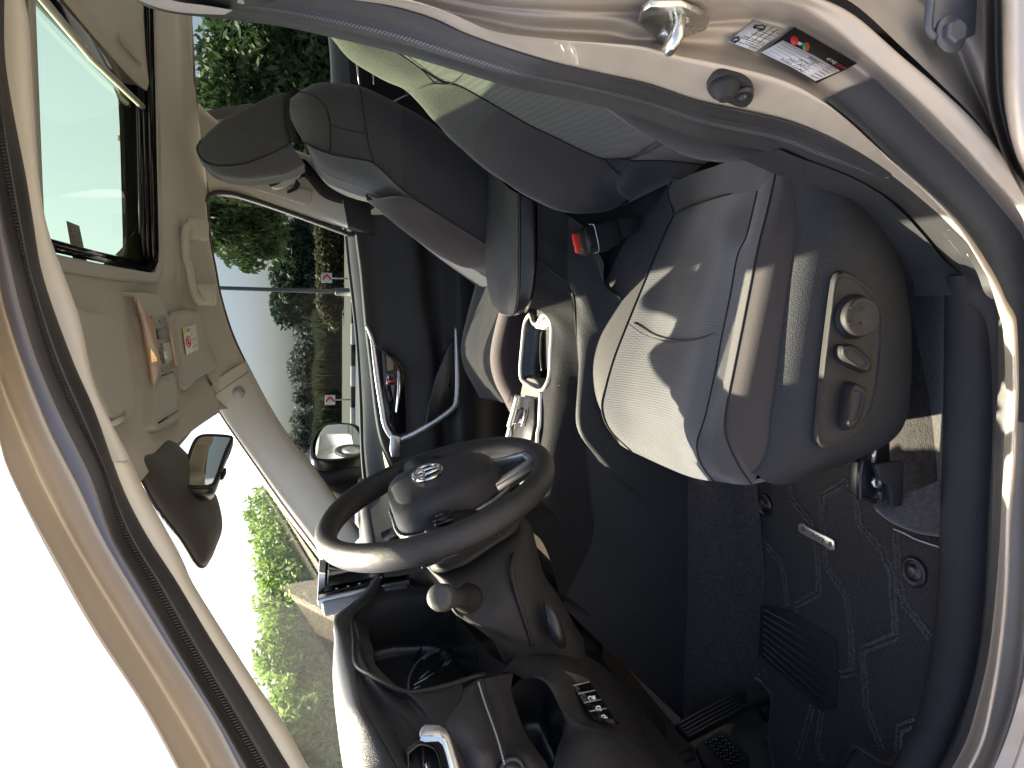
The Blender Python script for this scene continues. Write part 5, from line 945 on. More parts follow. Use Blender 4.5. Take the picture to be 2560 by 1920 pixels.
# flank in front of the lid, down to the joint and on to the front
f1 = V((17, 570, 690, .08), (17, 660, 700, .09), (17, 740, 790, .092), (17, 770, 880, .096), (17, 760, 1100, .096), (17, 748, 1290, .094), (17, 700, 1370, .085), (17, 680, 1450, .08), (17, 668, 1659, .078), (10, 1860, 330, .078), (10, 1840, 560, .08), (10, 1810, 680, .085), (6, 1450, 120, .09), (6, 1400, 200, .10))
f2 = V((17, 770, 640, .112), (17, 830, 740, .112), (17, 850, 860, .115), (17, 860, 1000, .115), (17, 850, 1150, .115), (17, 830, 1300, .114), (17, 810, 1350, .112), (17, 800, 1480, .11), (17, 790, 1659, .11), (10, 1980, 330, .11), (10, 1980, 520, .112), (10, 1970, 700, .115), (6, 1620, 160, .115), (6, 1560, 330, .12))
f3 = V((17, 928, 600, .130), (17, 935, 700, .131), (17, 955, 800, .131), (17, 970, 1000, .131), (17, 985, 1150, .131), (17, 998, 1280, .131), (17, 1005, 1400, .131), (17, 1020, 1500, .131), (17, 1030, 1659, .131), (6, 1838, 40, .132), (6, 1850, 120, .134), (6, 1856, 180, .135), (6, 1850, 300, .138), (6, 1670, 690, .15))
loft('console_flank', [f1, f2, f3], M_CONS, con, nu=90, nv=18)
tube('panel_joint', [p+A3((0, .0012, .0005)) for p in V((17, 815, 1340, .113), (17, 900, 1310, .122), (17, 998, 1282, .131))], .0010, M_THREADK, con, n=5, nu=10)
tube('panel_joint', [p+A3((0, .0012, .0005)) for p in V((17, 645, 285, .10), (17, 760, 385, .117), (17, 895, 495, .13), (17, 932, 560, .131))], .0011, M_THREADK, con, n=5, nu=20)
loft('front_gusset', [V((6, 1500, 420, .10), (6, 1600, 560, .10), (6, 1690, 700, .10)), V((6, 1700, 560, .12), (6, 1760, 640, .13), (6, 1870, 900, .14)), V((6, 1850, 500, .14), (6, 1950, 640, .15), (6, 1960, 900, .16))], M_LEATHF, con, nu=16, nv=10)
# shifter bezel
bz = V((17, 515, 1310, -.05), (17, 560, 1270, -.035), (17, 620, 1280, .0), (17, 660, 1330, .04), (17, 680, 1390, .068), (17, 668, 1659, .072), (10, 1880, 250, .072), (10, 1840, 560, .078), (10, 1660, 480, -.05), (10, 1680, 40, -.075), (17, 450, 1600, -.08), (17, 500, 1400, -.06))
slab('shifter_bezel', bz, (0, 0, -.03), mat('satin_bronze_plastic', (.24, .23, .20), .32, .4), con, bevel=.004)
tube('bezel_edge', [p+A3((0, .002, .002)) for p in V((17, 680, 1385, .072), (17, 672, 1500, .075), (17, 668, 1659, .077), (10, 1885, 100, .077), (10, 1880, 250, .077), (10, 1860, 450, .08), (10, 1835, 600, .085), (10, 1800, 690, .09), (10, 1735, 770, .10))], .0045, M_SIL, con, n=8, nu=40)
tube('bezel_edge', [p+A3((0, 0, .004)) for p in V((17, 500, 1420, -.062), (17, 470, 1540, -.07), (17, 430, 1680, -.08), (10, 1690, 20, -.08), (10, 1650, 200, -.09))], .008, M_SIL, con, n=8, nu=24)
slab('shift_gate', [p+A3((0, 0, .004)) for p in V((17, 530, 1430, -.03), (17, 640, 1450, .05), (17, 645, 1659, .055), (10, 1840, 200, .055), (10, 1700, 150, -.03), (17, 490, 1640, -.045))], (0, 0, .003), M_BLKG, con, bevel=.002)
slab('shift_boot', [p+A3((0, 0, .008)) for p in V((17, 545, 1520, -.02), (17, 590, 1540, .01), (17, 575, 1659, .01), (17, 490, 1659, -.03))], (0, 0, .008), M_GLOSS, con, bevel=.003)
tube('gate_line', [p+A3((0, 0, .012)) for p in V((17, 588, 1530, .02), (17, 580, 1600, .018), (17, 560, 1680, .015))], .0022, M_SIL, con, n=6)
# belt buckle standing between console and seat
bk_ = empty('belt_buckle', tuple(P(19, 1200, 1080, .135)+A3((0, 0, -.06)))); tag(bk_, 'black seat belt buckle with red release button beside the driver seat', 'buckle')
slab('buckle_body', V((19, 1000, 1020, .150), (19, 1060, 990, .150), (19, 1200, 935, .150), (19, 1350, 900, .150), (19, 1390, 1110, .150), (19, 1260, 1190, .150), (19, 1110, 1225, .150), (19, 1050, 1215, .150)), (0, .026, -.006), M_BLK, bk_, bevel=.005)
slab('buckle_strap', V((19, 1340, 905, .155), (19, 1500, 880, .155), (19, 1620, 860, .155), (19, 1600, 1000, .155), (19, 1390, 1110, .155)), (0, .01, 0), M_BLK, bk_, bevel=.002)
slab('release_button', V((19, 1000, 1040, .177), (19, 1028, 1018, .177), (19, 1060, 1045, .177), (19, 1088, 1150, .177), (19, 1075, 1200, .177), (19, 1040, 1202, .177)), (0, .005, 0), M_RED, bk_, bevel=.0015)
slab('buckle_cover', V((19, 1115, 975, .176), (19, 1200, 940, .176), (19, 1220, 970, .176), (19, 1255, 1180, .176), (19, 1150, 1210, .176)), (0, .003, 0), M_BLKG, bk_, bevel=.002)
tube('cover_edge', V((19, 1165, 940, .181), (19, 1205, 945, .181), (19, 1222, 1000, .181), (19, 1252, 1150, .181), (19, 1245, 1190, .181), (19, 1215, 1198, .181)), .0012, M_SIL, bk_, n=6, nu=30)

slab('console_gap_filler', [(-.60, .105, .30), (.12, .105, .30), (.12, .105, .70), (-.60, .105, .74)], (0, -.20, 0), M_BLK, con)  # added dark filler behind the bright gap beside the buckle
box('dash_light_block', (.77, -.285, .80), .30, .83, .38, M_BLK, dash, bevel=.02)  # added dark blocks that stop light leaking through the dash
box('dash_light_block', (.80, .40, .80), .30, .54, .34, M_BLK, dash, bevel=.02)
slab('seat_gap_filler', [(-.45, .112, .69), (.15, .112, .66), (.15, .17, .50), (-.45, .17, .50)], (0, 0, -.01), M_BLK, con)  # added dark sheet standing in for shade between console and seat
# ================================================================== driver seat
DS = empty('driver_seat', (-.05, .38, .33)); tag(DS, 'dark grey cloth driver seat with power switches on its black side cover', 'car seat')
a0 = V((8, 240, 935, .150), (8, 172, 820, .135), (8, 135, 740, .128), (8, 118, 620, .125), (8, 125, 520, .125), (8, 170, 350, .125), (8, 230, 170, .125), (8, 300, 0, .125), (7, 200, 1110, .13), (7, 270, 1020, .135), (7, 345, 932, .14))
a1 = V((8, 300, 985, .185), (8, 215, 850, .165), (8, 165, 740, .155), (8, 150, 620, .152), (8, 170, 500, .152), (8, 225, 330, .152), (8, 285, 170, .152), (8, 350, 0, .152), (7, 250, 1150, .155), (7, 310, 1060, .16), (7, 355, 980, .165))
a2 = V((8, 345, 1010, .215), (8, 235, 900, .205), (8, 200, 800, .20), (8, 218, 700, .20), (8, 255, 570, .20), (8, 300, 450, .20), (8, 365, 290, .20), (8, 440, 110, .20), (7, 350, 1185, .20), (7, 384, 1112, .20), (7, 372, 1060, .20))
cushion = loft('bolster', [offs(a0, dy=-.004, dz=-.10), offs(a0, dy=-.012, dz=-.04), offs(a0, dy=-.008, dz=-.012), a0, a1, a2], M_CLOTH, DS, nu=60, nv=34)
i1 = V((8, 480, 1072, .27), (8, 380, 960, .265), (8, 350, 800, .262), (8, 360, 680, .26), (8, 400, 540, .26), (8, 450, 420, .26), (8, 510, 260, .26), (8, 570, 90, .26), (7, 460, 1180, .26), (7, 490, 1090, .26), (7, 500, 1060, .258))
i2 = V((8, 600, 1122, .36), (8, 540, 1030, .36), (8, 515, 880, .36), (8, 535, 720, .36), (8, 575, 560, .36), (8, 600, 430, .36), (8, 650, 260, .36), (8, 700, 90, .36), (7, 570, 1150, .36), (7, 605, 1050, .36), (7, 620, 1020, .36))
i3 = V((8, 690, 1145, .46), (8, 640, 1070, .46), (8, 600, 940, .46), (8, 630, 760, .46), (8, 670, 590, .46), (8, 700, 440, .46), (8, 745, 260, .46), (8, 785, 90, .46), (7, 660, 1150, .46), (7, 710, 1030, .46), (7, 725, 1000, .46))
i4 = V((8, 735, 1150, .525), (8, 680, 1075, .525), (8, 655, 975, .528), (8, 695, 840, .528), (8, 740, 640, .528), (8, 770, 480, .528), (8, 815, 260, .528), (8, 850, 70, .528), (7, 760, 1230, .528), (7, 805, 1050, .528), (7, 818, 992, .528))
insert = loft('seat_insert', [a2, i1, i2, i3, i4], M_INS, DS, nu=70, nv=40)
b1 = V((8, 850, 1166, .565), (8, 770, 1110, .566), (8, 725, 980, .566), (8, 740, 840, .566), (8, 785, 640, .566), (8, 815, 480, .566), (8, 855, 260, .566), (8, 895, 70, .566), (7, 830, 1050, .566), (7, 855, 940, .564))
b2 = V((8, 915, 1165, .59), (8, 845, 1060, .594), (8, 790, 930, .594), (8, 790, 820, .594), (8, 830, 610, .594), (8, 862, 450, .594), (8, 905, 230, .594), (8, 945, 30, .594), (7, 870, 1080, .592), (7, 912, 890, .588))
loft('bolster', [i4, b1, b2], M_CLOTH, DS, nu=70, nv=18)
b3 = V((8, 930, 1150, .605), (8, 905, 1080, .612), (8, 870, 960, .614), (8, 870, 820, .614), (8, 905, 610, .614), (8, 940, 430, .614), (8, 985, 200, .614), (8, 1020, 0, .614), (7, 900, 1230, .614), (7, 945, 1030, .612), (7, 955, 880, .606))
b4 = V((8, 940, 1118, .616), (8, 975, 1060, .622), (8, 1002, 950, .624), (8, 1010, 840, .624), (8, 1040, 620, .624), (8, 1065, 430, .624), (8, 1098, 200, .624), (8, 1125, 20, .624), (7, 1030, 1080, .622), (7, 1025, 920, .618))
loft('bolster_side', [b2, b3, b4], M_CLOTHB, DS, nu=70, nv=12)
def stitchline(pts, parent, r=.0011, m_=None, step=.006, lift=(0, .001, .001)):
    c = crom(pts, 200); L = np.r_[0, np.cumsum(np.linalg.norm(np.diff(c, axis=0), axis=1))]
    n = int(L[-1]/step); v = A3([[np.interp(t, L, c[:, i]) for i in range(3)] for t in np.linspace(0, L[-1], n)])+A3(lift)
    return tube('seam', v, r, m_ or M_THREADK, parent, n=5)
stitchline(b2, DS); stitchline(a2, DS, .0012, lift=(0, .0005, .0012)); stitchline(i4, DS, .0010, lift=(0, 0, .0012))
stitchline(V((8, 330, 402, .21), (8, 400, 450, .25), (8, 480, 476, .30), (8, 560, 484, .35), (8, 660, 470, .43), (8, 778, 430, .52)), DS, .0013, lift=(0, 0, .0005))
stitchline(V((7, 384, 1112, .205), (7, 450, 1078, .24), (7, 560, 1040, .32), (7, 700, 1002, .43), (7, 820, 990, .525)), DS, .0013, lift=(0, 0, .0008))
stitchline(V((7, 384, 1112, .20), (7, 360, 1040, .19), (7, 352, 985, .18), (7, 380, 930, .19)), DS, .0012)
# rear of the cushion rising under the backrest
loft('cushion_rear', [V((7, 345, 932, .14), (7, 372, 1062, .20), (7, 500, 1062, .258), (7, 622, 1022, .36), (7, 727, 1002, .46), (7, 818, 994, .528), (7, 857, 942, .564), (7, 912, 892, .588), (7, 955, 880, .606)), V((7, 340, 900, .16), (7, 400, 930, .21), (7, 480, 900, .27), (7, 600, 860, .36), (7, 700, 820, .46), (7, 790, 790, .53), (7, 850, 770, .565), (7, 900, 780, .59), (7, 930, 830, .605))], M_CLOTH, DS, nu=40, nv=6)
loft('cushion_front', [V((8, 240, 935, .150), (8, 300, 985, .185), (8, 345, 1010, .215), (8, 480, 1072, .27), (8, 600, 1122, .36), (8, 690, 1145, .46), (8, 735, 1150, .525), (8, 850, 1166, .565), (8, 915, 1165, .59), (8, 935, 1140, .61)), offs(V((8, 240, 935, .150), (8, 300, 985, .185), (8, 345, 1010, .215), (8, 480, 1072, .27), (8, 600, 1122, .36), (8, 690, 1145, .46), (8, 735, 1150, .525), (8, 850, 1166, .565), (8, 915, 1165, .59), (8, 935, 1140, .61)), dx=-.01, dz=-.04), offs(V((8, 240, 935, .150), (8, 300, 985, .185), (8, 345, 1010, .215), (8, 480, 1072, .27), (8, 600, 1122, .36), (8, 690, 1145, .46), (8, 735, 1150, .525), (8, 850, 1166, .565), (8, 915, 1165, .59), (8, 935, 1140, .61)), dx=-.06, dz=-.09)], M_INS, DS, nu=50, nv=12)
# plastic side cover
t0 = V((8, 938, 1116, .618), (8, 975, 1060, .624), (8, 1002, 950, .626), (8, 1010, 840, .626), (8, 1040, 620, .626), (8, 1065, 430, .626), (8, 1098, 200, .626), (8, 1128, 0, .626), (7, 1030, 1080, .625), (7, 1022, 940, .622), (7, 960, 850, .615))
t1 = V((8, 980, 1150, .622), (8, 1060, 1080, .636), (8, 1100, 960, .642), (8, 1120, 840, .644), (8, 1150, 620, .644), (8, 1175, 430, .644), (8, 1205, 200, .644), (8, 1230, 0, .644), (7, 1130, 1080, .642), (7, 1090, 930, .636), (7, 1000, 820, .626))
t2 = V((8, 1040, 1166, .622), (8, 1180, 1080, .642), (8, 1290, 960, .652), (8, 1340, 830, .655), (8, 1370, 620, .656), (8, 1390, 430, .656), (8, 1400, 200, .656), (8, 1400, 0, .656), (7, 1290, 1200, .656), (7, 1260, 1060, .654), (7, 1180, 930, .646), (7, 1060, 830, .634))
t3 = V((8, 1090, 1160, .620), (8, 1280, 1070, .638), (8, 1450, 960, .650), (8, 1530, 830, .653), (8, 1560, 620, .655), (8, 1560, 430, .655), (8, 1550, 200, .655), (8, 1510, 0, .655), (7, 1410, 1180, .655), (7, 1350, 1040, .653), (7, 1250, 930, .648), (7, 1100, 840, .638))
t4 = V((8, 1150, 1142, .612), (8, 1430, 1036, .628), (8, 1580, 950, .640), (8, 1640, 850, .645), (8, 1662, 700, .646), (8, 1666, 480, .646), (8, 1650, 290, .646), (8, 1600, 60, .646), (7, 1430, 1080, .646), (7, 1330, 960, .646), (7, 1150, 850, .642))
shield = loft('side_cover', [offs(t0, dy=-.01, dz=.002), t0, t1, t2, t3, t4, offs(t4, dy=-.012, dz=-.012), offs(t4, dy=-.06, dz=-.008)], M_LEATHF, DS, nu=80, nv=44)
# switch panel
spn = [(1338, 148), (1312, 170), (1296, 260), (1278, 400), (1252, 620), (1232, 820), (1222, 940), (1232, 982), (1262, 996), (1330, 972), (1420, 910), (1470, 840), (1500, 740), (1518, 600), (1530, 450), (1530, 350), (1510, 280), (1460, 220), (1390, 165)]
sp0 = crom([P(8, x, y, .6585) for x, y in spn], 70, True); spc = sp0.mean(axis=0)
loft('switch_panel', [sp0-A3((0, .006, 0)), sp0, spc+(sp0-spc)*.985+A3((0, .0035, 0)), spc+(sp0-spc)*.955+A3((0, .0035, 0)), spc+(sp0-spc)*.93+A3((0, .0005, 0)), spc+(sp0-spc)*.5+A3((0, .0005, 0)), spc+(sp0-spc)*.002+A3((0, .0005, 0))], M_BLK, shield, nu=70, nv=30, closed_u=True)
disc('lumbar_knob', P(8, 1395, 365, .658), (0, 1, .05), [(.027, 0), (.027, .004), (.0235, .006), (.0235, .016), (.022, .0185), (.0185, .0195), (.0175, .0185), (.004, .0175)], M_BLK, shield, n=36)
for a in (0, 90, 180, 270): 
    q = P(8, 1413, 362, .6775); tube('knob_mark', [q+A3((.009*math.cos(RD(a+45)), 0, .009*math.sin(RD(a+45)))), q+A3((.014*math.cos(RD(a+45)), 0, .014*math.sin(RD(a+45))))], .0007, M_BLK, shield, n=5)
def switch(pts, inner):
    p = crom([P(8, x, y, .658) for x, y in pts], 40, True); c = p.mean(axis=0); ii = A3([P(8, x, y, .678) for x, y in inner]); q = crom(ii, 40, True)
    loft('seat_switch', [p, p*.5+q*.5+A3((0, .004, 0)), q, q.mean(axis=0)+(q-q.mean(axis=0))*.85+A3((0, .0012, 0)), q.mean(axis=0)+(q-q.mean(axis=0))*.72-A3((0, .002, 0)), q.mean(axis=0)+(q-q.mean(axis=0))*.002-A3((0, .002, 0))], M_BLK, shield, nu=40, nv=22, closed_u=True)
switch([(1305, 505), (1330, 495), (1400, 500), (1470, 560), (1478, 600), (1465, 630), (1430, 634), (1330, 590), (1305, 565)], [(1350, 512), (1375, 508), (1410, 520), (1470, 575), (1474, 612), (1455, 622), (1400, 590), (1350, 545)])
switch([(1355, 675), (1450, 700), (1456, 720), (1440, 800), (1405, 890), (1350, 908), (1320, 890), (1330, 790)], [(1398, 700), (1440, 706), (1450, 722), (1436, 800), (1410, 870), (1375, 886), (1385, 800)])
# slide rail and its cover
rail = slab('slide_rail', V((8, 1490, 1000, .60), (8, 1575, 950, .60), (8, 1575, 1060, .60), (8, 1500, 1230, .60), (8, 1425, 1225, .60), (8, 1430, 1060, .60)), (0, -.02, 0), M_BLKG, DS, bevel=.002)
slab('rail_cover', V((8, 1482, 1065, .618), (8, 1605, 1045, .618), (8, 1615, 1060, .618), (8, 1608, 1260, .618), (8, 1560, 1268, .618), (8, 1545, 1160, .618), (8, 1500, 1135, .618)), (0, .010, 0), M_BLK, DS, bevel=.002)
tube('rail_edge', V((8, 1440, 1030, .612), (8, 1430, 1120, .612), (8, 1428, 1225, .612), (8, 1500, 1245, .612)), .004, M_BLKG, DS, n=8)
tube('rail_edge', V((8, 1500, 985, .612), (8, 1495, 1060, .612)), .003, M_SIL, DS, n=8)
disc('rail_bolt', P(8, 1510, 1152, .612), (0, 1, 0), [(.009, 0), (.009, .003), (.006, .004), (.003, .002)], M_ZINC, DS, n=8)
slab('rail_hook', V((8, 1508, 1195, .612), (8, 1530, 1190, .612), (8, 1535, 1240, .612), (8, 1512, 1240, .612)), (0, .006, 0), M_BLKG, DS, bevel=.002)
# backrest: bolster edge and seam read from views 4, 7, 19; mirrored to the far half
g0 = V((7, 400, 925, .150), (7, 250, 1000, .14), (7, 100, 1075, .135), (4, 2133, 1170, .132), (4, 1950, 1250, .13), (4, 1800, 1268, .13), (4, 1650, 1250, .13), (4, 1525, 1195, .13), (4, 1400, 1130, .13), (4, 1230, 1010, .13), (4, 1050, 860, .13), (4, 900, 700, .135), (4, 750, 540, .145), (4, 620, 480, .15), (4, 480, 400, .16), (4, 400, 340, .17), (4, 330, 255, .185), (4, 285, 195, .20), (4, 265, 140, .215))
g1 = V((7, 470, 900, .175), (7, 300, 950, .175), (7, 130, 1010, .17), (19, 1380, 560, .165), (19, 1200, 640, .165), (4, 1830, 1130, .165), (4, 1700, 1100, .165), (4, 1560, 1030, .165), (4, 1430, 960, .165), (4, 1270, 850, .165), (4, 1120, 720, .165), (4, 980, 600, .17), (4, 850, 510, .18), (4, 720, 450, .185), (4, 580, 370, .19), (4, 480, 300, .20), (4, 400, 220, .21), (4, 345, 170, .22), (4, 310, 120, .23))
g2 = V((7, 540, 850, .21), (7, 330, 830, .21), (7, 150, 830, .205), (4, 2133, 935, .205), (4, 1990, 942, .20), (4, 1900, 935, .20), (4, 1780, 885, .20), (4, 1640, 815, .20), (4, 1500, 750, .20), (4, 1340, 660, .20), (4, 1200, 580, .20), (4, 1060, 505, .20), (4, 960, 480, .205), (4, 840, 405, .21), (4, 700, 300, .22), (4, 600, 230, .225), (4, 520, 170, .23), (4, 450, 130, .24), (4, 400, 90, .25))
n_ = 70
q0, q1, q2 = crom(g0, n_), crom(g1, n_), crom(g2, n_)
def mirr(c, yc=.37): 
    r = c.copy(); r[:, 1] = 2*yc-r[:, 1]; return r
ctr = q2*1.0; ctr[:, 1] = .37; ctr += A3((-.012, 0, .0))
qa = q2*.5+ctr*.5+A3((-.002, 0, 0))
low = int(n_*.62)
loft('backrest_bolster', [q0[:low]+A3((-.10, .02, .02)), q0[:low]+A3((-.05, -.004, .01)), q0[:low]+A3((-.015, -.004, .004)), q0[:low], q1[:low], q2[:low]], M_CLOTH, DS, nu=60, nv=30)
loft('backrest_bolster', [q0[low-1:]+A3((-.10, .02, .02)), q0[low-1:]+A3((-.05, -.004, .01)), q0[low-1:]+A3((-.015, -.004, .004)), q0[low-1:], q1[low-1:], q2[low-1:]], M_KNIT, DS, nu=40, nv=30)
loft('backrest_insert', [q2, qa, ctr, mirr(qa), mirr(q2)], M_INS, DS, nu=80, nv=40)
loft('backrest_bolster', [mirr(q2), mirr(q1), mirr(q0), mirr(q0)+A3((-.03, .004, .006)), mirr(q0)+A3((-.10, -.02, .02))], M_CLOTH, DS, nu=70, nv=30)
top_ = [q0[-1], q1[-1], q2[-1], ctr[-1], mirr(q2)[-1], mirr(q1)[-1], mirr(q0)[-1]]
loft('backrest_rear', [crom(q0, 40)+A3((-.10, .02, .02)), crom(ctr, 40)+A3((-.13, 0, .03)), mirr(crom(q0, 40))+A3((-.10, -.02, .02))], M_BLKG, DS, nu=40, nv=12)
loft('backrest_top', [top_, offs(top_, dx=-.05, dz=.02), offs(top_, dx=-.12, dz=.02)], M_KNIT, DS, nu=24, nv=8)
stitchline(g2[:14], DS, .0013, lift=(.0012, 0, .0005)); stitchline(V((4, 752, 536, .146), (4, 840, 512, .175), (4, 920, 490, .20), (4, 1012, 488, .203), (4, 1100, 418, .25), (4, 1130, 395, .27)), DS, .0013, lift=(.002, .001, .001))
stitchline(V((4, 630, 262, .222), (4, 720, 320, .22), (4, 840, 405, .212), (4, 920, 488, .203)), DS, .0013, lift=(.002, .001, .001))
stitchline(V((19, 1318, 350, .205), (19, 1400, 440, .185), (19, 1500, 520, .172), (19, 1620, 570, .165), (19, 1760, 572, .16)), DS, .0012, lift=(.003, .002, .002))
stitchline(V((7, 40, 820, .205), (7, 200, 800, .25), (7, 330, 740, .33), (7, 430, 700, .40)), DS, .0012, lift=(.003, .002, .002))
# head restraint of the driver seat, above the frame
box('head_restraint', (-.56, .37, 1.36), .10, .25, .17, M_CLOTH, DS, ax=((1, 0, .2), (0, 1, 0), (-.2, 0, 1)), bevel=.04, seg=4)
for s in (-.06, .06): tube('restraint_post', [(-.55, .37+s, 1.17), (-.56, .37+s, 1.30)], .006, M_CHR, DS, n=8)
text('airbag_word', 'SRS AIRBAG', P(7, 1018, 872, .629), P(7, 985, 790, .627)-P(7, 1018, 872, .629), P(7, 1010, 862, .629)-P(7, 1022, 868, .629), .010, M_INK, shield)
# ================================================================== passenger seat
PS = empty('passenger_seat', (-.05, -.37, .33)); tag(PS, 'dark grey cloth passenger seat with headrest, beyond the centre console', 'car seat')
# side face of the backrest (faces the camera), y = -.13
s_r = V((4, 60, 590, -.22), (4, 125, 540, -.20), (4, 230, 495, -.18), (4, 350, 498, -.165), (4, 470, 515, -.15), (4, 640, 590, -.14), (4, 900, 740, -.13), (4, 1200, 1000, -.125), (4, 1420, 1180, -.125))
s_m = V((4, 70, 640, -.20), (4, 150, 620, -.17), (4, 280, 620, -.15), (4, 400, 640, -.135), (4, 500, 680, -.125), (4, 680, 780, -.115), (4, 900, 960, -.112), (4, 1180, 1200, -.112), (4, 1380, 1360, -.112))
s_f = V((4, 130, 835, -.19), (4, 190, 870, -.17), (4, 300, 912, -.15), (4, 420, 935, -.14), (4, 555, 968, -.13), (4, 720, 1120, -.125), (4, 870, 1225, -.12), (4, 1215, 1440, -.12), (4, 1400, 1560, -.12))
sr, sm, sf = crom(s_r, 60), crom(s_m, 60), crom(s_f, 60)
k_ = int(60*.47)
loft('backrest_side', [sr[:k_]+A3((-.01, -.04, 0)), sr[:k_], sm[:k_], sf[:k_]], M_KNIT, PS, nu=36, nv=18)
loft('backrest_side', [sr[k_-1:]+A3((-.01, -.04, 0)), sr[k_-1:], sm[k_-1:], sf[k_-1:]], M_CLOTH, PS, nu=40, nv=18)
stitchline(s_f, PS, .0014, lift=(.001, .002, 0)); stitchline(V((4, 470, 515, -.15), (4, 485, 600, -.13), (4, 500, 700, -.12), (4, 525, 860, -.122), (4, 555, 968, -.13)), PS, .0012, lift=(0, .003, 0))
stitchline(V((4, 300, 742, -.137), (4, 400, 772, -.128), (4, 505, 792, -.12)), PS, .0011, lift=(0, .003, 0))
# shoulder panel
stitchline(V((4, 118, 545, -.19), (4, 200, 570, -.155), (4, 260, 620, -.14), (4, 290, 690, -.14), (4, 300, 770, -.14), (4, 300, 890, -.145), (4, 285, 908, -.15), (4, 220, 885, -.162), (4, 150, 845, -.175)), PS, .0016, lift=(0, .003, .001))
# front of the backrest
p_1 = V((4, 150, 850, -.21), (4, 190, 905, -.19), (4, 250, 960, -.185), (4, 350, 1010, -.18), (4, 500, 1060, -.175), (4, 640, 1120, -.17), (4, 820, 1230, -.165), (4, 1215, 1490, -.16), (4, 1400, 1610, -.16))
p_2 = V((4, 160, 870, -.26), (4, 200, 950, -.25), (4, 240, 1010, -.24), (4, 330, 1060, -.235), (4, 480, 1110, -.23), (4, 600, 1170, -.22), (4, 780, 1300, -.20), (4, 1215, 1540, -.19), (4, 1400, 1660, -.19))
p_3 = V((4, 170, 890, -.37), (4, 205, 970, -.37), (4, 260, 1050, -.37), (4, 330, 1090, -.37), (4, 450, 1140, -.37), (4, 560, 1180, -.37), (4, 700, 1290, -.37), (4, 1100, 1560, -.37), (4, 1300, 1680, -.37))
p_5 = V((4, 170, 900, -.48), (4, 210, 1000, -.50), (4, 280, 1085, -.51), (4, 350, 1120, -.51), (4, 450, 1160, -.51), (4, 530, 1190, -.51), (4, 640, 1280, -.51), (4, 950, 1520, -.51), (4, 1200, 1700, -.51))
p_6 = V((4, 175, 900, -.54), (4, 215, 1010, -.57), (4, 290, 1100, -.58), (4, 380, 1150, -.58), (4, 470, 1180, -.58), (4, 520, 1190, -.58), (4, 620, 1270, -.58), (4, 900, 1490, -.58), (4, 1150, 1680, -.58))
loft('backrest_insert', [sf, p_1, p_2], M_INS2, PS, nu=60, nv=14)
loft('backrest_insert', [p_2, p_3, p_5], M_INS2, PS, nu=60, nv=14)
loft('backrest_bolster', [p_5, p_6, offs(p_6, dx=-.06, dy=-.02, dz=.01), offs(p_6, dx=-.14, dy=.01, dz=.02)], M_CLOTH, PS, nu=60, nv=14)
# lower bolster in front; its reddish light is put into the cloth colour
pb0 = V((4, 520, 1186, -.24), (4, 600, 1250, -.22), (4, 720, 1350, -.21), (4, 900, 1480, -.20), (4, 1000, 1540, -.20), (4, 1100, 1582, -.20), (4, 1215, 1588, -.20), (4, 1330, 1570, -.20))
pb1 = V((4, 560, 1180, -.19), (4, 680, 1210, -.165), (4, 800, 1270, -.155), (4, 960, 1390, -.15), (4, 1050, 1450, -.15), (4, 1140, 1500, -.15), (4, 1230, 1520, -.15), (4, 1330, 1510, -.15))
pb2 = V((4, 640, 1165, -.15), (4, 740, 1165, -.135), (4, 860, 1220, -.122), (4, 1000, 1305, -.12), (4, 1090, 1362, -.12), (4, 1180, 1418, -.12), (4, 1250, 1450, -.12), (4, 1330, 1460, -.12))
loft('backrest_bolster', [offs(pb0, dx=-.03, dy=-.10), offs(pb0, dy=-.03, dx=-.004), pb0, pb1, pb2], mat('reddish_lit_cloth', (.042, .031, .033), .92, bump=('noise', 1600, .5), sheen=.4), PS, nu=50, nv=20)
top2 = [A3(s_r[0]), A3(s_f[0]), A3(p_1[0]), A3(p_2[0]), A3(p_3[0]), A3(p_5[0]), A3(p_6[0])]
loft('backrest_rear', [sr+A3((-.01, -.04, -.01)), crom(p_3, 60)+A3((-.13, 0, -.03)), crom(p_6, 60)+A3((-.14, .01, -.03))], M_BLKG, PS, nu=40, nv=12)
loft('backrest_top', [[sf[0], crom(p_1, 60)[0], crom(p_2, 60)[0], crom(p_3, 60)[0], crom(p_5, 60)[0], crom(p_6, 60)[0]], [sm[0], P(4, 60, 700, -.24), P(4, 60, 720, -.28), P(4, 50, 740, -.37), P(4, 60, 760, -.48), P(4, 70, 780, -.54)], [sr[0], P(4, 60, 600, -.26), P(4, 60, 600, -.30), P(4, 50, 620, -.37), P(4, 60, 640, -.48), P(4, 70, 660, -.54)]], M_KNIT, PS, nu=24, nv=10)
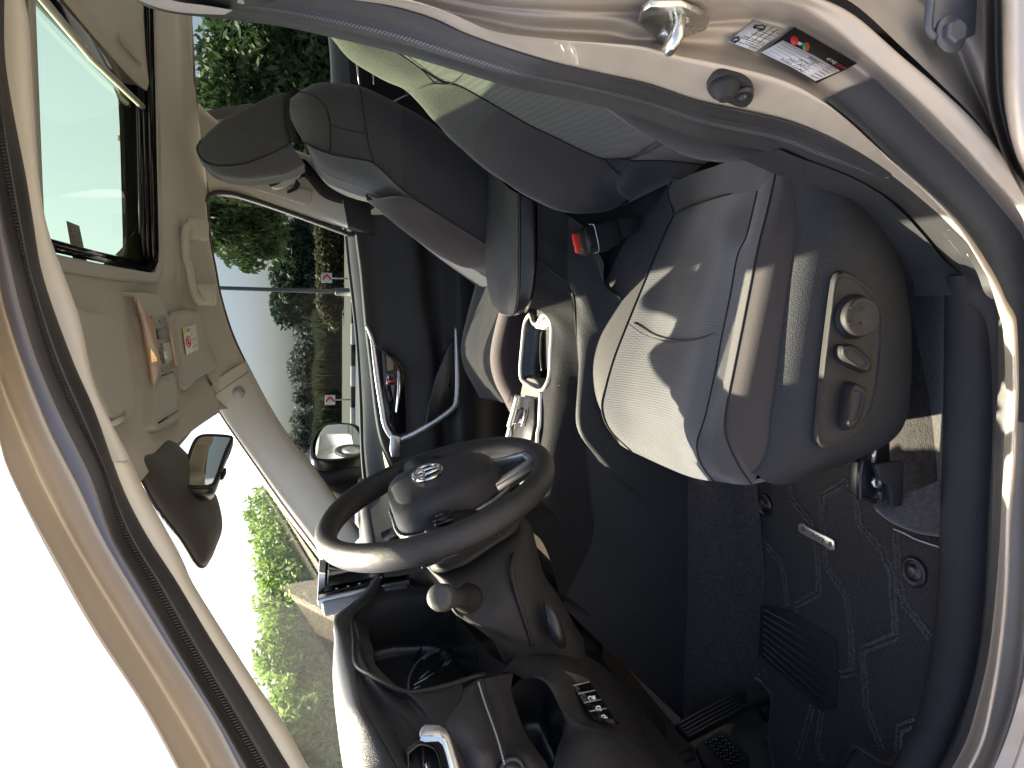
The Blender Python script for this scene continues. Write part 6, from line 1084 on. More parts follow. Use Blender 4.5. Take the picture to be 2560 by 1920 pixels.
# headrest
hr0 = V((16, 985, 860, -.25), (16, 850, 880, -.255), (16, 600, 1000, -.26), (16, 400, 1100, -.265), (16, 280, 1200, -.27), (16, 190, 1290, -.275), (16, 155, 1365, -.285), (16, 190, 1450, -.29), (16, 260, 1505, -.285), (16, 380, 1528, -.275), (16, 600, 1505, -.265), (16, 800, 1430, -.26), (16, 930, 1370, -.255), (16, 1010, 1310, -.25), (16, 975, 1180, -.25), (16, 958, 1060, -.25), (16, 970, 950, -.25))
h0 = crom(hr0, 80, True); hc = h0.mean(axis=0)
PS_h = loft('headrest', [hc+(h0-hc)*.002+A3((0, .006, 0)), hc+(h0-hc)*.5+A3((0, .006, 0)), hc+(h0-hc)*.9+A3((0, .003, 0)), h0, hc+(h0-hc)*1.035+A3((0, -.02, 0)), hc+(h0-hc)*1.04+A3((.006, -.10, 0)), hc+(h0-hc)*1.0+A3((.004, -.19, 0)), hc+(h0-hc)*.85+A3((0, -.225, 0)), hc+(h0-hc)*.002+A3((0, -.235, 0))], M_KNIT, PS, nu=80, nv=44, closed_u=True)
fr0 = V((16, 155, 1370, -.285), (16, 190, 1450, -.29), (16, 270, 1508, -.284), (16, 400, 1528, -.273), (16, 600, 1505, -.265), (16, 800, 1430, -.26), (16, 930, 1370, -.255), (16, 1010, 1312, -.25))
fr1 = V((16, 160, 1400, -.30), (16, 205, 1500, -.31), (16, 290, 1570, -.31), (16, 400, 1620, -.31), (16, 620, 1640, -.31), (16, 850, 1610, -.30), (16, 1000, 1580, -.29), (16, 1140, 1500, -.27))
fr2 = V((16, 165, 1420, -.36), (16, 210, 1530, -.37), (16, 300, 1600, -.37), (16, 420, 1645, -.37), (16, 620, 1665, -.37), (16, 840, 1640, -.37), (16, 1000, 1600, -.37), (16, 1145, 1530, -.37))
loft('headrest_front', [fr0, fr1, fr2, offs(fr2, dy=-.10, dx=-.004), offs(fr2, dy=-.14, dx=-.03)], M_INS2, PS, nu=50, nv=24)
loft('headrest_base', [V((16, 1010, 1312, -.25), (16, 1080, 1325, -.24), (16, 1140, 1400, -.24), (16, 1145, 1500, -.26)), V((16, 1010, 1312, -.40), (16, 1080, 1325, -.40), (16, 1140, 1400, -.40), (16, 1145, 1500, -.40))], M_CLOTH, PS, nu=16, nv=4)
stitchline(hr0[5:15], PS, .0014, lift=(.001, .002, 0), step=.004)
tube('headrest_cutline', V((16, 925, 1540, -.293), (16, 920, 1575, -.296), (16, 945, 1605, -.293)), .001, M_THREADK, PS, n=5, nu=10)
# dark underside of the headrest and the posts
loft('headrest_base', [V((16, 1070, 800, -.24), (16, 990, 870, -.245), (16, 960, 980, -.25), (16, 960, 1120, -.25), (16, 985, 1230, -.25), (16, 1030, 1320, -.245)), V((16, 1105, 850, -.24), (16, 1090, 930, -.24), (16, 1075, 1010, -.24), (16, 1085, 1130, -.24), (16, 1110, 1240, -.24), (16, 1150, 1330, -.24)), V((16, 1105, 850, -.40), (16, 1090, 930, -.40), (16, 1075, 1010, -.40), (16, 1085, 1130, -.40), (16, 1110, 1240, -.40), (16, 1150, 1330, -.40))], M_BLK, PS, nu=24, nv=10)
for yy in (-.30, -.44): tube('headrest_post', [P(16, 1010, 1150, yy), P(16, 1140, 1180, yy)], .007, M_BLKG, PS, n=8)
# cushion
pc0 = V((5, 1400, 1060, -.20), (5, 1350, 960, -.17), (5, 1300, 860, -.155), (5, 1275, 740, -.15), (5, 1285, 620, -.15), (5, 1330, 430, -.15), (5, 1390, 200, -.15), (5, 1420, 0, -.15))
pc1 = offs(pc0, dy=-.05, dz=.0, dx=-.004); pc2 = offs(pc0, dy=-.10, dz=-.03)
pc3 = offs(pc0, dy=-.22, dz=-.05); pc4 = offs(pc0, dy=-.34, dz=-.03, dx=-.0); pc5 = offs(pc0, dy=-.42, dz=.0)
loft('cushion', [offs(pc0, dy=.02, dz=-.14, dx=-.02), offs(pc0, dy=.012, dz=-.04), pc0, pc1, pc2], bpy.data.materials['reddish_lit_cloth'], PS, nu=40, nv=20)
loft('cushion_insert', [pc2, pc3, pc4], M_CLOTHB, PS, nu=40, nv=12)
loft('cushion', [pc4, pc5, offs(pc5, dy=-.03, dz=-.05), offs(pc5, dy=-.04, dz=-.2)], M_CLOTH, PS, nu=40, nv=12)
pf = [pc0[0], pc1[0], pc2[0], pc3[0], pc4[0], pc5[0]]
loft('cushion_front', [pf, offs(pf, dx=-.005, dz=-.05), offs(pf, dx=-.06, dz=-.12)], M_CLOTH, PS, nu=20, nv=8)
stitchline(V((17, 395, 1480, -.16), (17, 430, 1300, -.158), (17, 460, 1150, -.155), (17, 500, 1020, -.155)), PS, .0012, lift=(0, .006, .0))
# ================================================================== more dash: far half and cowl
box('cowl_panel', (1.13, 0, .90), .16, 1.5, .13, M_BLK, CAR, bevel=.01)
gb = loft('glove_box_face', [[(.51, -.73, 1.035), (.50, -.40, 1.04), (.49, -.10, 1.045), (.485, .12, 1.045)], [(.50, -.73, 1.00), (.48, -.40, 1.00), (.47, -.10, 1.00), (.475, .14, 1.00)], [(.49, -.73, .97), (.455, -.40, .965), (.45, -.10, .96), (.46, .16, .95)], [(.54, -.73, .90), (.52, -.40, .89), (.50, -.12, .88), (.50, .17, .87)], [(.60, -.73, .72), (.58, -.40, .70), (.52, -.14, .70), (.54, .17, .70)], [(.75, -.73, .55), (.72, -.40, .55), (.70, -.14, .55), (.70, .16, .55)]], M_LEATHF, dash, nu=30, nv=24)
tube('dash_trim', [(.455, -.62, .985), (.448, -.36, .983), (.445, -.12, .98)], .006, M_SIL, dash, n=8, nu=12)
slab('far_vent', [(.497, -.70, 1.025), (.497, -.56, 1.03), (.47, -.56, .985), (.475, -.70, .985)], (-.006, 0, 0), M_GLOSS, dash, bevel=.003)
slab('far_vent_trim', [(.492, -.55, 1.03), (.492, -.535, 1.03), (.464, -.535, .985), (.464, -.55, .985)], (-.008, 0, 0), M_SIL, dash, bevel=.002)
slab('centre_vent', [(.484, -.12, 1.035), (.482, .10, 1.035), (.462, .10, .99), (.462, -.12, .99)], (-.006, 0, 0), M_GLOSS, dash, bevel=.003)
box('heater_panel', (.470, 0.0, .925), .02, .26, .075, M_BLKG, dash, ax=((1, 0, .3), (0, 1, 0), (-.3, 0, 1)), bevel=.005)
for yy in (-.10, .10): disc('heater_knob', (.462, yy, .925), (-1, 0, .25), [(.024, 0), (.024, .016), (.021, .019)], M_SIL, dash, n=24)
# ================================================================== steering wheel
WC = A3((.2705, .372, .993)); WU = A3((.335, 0.0, .942)); WU /= np.linalg.norm(WU)
WN = A3((-WU[2], .06, WU[0])); WN /= np.linalg.norm(WN)
WS = np.cross(WU, WN); WS /= np.linalg.norm(WS)
if WS[1] < 0: WS = -WS
def W(s, t, n=0.0): return WC+WS*s+WU*t+WN*n
SW = empty('steering_wheel', tuple(WC)); tag(SW, 'black leather steering wheel with silver lower spoke and chrome emblem', 'steering wheel')
RR, tr_ = .1645, .0165
v = []; f = []
NU, NV = 120, 20
for i in range(NU):
    a = 2*math.pi*i/NU; grip = 1.0+.07*(math.exp(-((a-RD(35))/.35)**2)+math.exp(-((a-RD(145))/.35)**2))
    for j in range(NV):
        b = 2*math.pi*j/NV
        rad = RR+tr_*.92*grip*math.cos(b); hgt = tr_*1.12*grip*math.sin(b)
        v.append(W(rad*math.cos(a), rad*math.sin(a), hgt))
for i in range(NU):
    for j in range(NV): f.append((i*NV+j, ((i+1) % NU)*NV+j, ((i+1) % NU)*NV+(j+1) % NV, i*NV+(j+1) % NV))
mesh('rim', v, f, mat('black_rim_leather', (.022, .021, .022), .42, bump=('grain', 1500, .45), var=(25, .12)), SW)
ho_ = [(0, .066), (.040, .066), (.066, .060), (.080, .044), (.085, .012), (.080, -.025), (.066, -.060), (.048, -.088), (.030, -.100), (0, -.102), (-.030, -.100), (-.048, -.088), (-.066, -.060), (-.080, -.025), (-.085, .012), (-.080, .044), (-.066, .060), (-.040, .066)]
def hub(sc, n): return [W(s*sc, (t+.012)*sc-.012, n) for s, t in ho_]
loft('airbag_cover', [hub(.97, -.030), hub(1.0, -.012), hub(.985, .008), hub(.93, .022), hub(.75, .033), hub(.4, .037), hub(.03, .038)], M_LEATH, SW, nu=70, nv=34, closed_u=True)
loft('hub_back', [hub(1.03, -.012), hub(1.04, -.020), hub(.95, -.034), hub(.7, -.046), hub(.45, -.055)], M_BLK, SW, nu=60, nv=14, closed_u=True)
tube('cover_gap', crom(hub(1.035, -.012), 70, True), .0022, M_SIL, SW, closed=True, n=6)
for sg in (1, -1):
    sp_ = loft('side_spoke', [[W(sg*.070, .040, -.012), W(sg*.110, .030, -.006), W(sg*.160, .030, .0)], [W(sg*.075, .020, .004), W(sg*.110, .012, .004), W(sg*.158, .012, .006)], [W(sg*.075, -.010, .002), W(sg*.112, -.012, .002), W(sg*.160, -.012, .004)], [W(sg*.068, -.050, -.014), W(sg*.105, -.038, -.010), W(sg*.158, -.030, -.002)]], M_BLKG, SW, nu=16, nv=16, solid=.012, off=-1)
    slab('spoke_switch', [W(sg*.088, .024, .006), W(sg*.128, .020, .008), W(sg*.132, -.004, .008), W(sg*.090, -.008, .006)], WN*.004, M_GLOSS, SW, bevel=.002)
    for dx in (.098, .118): disc('switch_button', W(sg*dx, .008, .009), WN, [(.0065, 0), (.0065, .0025), (.005, .003)], M_BLKG, SW, n=16)
    slab('shift_paddle', [W(sg*.10, .045, -.03), W(sg*.14, .055, -.03), W(sg*.142, .005, -.03), W(sg*.10, .0, -.03)], -WN*.004, M_BLKG, SW, bevel=.002)
# lower spoke: silver U with dark centre
for sg in (1, -1):
    slab('lower_spoke_trim', [W(sg*.040, -.088, .006), W(sg*.054, -.078, .004), W(sg*.026, -.152, .008), W(sg*.012, -.158, .008), W(sg*.012, -.150, .008)], WN*-.014, M_SIL, SW, bevel=.002)
slab('lower_spoke_trim', [W(.022, -.143, .007), W(-.022, -.143, .007), W(-.026, -.160, .008), W(.026, -.160, .008)], WN*-.014, M_SIL, SW, bevel=.003)
slab('lower_spoke', [W(.045, -.080, -.004), W(-.045, -.080, -.004), W(-.018, -.152, -.002), W(.018, -.152, -.002)], WN*-.016, M_LEATHF, SW, bevel=.003)
# chrome emblem: three ovals
def oval(a, b, t0, n0, r): tube('emblem_oval', [W(a*math.cos(q), t0+b*math.sin(q), n0) for q in np.linspace(0, 2*math.pi, 37)[:-1]], r, M_CHR, SW, closed=True, n=8)
slab('emblem_base', [W(.0345*math.cos(q), .0245*math.sin(q), .0345) for q in np.linspace(0, 2*math.pi, 33)[:-1]], WN*.0035, M_BLKG, SW)
oval(.0310, .0210, 0, .0385, .0027); oval(.0095, .0200, .0, .0395, .0025); oval(.0205, .0072, .0122, .0395, .0024)
# ================================================================== floor: carpet, mat, pedals
TE = V((9, 858, 100, .235), (9, 870, 250, .235), (9, 892, 450, .238), (9, 908, 700, .24), (9, 905, 900, .24), (9, 888, 1080, .24), (9, 900, 1300, .24))
te, e6c = crom(TE, 40), crom(e6[4:], 40)
loft('tunnel_carpet', [e6c+A3((0, -.004, .004)), e6c*.6+te*.4+A3((0, .012, .006)), e6c*.25+te*.75+A3((0, .008, .0)), te, te+A3((0, .02, -.02))], M_CARP, CAR, nu=60, nv=16)
FLZ = .348
def F_(x, y, dz=0.0): return PZ(9, x, y, FLZ+dz)
SIr = SIc[:34]
loft('side_carpet', [SIr+A3((0, -.004, -.014)), SIr+A3((-.0, -.035, -.040)), SIr+A3((0, -.10, -.062)), SIr+A3((0, -.22, -.085))], M_CARP, CAR, nu=50, nv=12)
loft('side_carpet', [V((9, 1480, 250, .60), (9, 1560, 240, .605), (9, 1700, 200, .63), (9, 1815, 150, .65)), V((9, 1492, 272, .60), (9, 1580, 300, .61), (9, 1700, 340, .635), (9, 1812, 360, .655)), V((9, 1500, 290, .598), (9, 1580, 345, .605), (9, 1700, 395, .63), (9, 1812, 412, .65)), V((9, 1505, 300, .590), (9, 1582, 358, .597), (9, 1700, 405, .622), (9, 1812, 425, .642))], M_CARP, CAR, nu=30, nv=14)
slab('front_carpet', [(-.15, .20, .335), (1.02, .20, .335), (1.02, .68, .335), (-.15, .68, .335)], (0, 0, -.02), M_CARP, CAR)
loft('toe_board', [[(.80, .66, .335), (.80, .45, .335), (.80, .18, .335)], [(.92, .66, .40), (.92, .45, .40), (.92, .18, .40)], [(1.03, .66, .56), (1.03, .45, .56), (1.03, .18, .56)], [(1.05, .66, .80), (1.05, .45, .80), (1.05, .18, .80)]], M_CARP, CAR, nu=12, nv=16)
MT = empty('floor_mat', tuple(F_(1230, 600))); tag(MT, 'black pile floor mat with grey zigzag pattern and metal badge in the driver footwell', 'floor mat')
mo_ = [F_(870, 60), F_(1500, 60), F_(1560, 330), F_(1690, 395), F_(1860, 440), F_(1850, 900), F_(1790, 1200), F_(1700, 1420), F_(1560, 1520), F_(1400, 1420), F_(1330, 1520), F_(1300, 1700), F_(1060, 1700), F_(990, 1420), F_(1010, 1180), F_(900, 1060), F_(905, 700), F_(890, 400)]
mc_ = crom(mo_, 110, True, lin=True); mm = mc_.mean(axis=0)
loft('mat_pile', [mc_+A3((0, 0, -.008)), mc_+A3((0, 0, 0)), mm+(mc_-mm)*.985+A3((0, 0, .003)), mm+(mc_-mm)*.9+A3((0, 0, .003)), mm+(mc_-mm)*.5+A3((0, 0, .003)), mm+(mc_-mm)*.001+A3((0, 0, .003))], M_MAT, MT, nu=110, nv=26, closed_u=True, lin_u=True)
stitchline([F_(1590, 385, .004), F_(1640, 405, .004), F_(1700, 435, .004), F_(1806, 470, .004)], MT, .0013, M_THREAD, step=.004)
stitchline([F_(898, 985, .004), F_(893, 1030, .004), F_(905, 1075, .004), F_(960, 1110, .004)], MT, .0011, M_THREAD, step=.004)
lines = [[(1095, 150), (1105, 240), (1190, 345), (1222, 420), (1232, 560), (1235, 690), (1120, 752), (1130, 795)], [(1250, 225), (1258, 420), (1268, 560), (1368, 710), (1388, 900), (1392, 1070), (1330, 1082)], [(1372, 140), (1365, 165), (1245, 228)], [(1412, 180), (1425, 360), (1540, 490), (1582, 600), (1600, 900), (1442, 962), (1460, 1240), (1540, 1450)], [(1600, 395), (1618, 640), (1640, 740), (1775, 912)], [(958, 320), (970, 450), (1060, 550), (1085, 762)], [(912, 280), (938, 590)], [(1205, 1232), (1170, 1360), (1130, 1490)], [(1248, 1250), (1225, 1430), (1262, 1510)], [(1700, 1310), (1620, 1335), (1610, 1460)], [(940, 1060), (950, 1100)], [(970, 1050), (985, 1110)]]
v = []; f = []
rnd = random.Random(3)
for ln in lines:
    c = crom([F_(x, y, .004) for x, y in ln], 400, lin=True); L = np.r_[0, np.cumsum(np.linalg.norm(np.diff(c, axis=0), axis=1))]; n = max(3, int(L[-1]/.0042))
    p = A3([[np.interp(t, L, c[:, i]) for i in range(3)] for t in np.linspace(0, L[-1], n)])
    for i in range(1, n-1):
        d = p[i+1]-p[i-1]; d /= np.linalg.norm(d)+1e-9; sd = A3((-d[1], d[0], 0))
        for o in (-.0042, .0042):
            q = p[i]+sd*(o+rnd.uniform(-.0008, .0008))+A3((0, 0, rnd.uniform(-.0008, .0006))); h, w_ = d*.0019, sd*.0026; u = A3((0, 0, .0022))
            b = len(v); v += [q-h-w_, q+h-w_, q+h+w_, q-h+w_, q-h*.6-w_*.6+u, q+h*.6-w_*.6+u, q+h*.6+w_*.6+u, q-h*.6+w_*.6+u]
            f += [(b+4, b+5, b+6, b+7), (b, b+1, b+5, b+4), (b+1, b+2, b+6, b+5), (b+2, b+3, b+7, b+6), (b+3, b, b+4, b+7)]
pat = mesh('loop_pattern', v, f, M_MATL, MT, smooth=False); pat['kind'] = 'stuff'
hp = [F_(962, 745, .004), F_(1100, 772, .004), F_(1318, 912, .004), F_(1332, 1060, .004), F_(1318, 1245, .004), F_(1250, 1242, .004), F_(955, 985, .004)]
heel = slab('heel_pad', hp, (0, 0, .003), mat('worn_rubber_pad', (.021, .019, .019), .85, bump=('noise', 300, .6), var=(60, .3)), MT, bevel=.002)
for i in range(8):
    s = i/7; a = F_(975+30*s, 775+200*s, .0075); b = F_(1130+190*s, 800+380*s, .0075)
    a = F_(970, 770+30*i, .0075); b = F_(1320-8*i, 950+300*(i/7)+60*(1-i/7)*(i/7), .0075)
    tube('pad_groove', [a, (a+b)/2, b], .0013, M_MAT, MT, n=6)
for x, y in ((980, 272), (1692, 592)):
    disc('mat_clip', F_(x, y, .004), (0, 0, 1), [(.021, 0), (.021, .003), (.017, .005), (.016, .0035), (.012, .0035), (.011, .007), (.005, .0075)], M_BLKG, MT, n=28)
bd = slab('mat_badge', [F_(1142, 362, .006), F_(1166, 358, .006), F_(1188, 378, .006), F_(1300, 432, .006), F_(1313, 445, .006), F_(1313, 486, .006), F_(1290, 486, .006), F_(1268, 468, .006), F_(1152, 405, .006), F_(1142, 395, .006)], (0, 0, .0025), mat('brushed_badge', (.48, .48, .47), .35, .8), MT, bevel=.0008)
text('badge_word', 'RAV4', F_(1262, 432, .0092), F_(1190, 392)-F_(1262, 432), F_(1250, 465)-F_(1262, 432), .0125, M_INK, bd)
for x, y in ((1160, 385), (1288, 458)): disc('badge_rivet', F_(x, y, .0086), (0, 0, 1), [(.0042, 0), (.0038, .0008), (.001, .001)], M_STEEL, bd, n=14)
# pedals
AP = empty('accelerator_pedal', tuple(P(15, 1900, 780, .27))); tag(AP, 'black ribbed accelerator pedal hinged at the floor', 'pedal')
ap = V((15, 1215, 985, .295), (15, 1420, 870, .292), (15, 1650, 750, .29), (15, 1780, 700, .29), (15, 1880, 690, .29), (15, 1960, 735, .29), (15, 2020, 800, .29), (15, 1920, 795, .30), (15, 1800, 830, .305), (15, 1600, 940, .315), (15, 1320, 1085, .325))
slab('pedal_pad', ap, (.02, -.01, -.01), M_BLK, AP, bevel=.003)
for i in range(5):
    o = i*.23; tube('pedal_rib', [p+A3((-.002, .004, .003)) for p in V((15, 1235+22*i, 985+24*i, .296+.006*i), (15, 1480+18*i, 848+26*i, .293+.006*i), (15, 1700+15*i, 745+24*i, .291+.005*i), (15, 1790-5*i, 735+22*i, .291+.004*i))], .0026, M_BLKG, AP, n=6, nu=16)
slab('pedal_foot', V((15, 1890, 860, .29), (15, 1990, 820, .29), (15, 2040, 920, .29), (15, 1980, 970, .29)), (.03, -.03, -.02), M_BLK, AP, bevel=.004)
BP_ = empty('brake_pedal', tuple(P(15, 1620, 1180, .40))); tag(BP_, 'black brake pedal with herringbone rubber pad', 'pedal')
bpp = crom(V((15, 1395, 1160, .40), (15, 1430, 1110, .40), (15, 1575, 1035, .40), (15, 1625, 1038, .40), (15, 1700, 1110, .40), (15, 1800, 1210, .40), (15, 1820, 1255, .40), (15, 1790, 1360, .40), (15, 1640, 1450, .40), (15, 1480, 1320, .40)), 50, True)
slab('pedal_pad', bpp, (.016, -.012, -.004), M_RUB, BP_, bevel=.003)
for r in range(7):
    for c in range(6):
        s, t = .1+.14*r, .08+.15*c
        q = P(15, 1440+180*s*1.15+190*t*.0+(-10), 1120, .4) if 0 else (P(15, 1430+(1590-1430)*t+(1640-1430)*s*.95, 1120+(1045-1120)*t+(1330-1120)*s*.95+ (0), .402))
        d1, d2 = (P(15, 1460, 1110, .4)-P(15, 1430, 1120, .4)), (P(15, 1452, 1146, .4)-P(15, 1430, 1120, .4))
        sg = 1 if c % 2 else -1
        tube('pad_tread', [q+A3((-.002, .003, .001)), q+d1*.75+d2*.35*sg+A3((-.002, .003, .001))], .0024, M_BLKG, BP_, n=5)
tube('pedal_arm', [P(15, 1420, 1180, .40)+A3((.02, -.02, 0)), P(15, 1380, 1120, .40)+A3((.06, -.02, .08)), P(15, 1300, 1100, .40)+A3((.12, -.02, .25))], .010, M_BLK, BP_, n=8, nu=10)
# ================================================================== outside on the far side of the car
def leafmat(name, col, col2, trans=.35):
    m = bpy.data.materials.new(name); m.use_nodes = True; t = m.node_tree; b = t.nodes['Principled BSDF']; out = t.nodes['Material Output']
    tc = t.nodes.new('ShaderNodeTexCoord'); n = t.nodes.new('ShaderNodeTexNoise'); n.inputs['Scale'].default_value = 2.3; n.inputs['Detail'].default_value = 8; t.links.new(tc.outputs['Object'], n.inputs['Vector'])
    r = t.nodes.new('ShaderNodeValToRGB'); r.color_ramp.elements[0].position = .35; r.color_ramp.elements[1].position = .68; r.color_ramp.elements[0].color = (*col, 1); r.color_ramp.elements[1].color = (*col2, 1)
    t.links.new(n.outputs[0], r.inputs[0]); t.links.new(r.outputs[0], b.inputs['Base Color']); b.inputs['Roughness'].default_value = .6
    tl = t.nodes.new('ShaderNodeBsdfTranslucent'); t.links.new(r.outputs[0], tl.inputs[0]); mx = t.nodes.new('ShaderNodeMixShader'); mx.inputs[0].default_value = trans
    t.links.new(b.outputs[0], mx.inputs[1]); t.links.new(tl.outputs[0], mx.inputs[2]); t.links.new(mx.outputs[0], out.inputs[0]); return m
M_LF = leafmat('green_leaves', (.035, .070, .022), (.095, .150, .045))
M_LFD = leafmat('dark_needles', (.022, .045, .026), (.05, .085, .045))
M_LFG = leafmat('grey_green_leaves', (.10, .12, .10), (.19, .21, .175))
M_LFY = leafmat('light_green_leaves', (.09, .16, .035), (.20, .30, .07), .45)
M_LFB = leafmat('olive_shrub_leaves', (.07, .075, .03), (.14, .13, .06))
M_BARK = mat('grey_bark', (.10, .075, .055), .9, bump=('noise', 30, 1.0), var=(6, .3))
def crown(name, blobs, n, size, m_, parent, seed, droop=.3, aspect=2.2):
    """many single leaves spread through the volume of several clumps"""
    rng = np.random.default_rng(seed); w_ = A3([b[3]*b[4]*b[5] for b in blobs]); w_ /= w_.sum()
    idx = rng.choice(len(blobs), n, p=w_); bl = A3(blobs)[idx]
    d = rng.normal(size=(n, 3)); d /= np.linalg.norm(d, axis=1)[:, None]; rad = rng.uniform(.15, 1, n)**.45
    # knots of leaves: pull part of them to twig ends so that gaps stay between
    c = bl[:, :3]+d*rad[:, None]*bl[:, 3:6]
    tw = c[rng.integers(0, n, n)]; k_ = rng.uniform(.55, .97, n)[:, None]; near = np.linalg.norm(tw-c, axis=1) < size*9
    c = np.where(near[:, None], c*(1-k_)+tw*k_, c)
    a = rng.normal(size=(n, 3)); a[:, 2] -= droop; a /= np.linalg.norm(a, axis=1)[:, None]
    b = np.cross(a, rng.normal(size=(n, 3))); b /= np.linalg.norm(b, axis=1)[:, None]
    s = size*rng.uniform(.6, 1.4, n)[:, None]; L, Wd = a*s*aspect/2, b*s/2
    v = np.stack([c-L, c+Wd*.9, c+L, c-Wd*.9], 1).reshape(-1, 3)
    me = bpy.data.meshes.new(name); me.vertices.add(4*n); me.vertices.foreach_set('co', v.ravel()); me.loops.add(4*n); me.loops.foreach_set('vertex_index', np.arange(4*n)); me.polygons.add(n); me.polygons.foreach_set('loop_start', np.arange(0, 4*n, 4)); me.polygons.foreach_set('loop_total', np.full(n, 4)); me.update(); me.validate()
    me.materials.append(m_); o = bpy.data.objects.new(name, me); COL.objects.link(o); o.parent = parent; o.location = -Vector(parent.location); return o
def tree(name, label, base, h, cr, lean, m_, seed, n=5000, size=.12, trunk=.12, tall=1.0, group='trees beyond the road', droop=.3, low=.25):
    rng = random.Random(seed); base = A3(base); o = empty(name, tuple(base)); tag(o, label, 'tree', group)
    topp = base+A3((lean[0], lean[1], h*.8)); pts = [base, base+A3((lean[0]*.2, lean[1]*.2, h*.3)), topp]
    tube('trunk', crom(pts, 8), [trunk, trunk*.7, trunk*.2], M_BARK, o, n=8)
    blobs = []
    for i in range(14):
        t = low+(1-low)*(i+.5)/14; a = rng.uniform(0, 6.28); r = cr*(1-.55*abs(t-.55)**1.0)*rng.uniform(.25, .75)
        c = base+A3((lean[0]*t+r*math.cos(a), lean[1]*t+r*math.sin(a), h*t)); q = cr*rng.uniform(.35, .6)
        blobs.append((*c, q, q, q*.8*tall)); 
        if i % 2 == 0: tube('limb', [base+A3((lean[0]*t*.7, lean[1]*t*.7, h*t*.7)), c], [trunk*.35, trunk*.1], M_BARK, o, n=5)
    crown('crown', blobs, n, size, m_, o, seed, droop); return o
def at(k, x, y, Y_): return P(k, x, y, Y_)
# near trees seen through the far windows
a = at(1, 1550, 330, -20); tree('roadside_tree', 'large green tree filling the far rear window', (a[0], -20, 0), 3.9, 2.9, (.2, 0), M_LF, 11, 30000, .13, .16, low=.05)
a = at(1, 1500, 20, -24); tree('roadside_tree', 'dark green tree behind the large tree, at the edge of the far rear window', (a[0]-1.0, -24, 0), 4.3, 3.2, (0, 0), M_LFD, 12, 20000, .15, .16, low=.02)
a = at(14, 260, 200, -8.5); o_ = empty('overhanging_tree', (a[0]-1.2, -8.6, 0)); tag(o_, 'tree with drooping green branches hanging into the top of the passenger window', 'tree', 'trees beyond the road')
tube('trunk', [(a[0]-1.3, -8.6, 0), (a[0]-1.4, -8.6, 2.0), (a[0]-.9, -8.6, 3.6)], [.11, .09, .04], M_BARK, o_, n=8, nu=8)
bl_ = []
for (x, y, r) in ((150, 160, .36), (200, 260, .34), (260, 340, .30), (300, 250, .34), (330, 400, .22), (390, 300, .28), (440, 230, .26), (440, 360, .18), (480, 300, .15), (250, 160, .36), (350, 180, .32), (180, 330, .2), (60, 180, .5), (60, 60, .6), (300, 60, .55)):
    q = at(14, x, y, -8.5+random.uniform(-.4, .4)); bl_.append((*q, r, r, r*.85))
    if y > 150: tube('limb', [(a[0]-.9, -8.6, 3.6), q], [.03, .008], M_BARK, o_, n=5)
crown('crown', bl_, 15000, .042, M_LF, o_, 5, droop=1.2, aspect=3.0)
# dark trees further back, pale trees along the horizon
for i, (x, y, h, cr, dp, lab) in enumerate(((760, 330, 4.5, 2.6, -60, 'dark evergreen tree nearest the pole, left side'), (760, 470, 5.0, 3.0, -62, 'dark evergreen tree crossed by the lamp post'), (760, 640, 4.9, 2.8, -60, 'dark evergreen tree between lamp post and tall reeds'))):
    q = at(14, x, y, dp); tree('evergreen_tree', lab, (q[0], dp, 0), h, cr, (0, 0), M_LFD, 30+i, 12000, .22, .2, tall=1.0, low=.1)
pale = ['pale tree right behind the reeds, nearest the evergreens', 'pale slim tree above the reeds, second from the evergreens', 'pale tree above the middle of the reeds', 'pale rounded tree above the reeds, left of the second chevron sign', 'pale tree above the second chevron sign', 'hazy pale tree just above the door mirror']
for i, y in enumerate((800, 900, 1010, 1120, 1230, 1370)):
    q = at(14, 640, y, -90); tree('slender_tree', pale[i], (q[0], -90-(i % 3), 0), 4.4+.5*((i*7) % 3)-.3*(i > 3), 2.6, (0, 0), M_LFG, 50+i, 1500, .34, .16, tall=.8, low=.3)
for i, (x, y) in enumerate(((740, 320), (745, 420), (760, 530), (770, 640), (790, 300))):
    q = at(14, 800, y, -40); b_ = empty('roadside_shrub', (q[0], -40, 0)); tag(b_, ['olive shrub under the overhanging branches', 'olive shrub beside the first chevron sign', 'olive shrub left of the lamp post base', 'olive shrub right of the lamp post base', 'low olive shrub at the window corner'][i], 'shrub', 'shrubs along the road')
    tube('stem', [(q[0], -40, 0), (q[0], -40, .8)], .04, M_BARK, b_, n=6)
    crown('crown', [(q[0]+dx*2, -40+dy, hz_, .95, .6, .5) for dx, dy, hz_ in ((0, 0, .5), (.35, .1, .7), (-.35, .1, .8), (.1, 0, 1.0), (-.15, 0, 1.2))], 3200, .13, M_LFB, b_, 70+i)
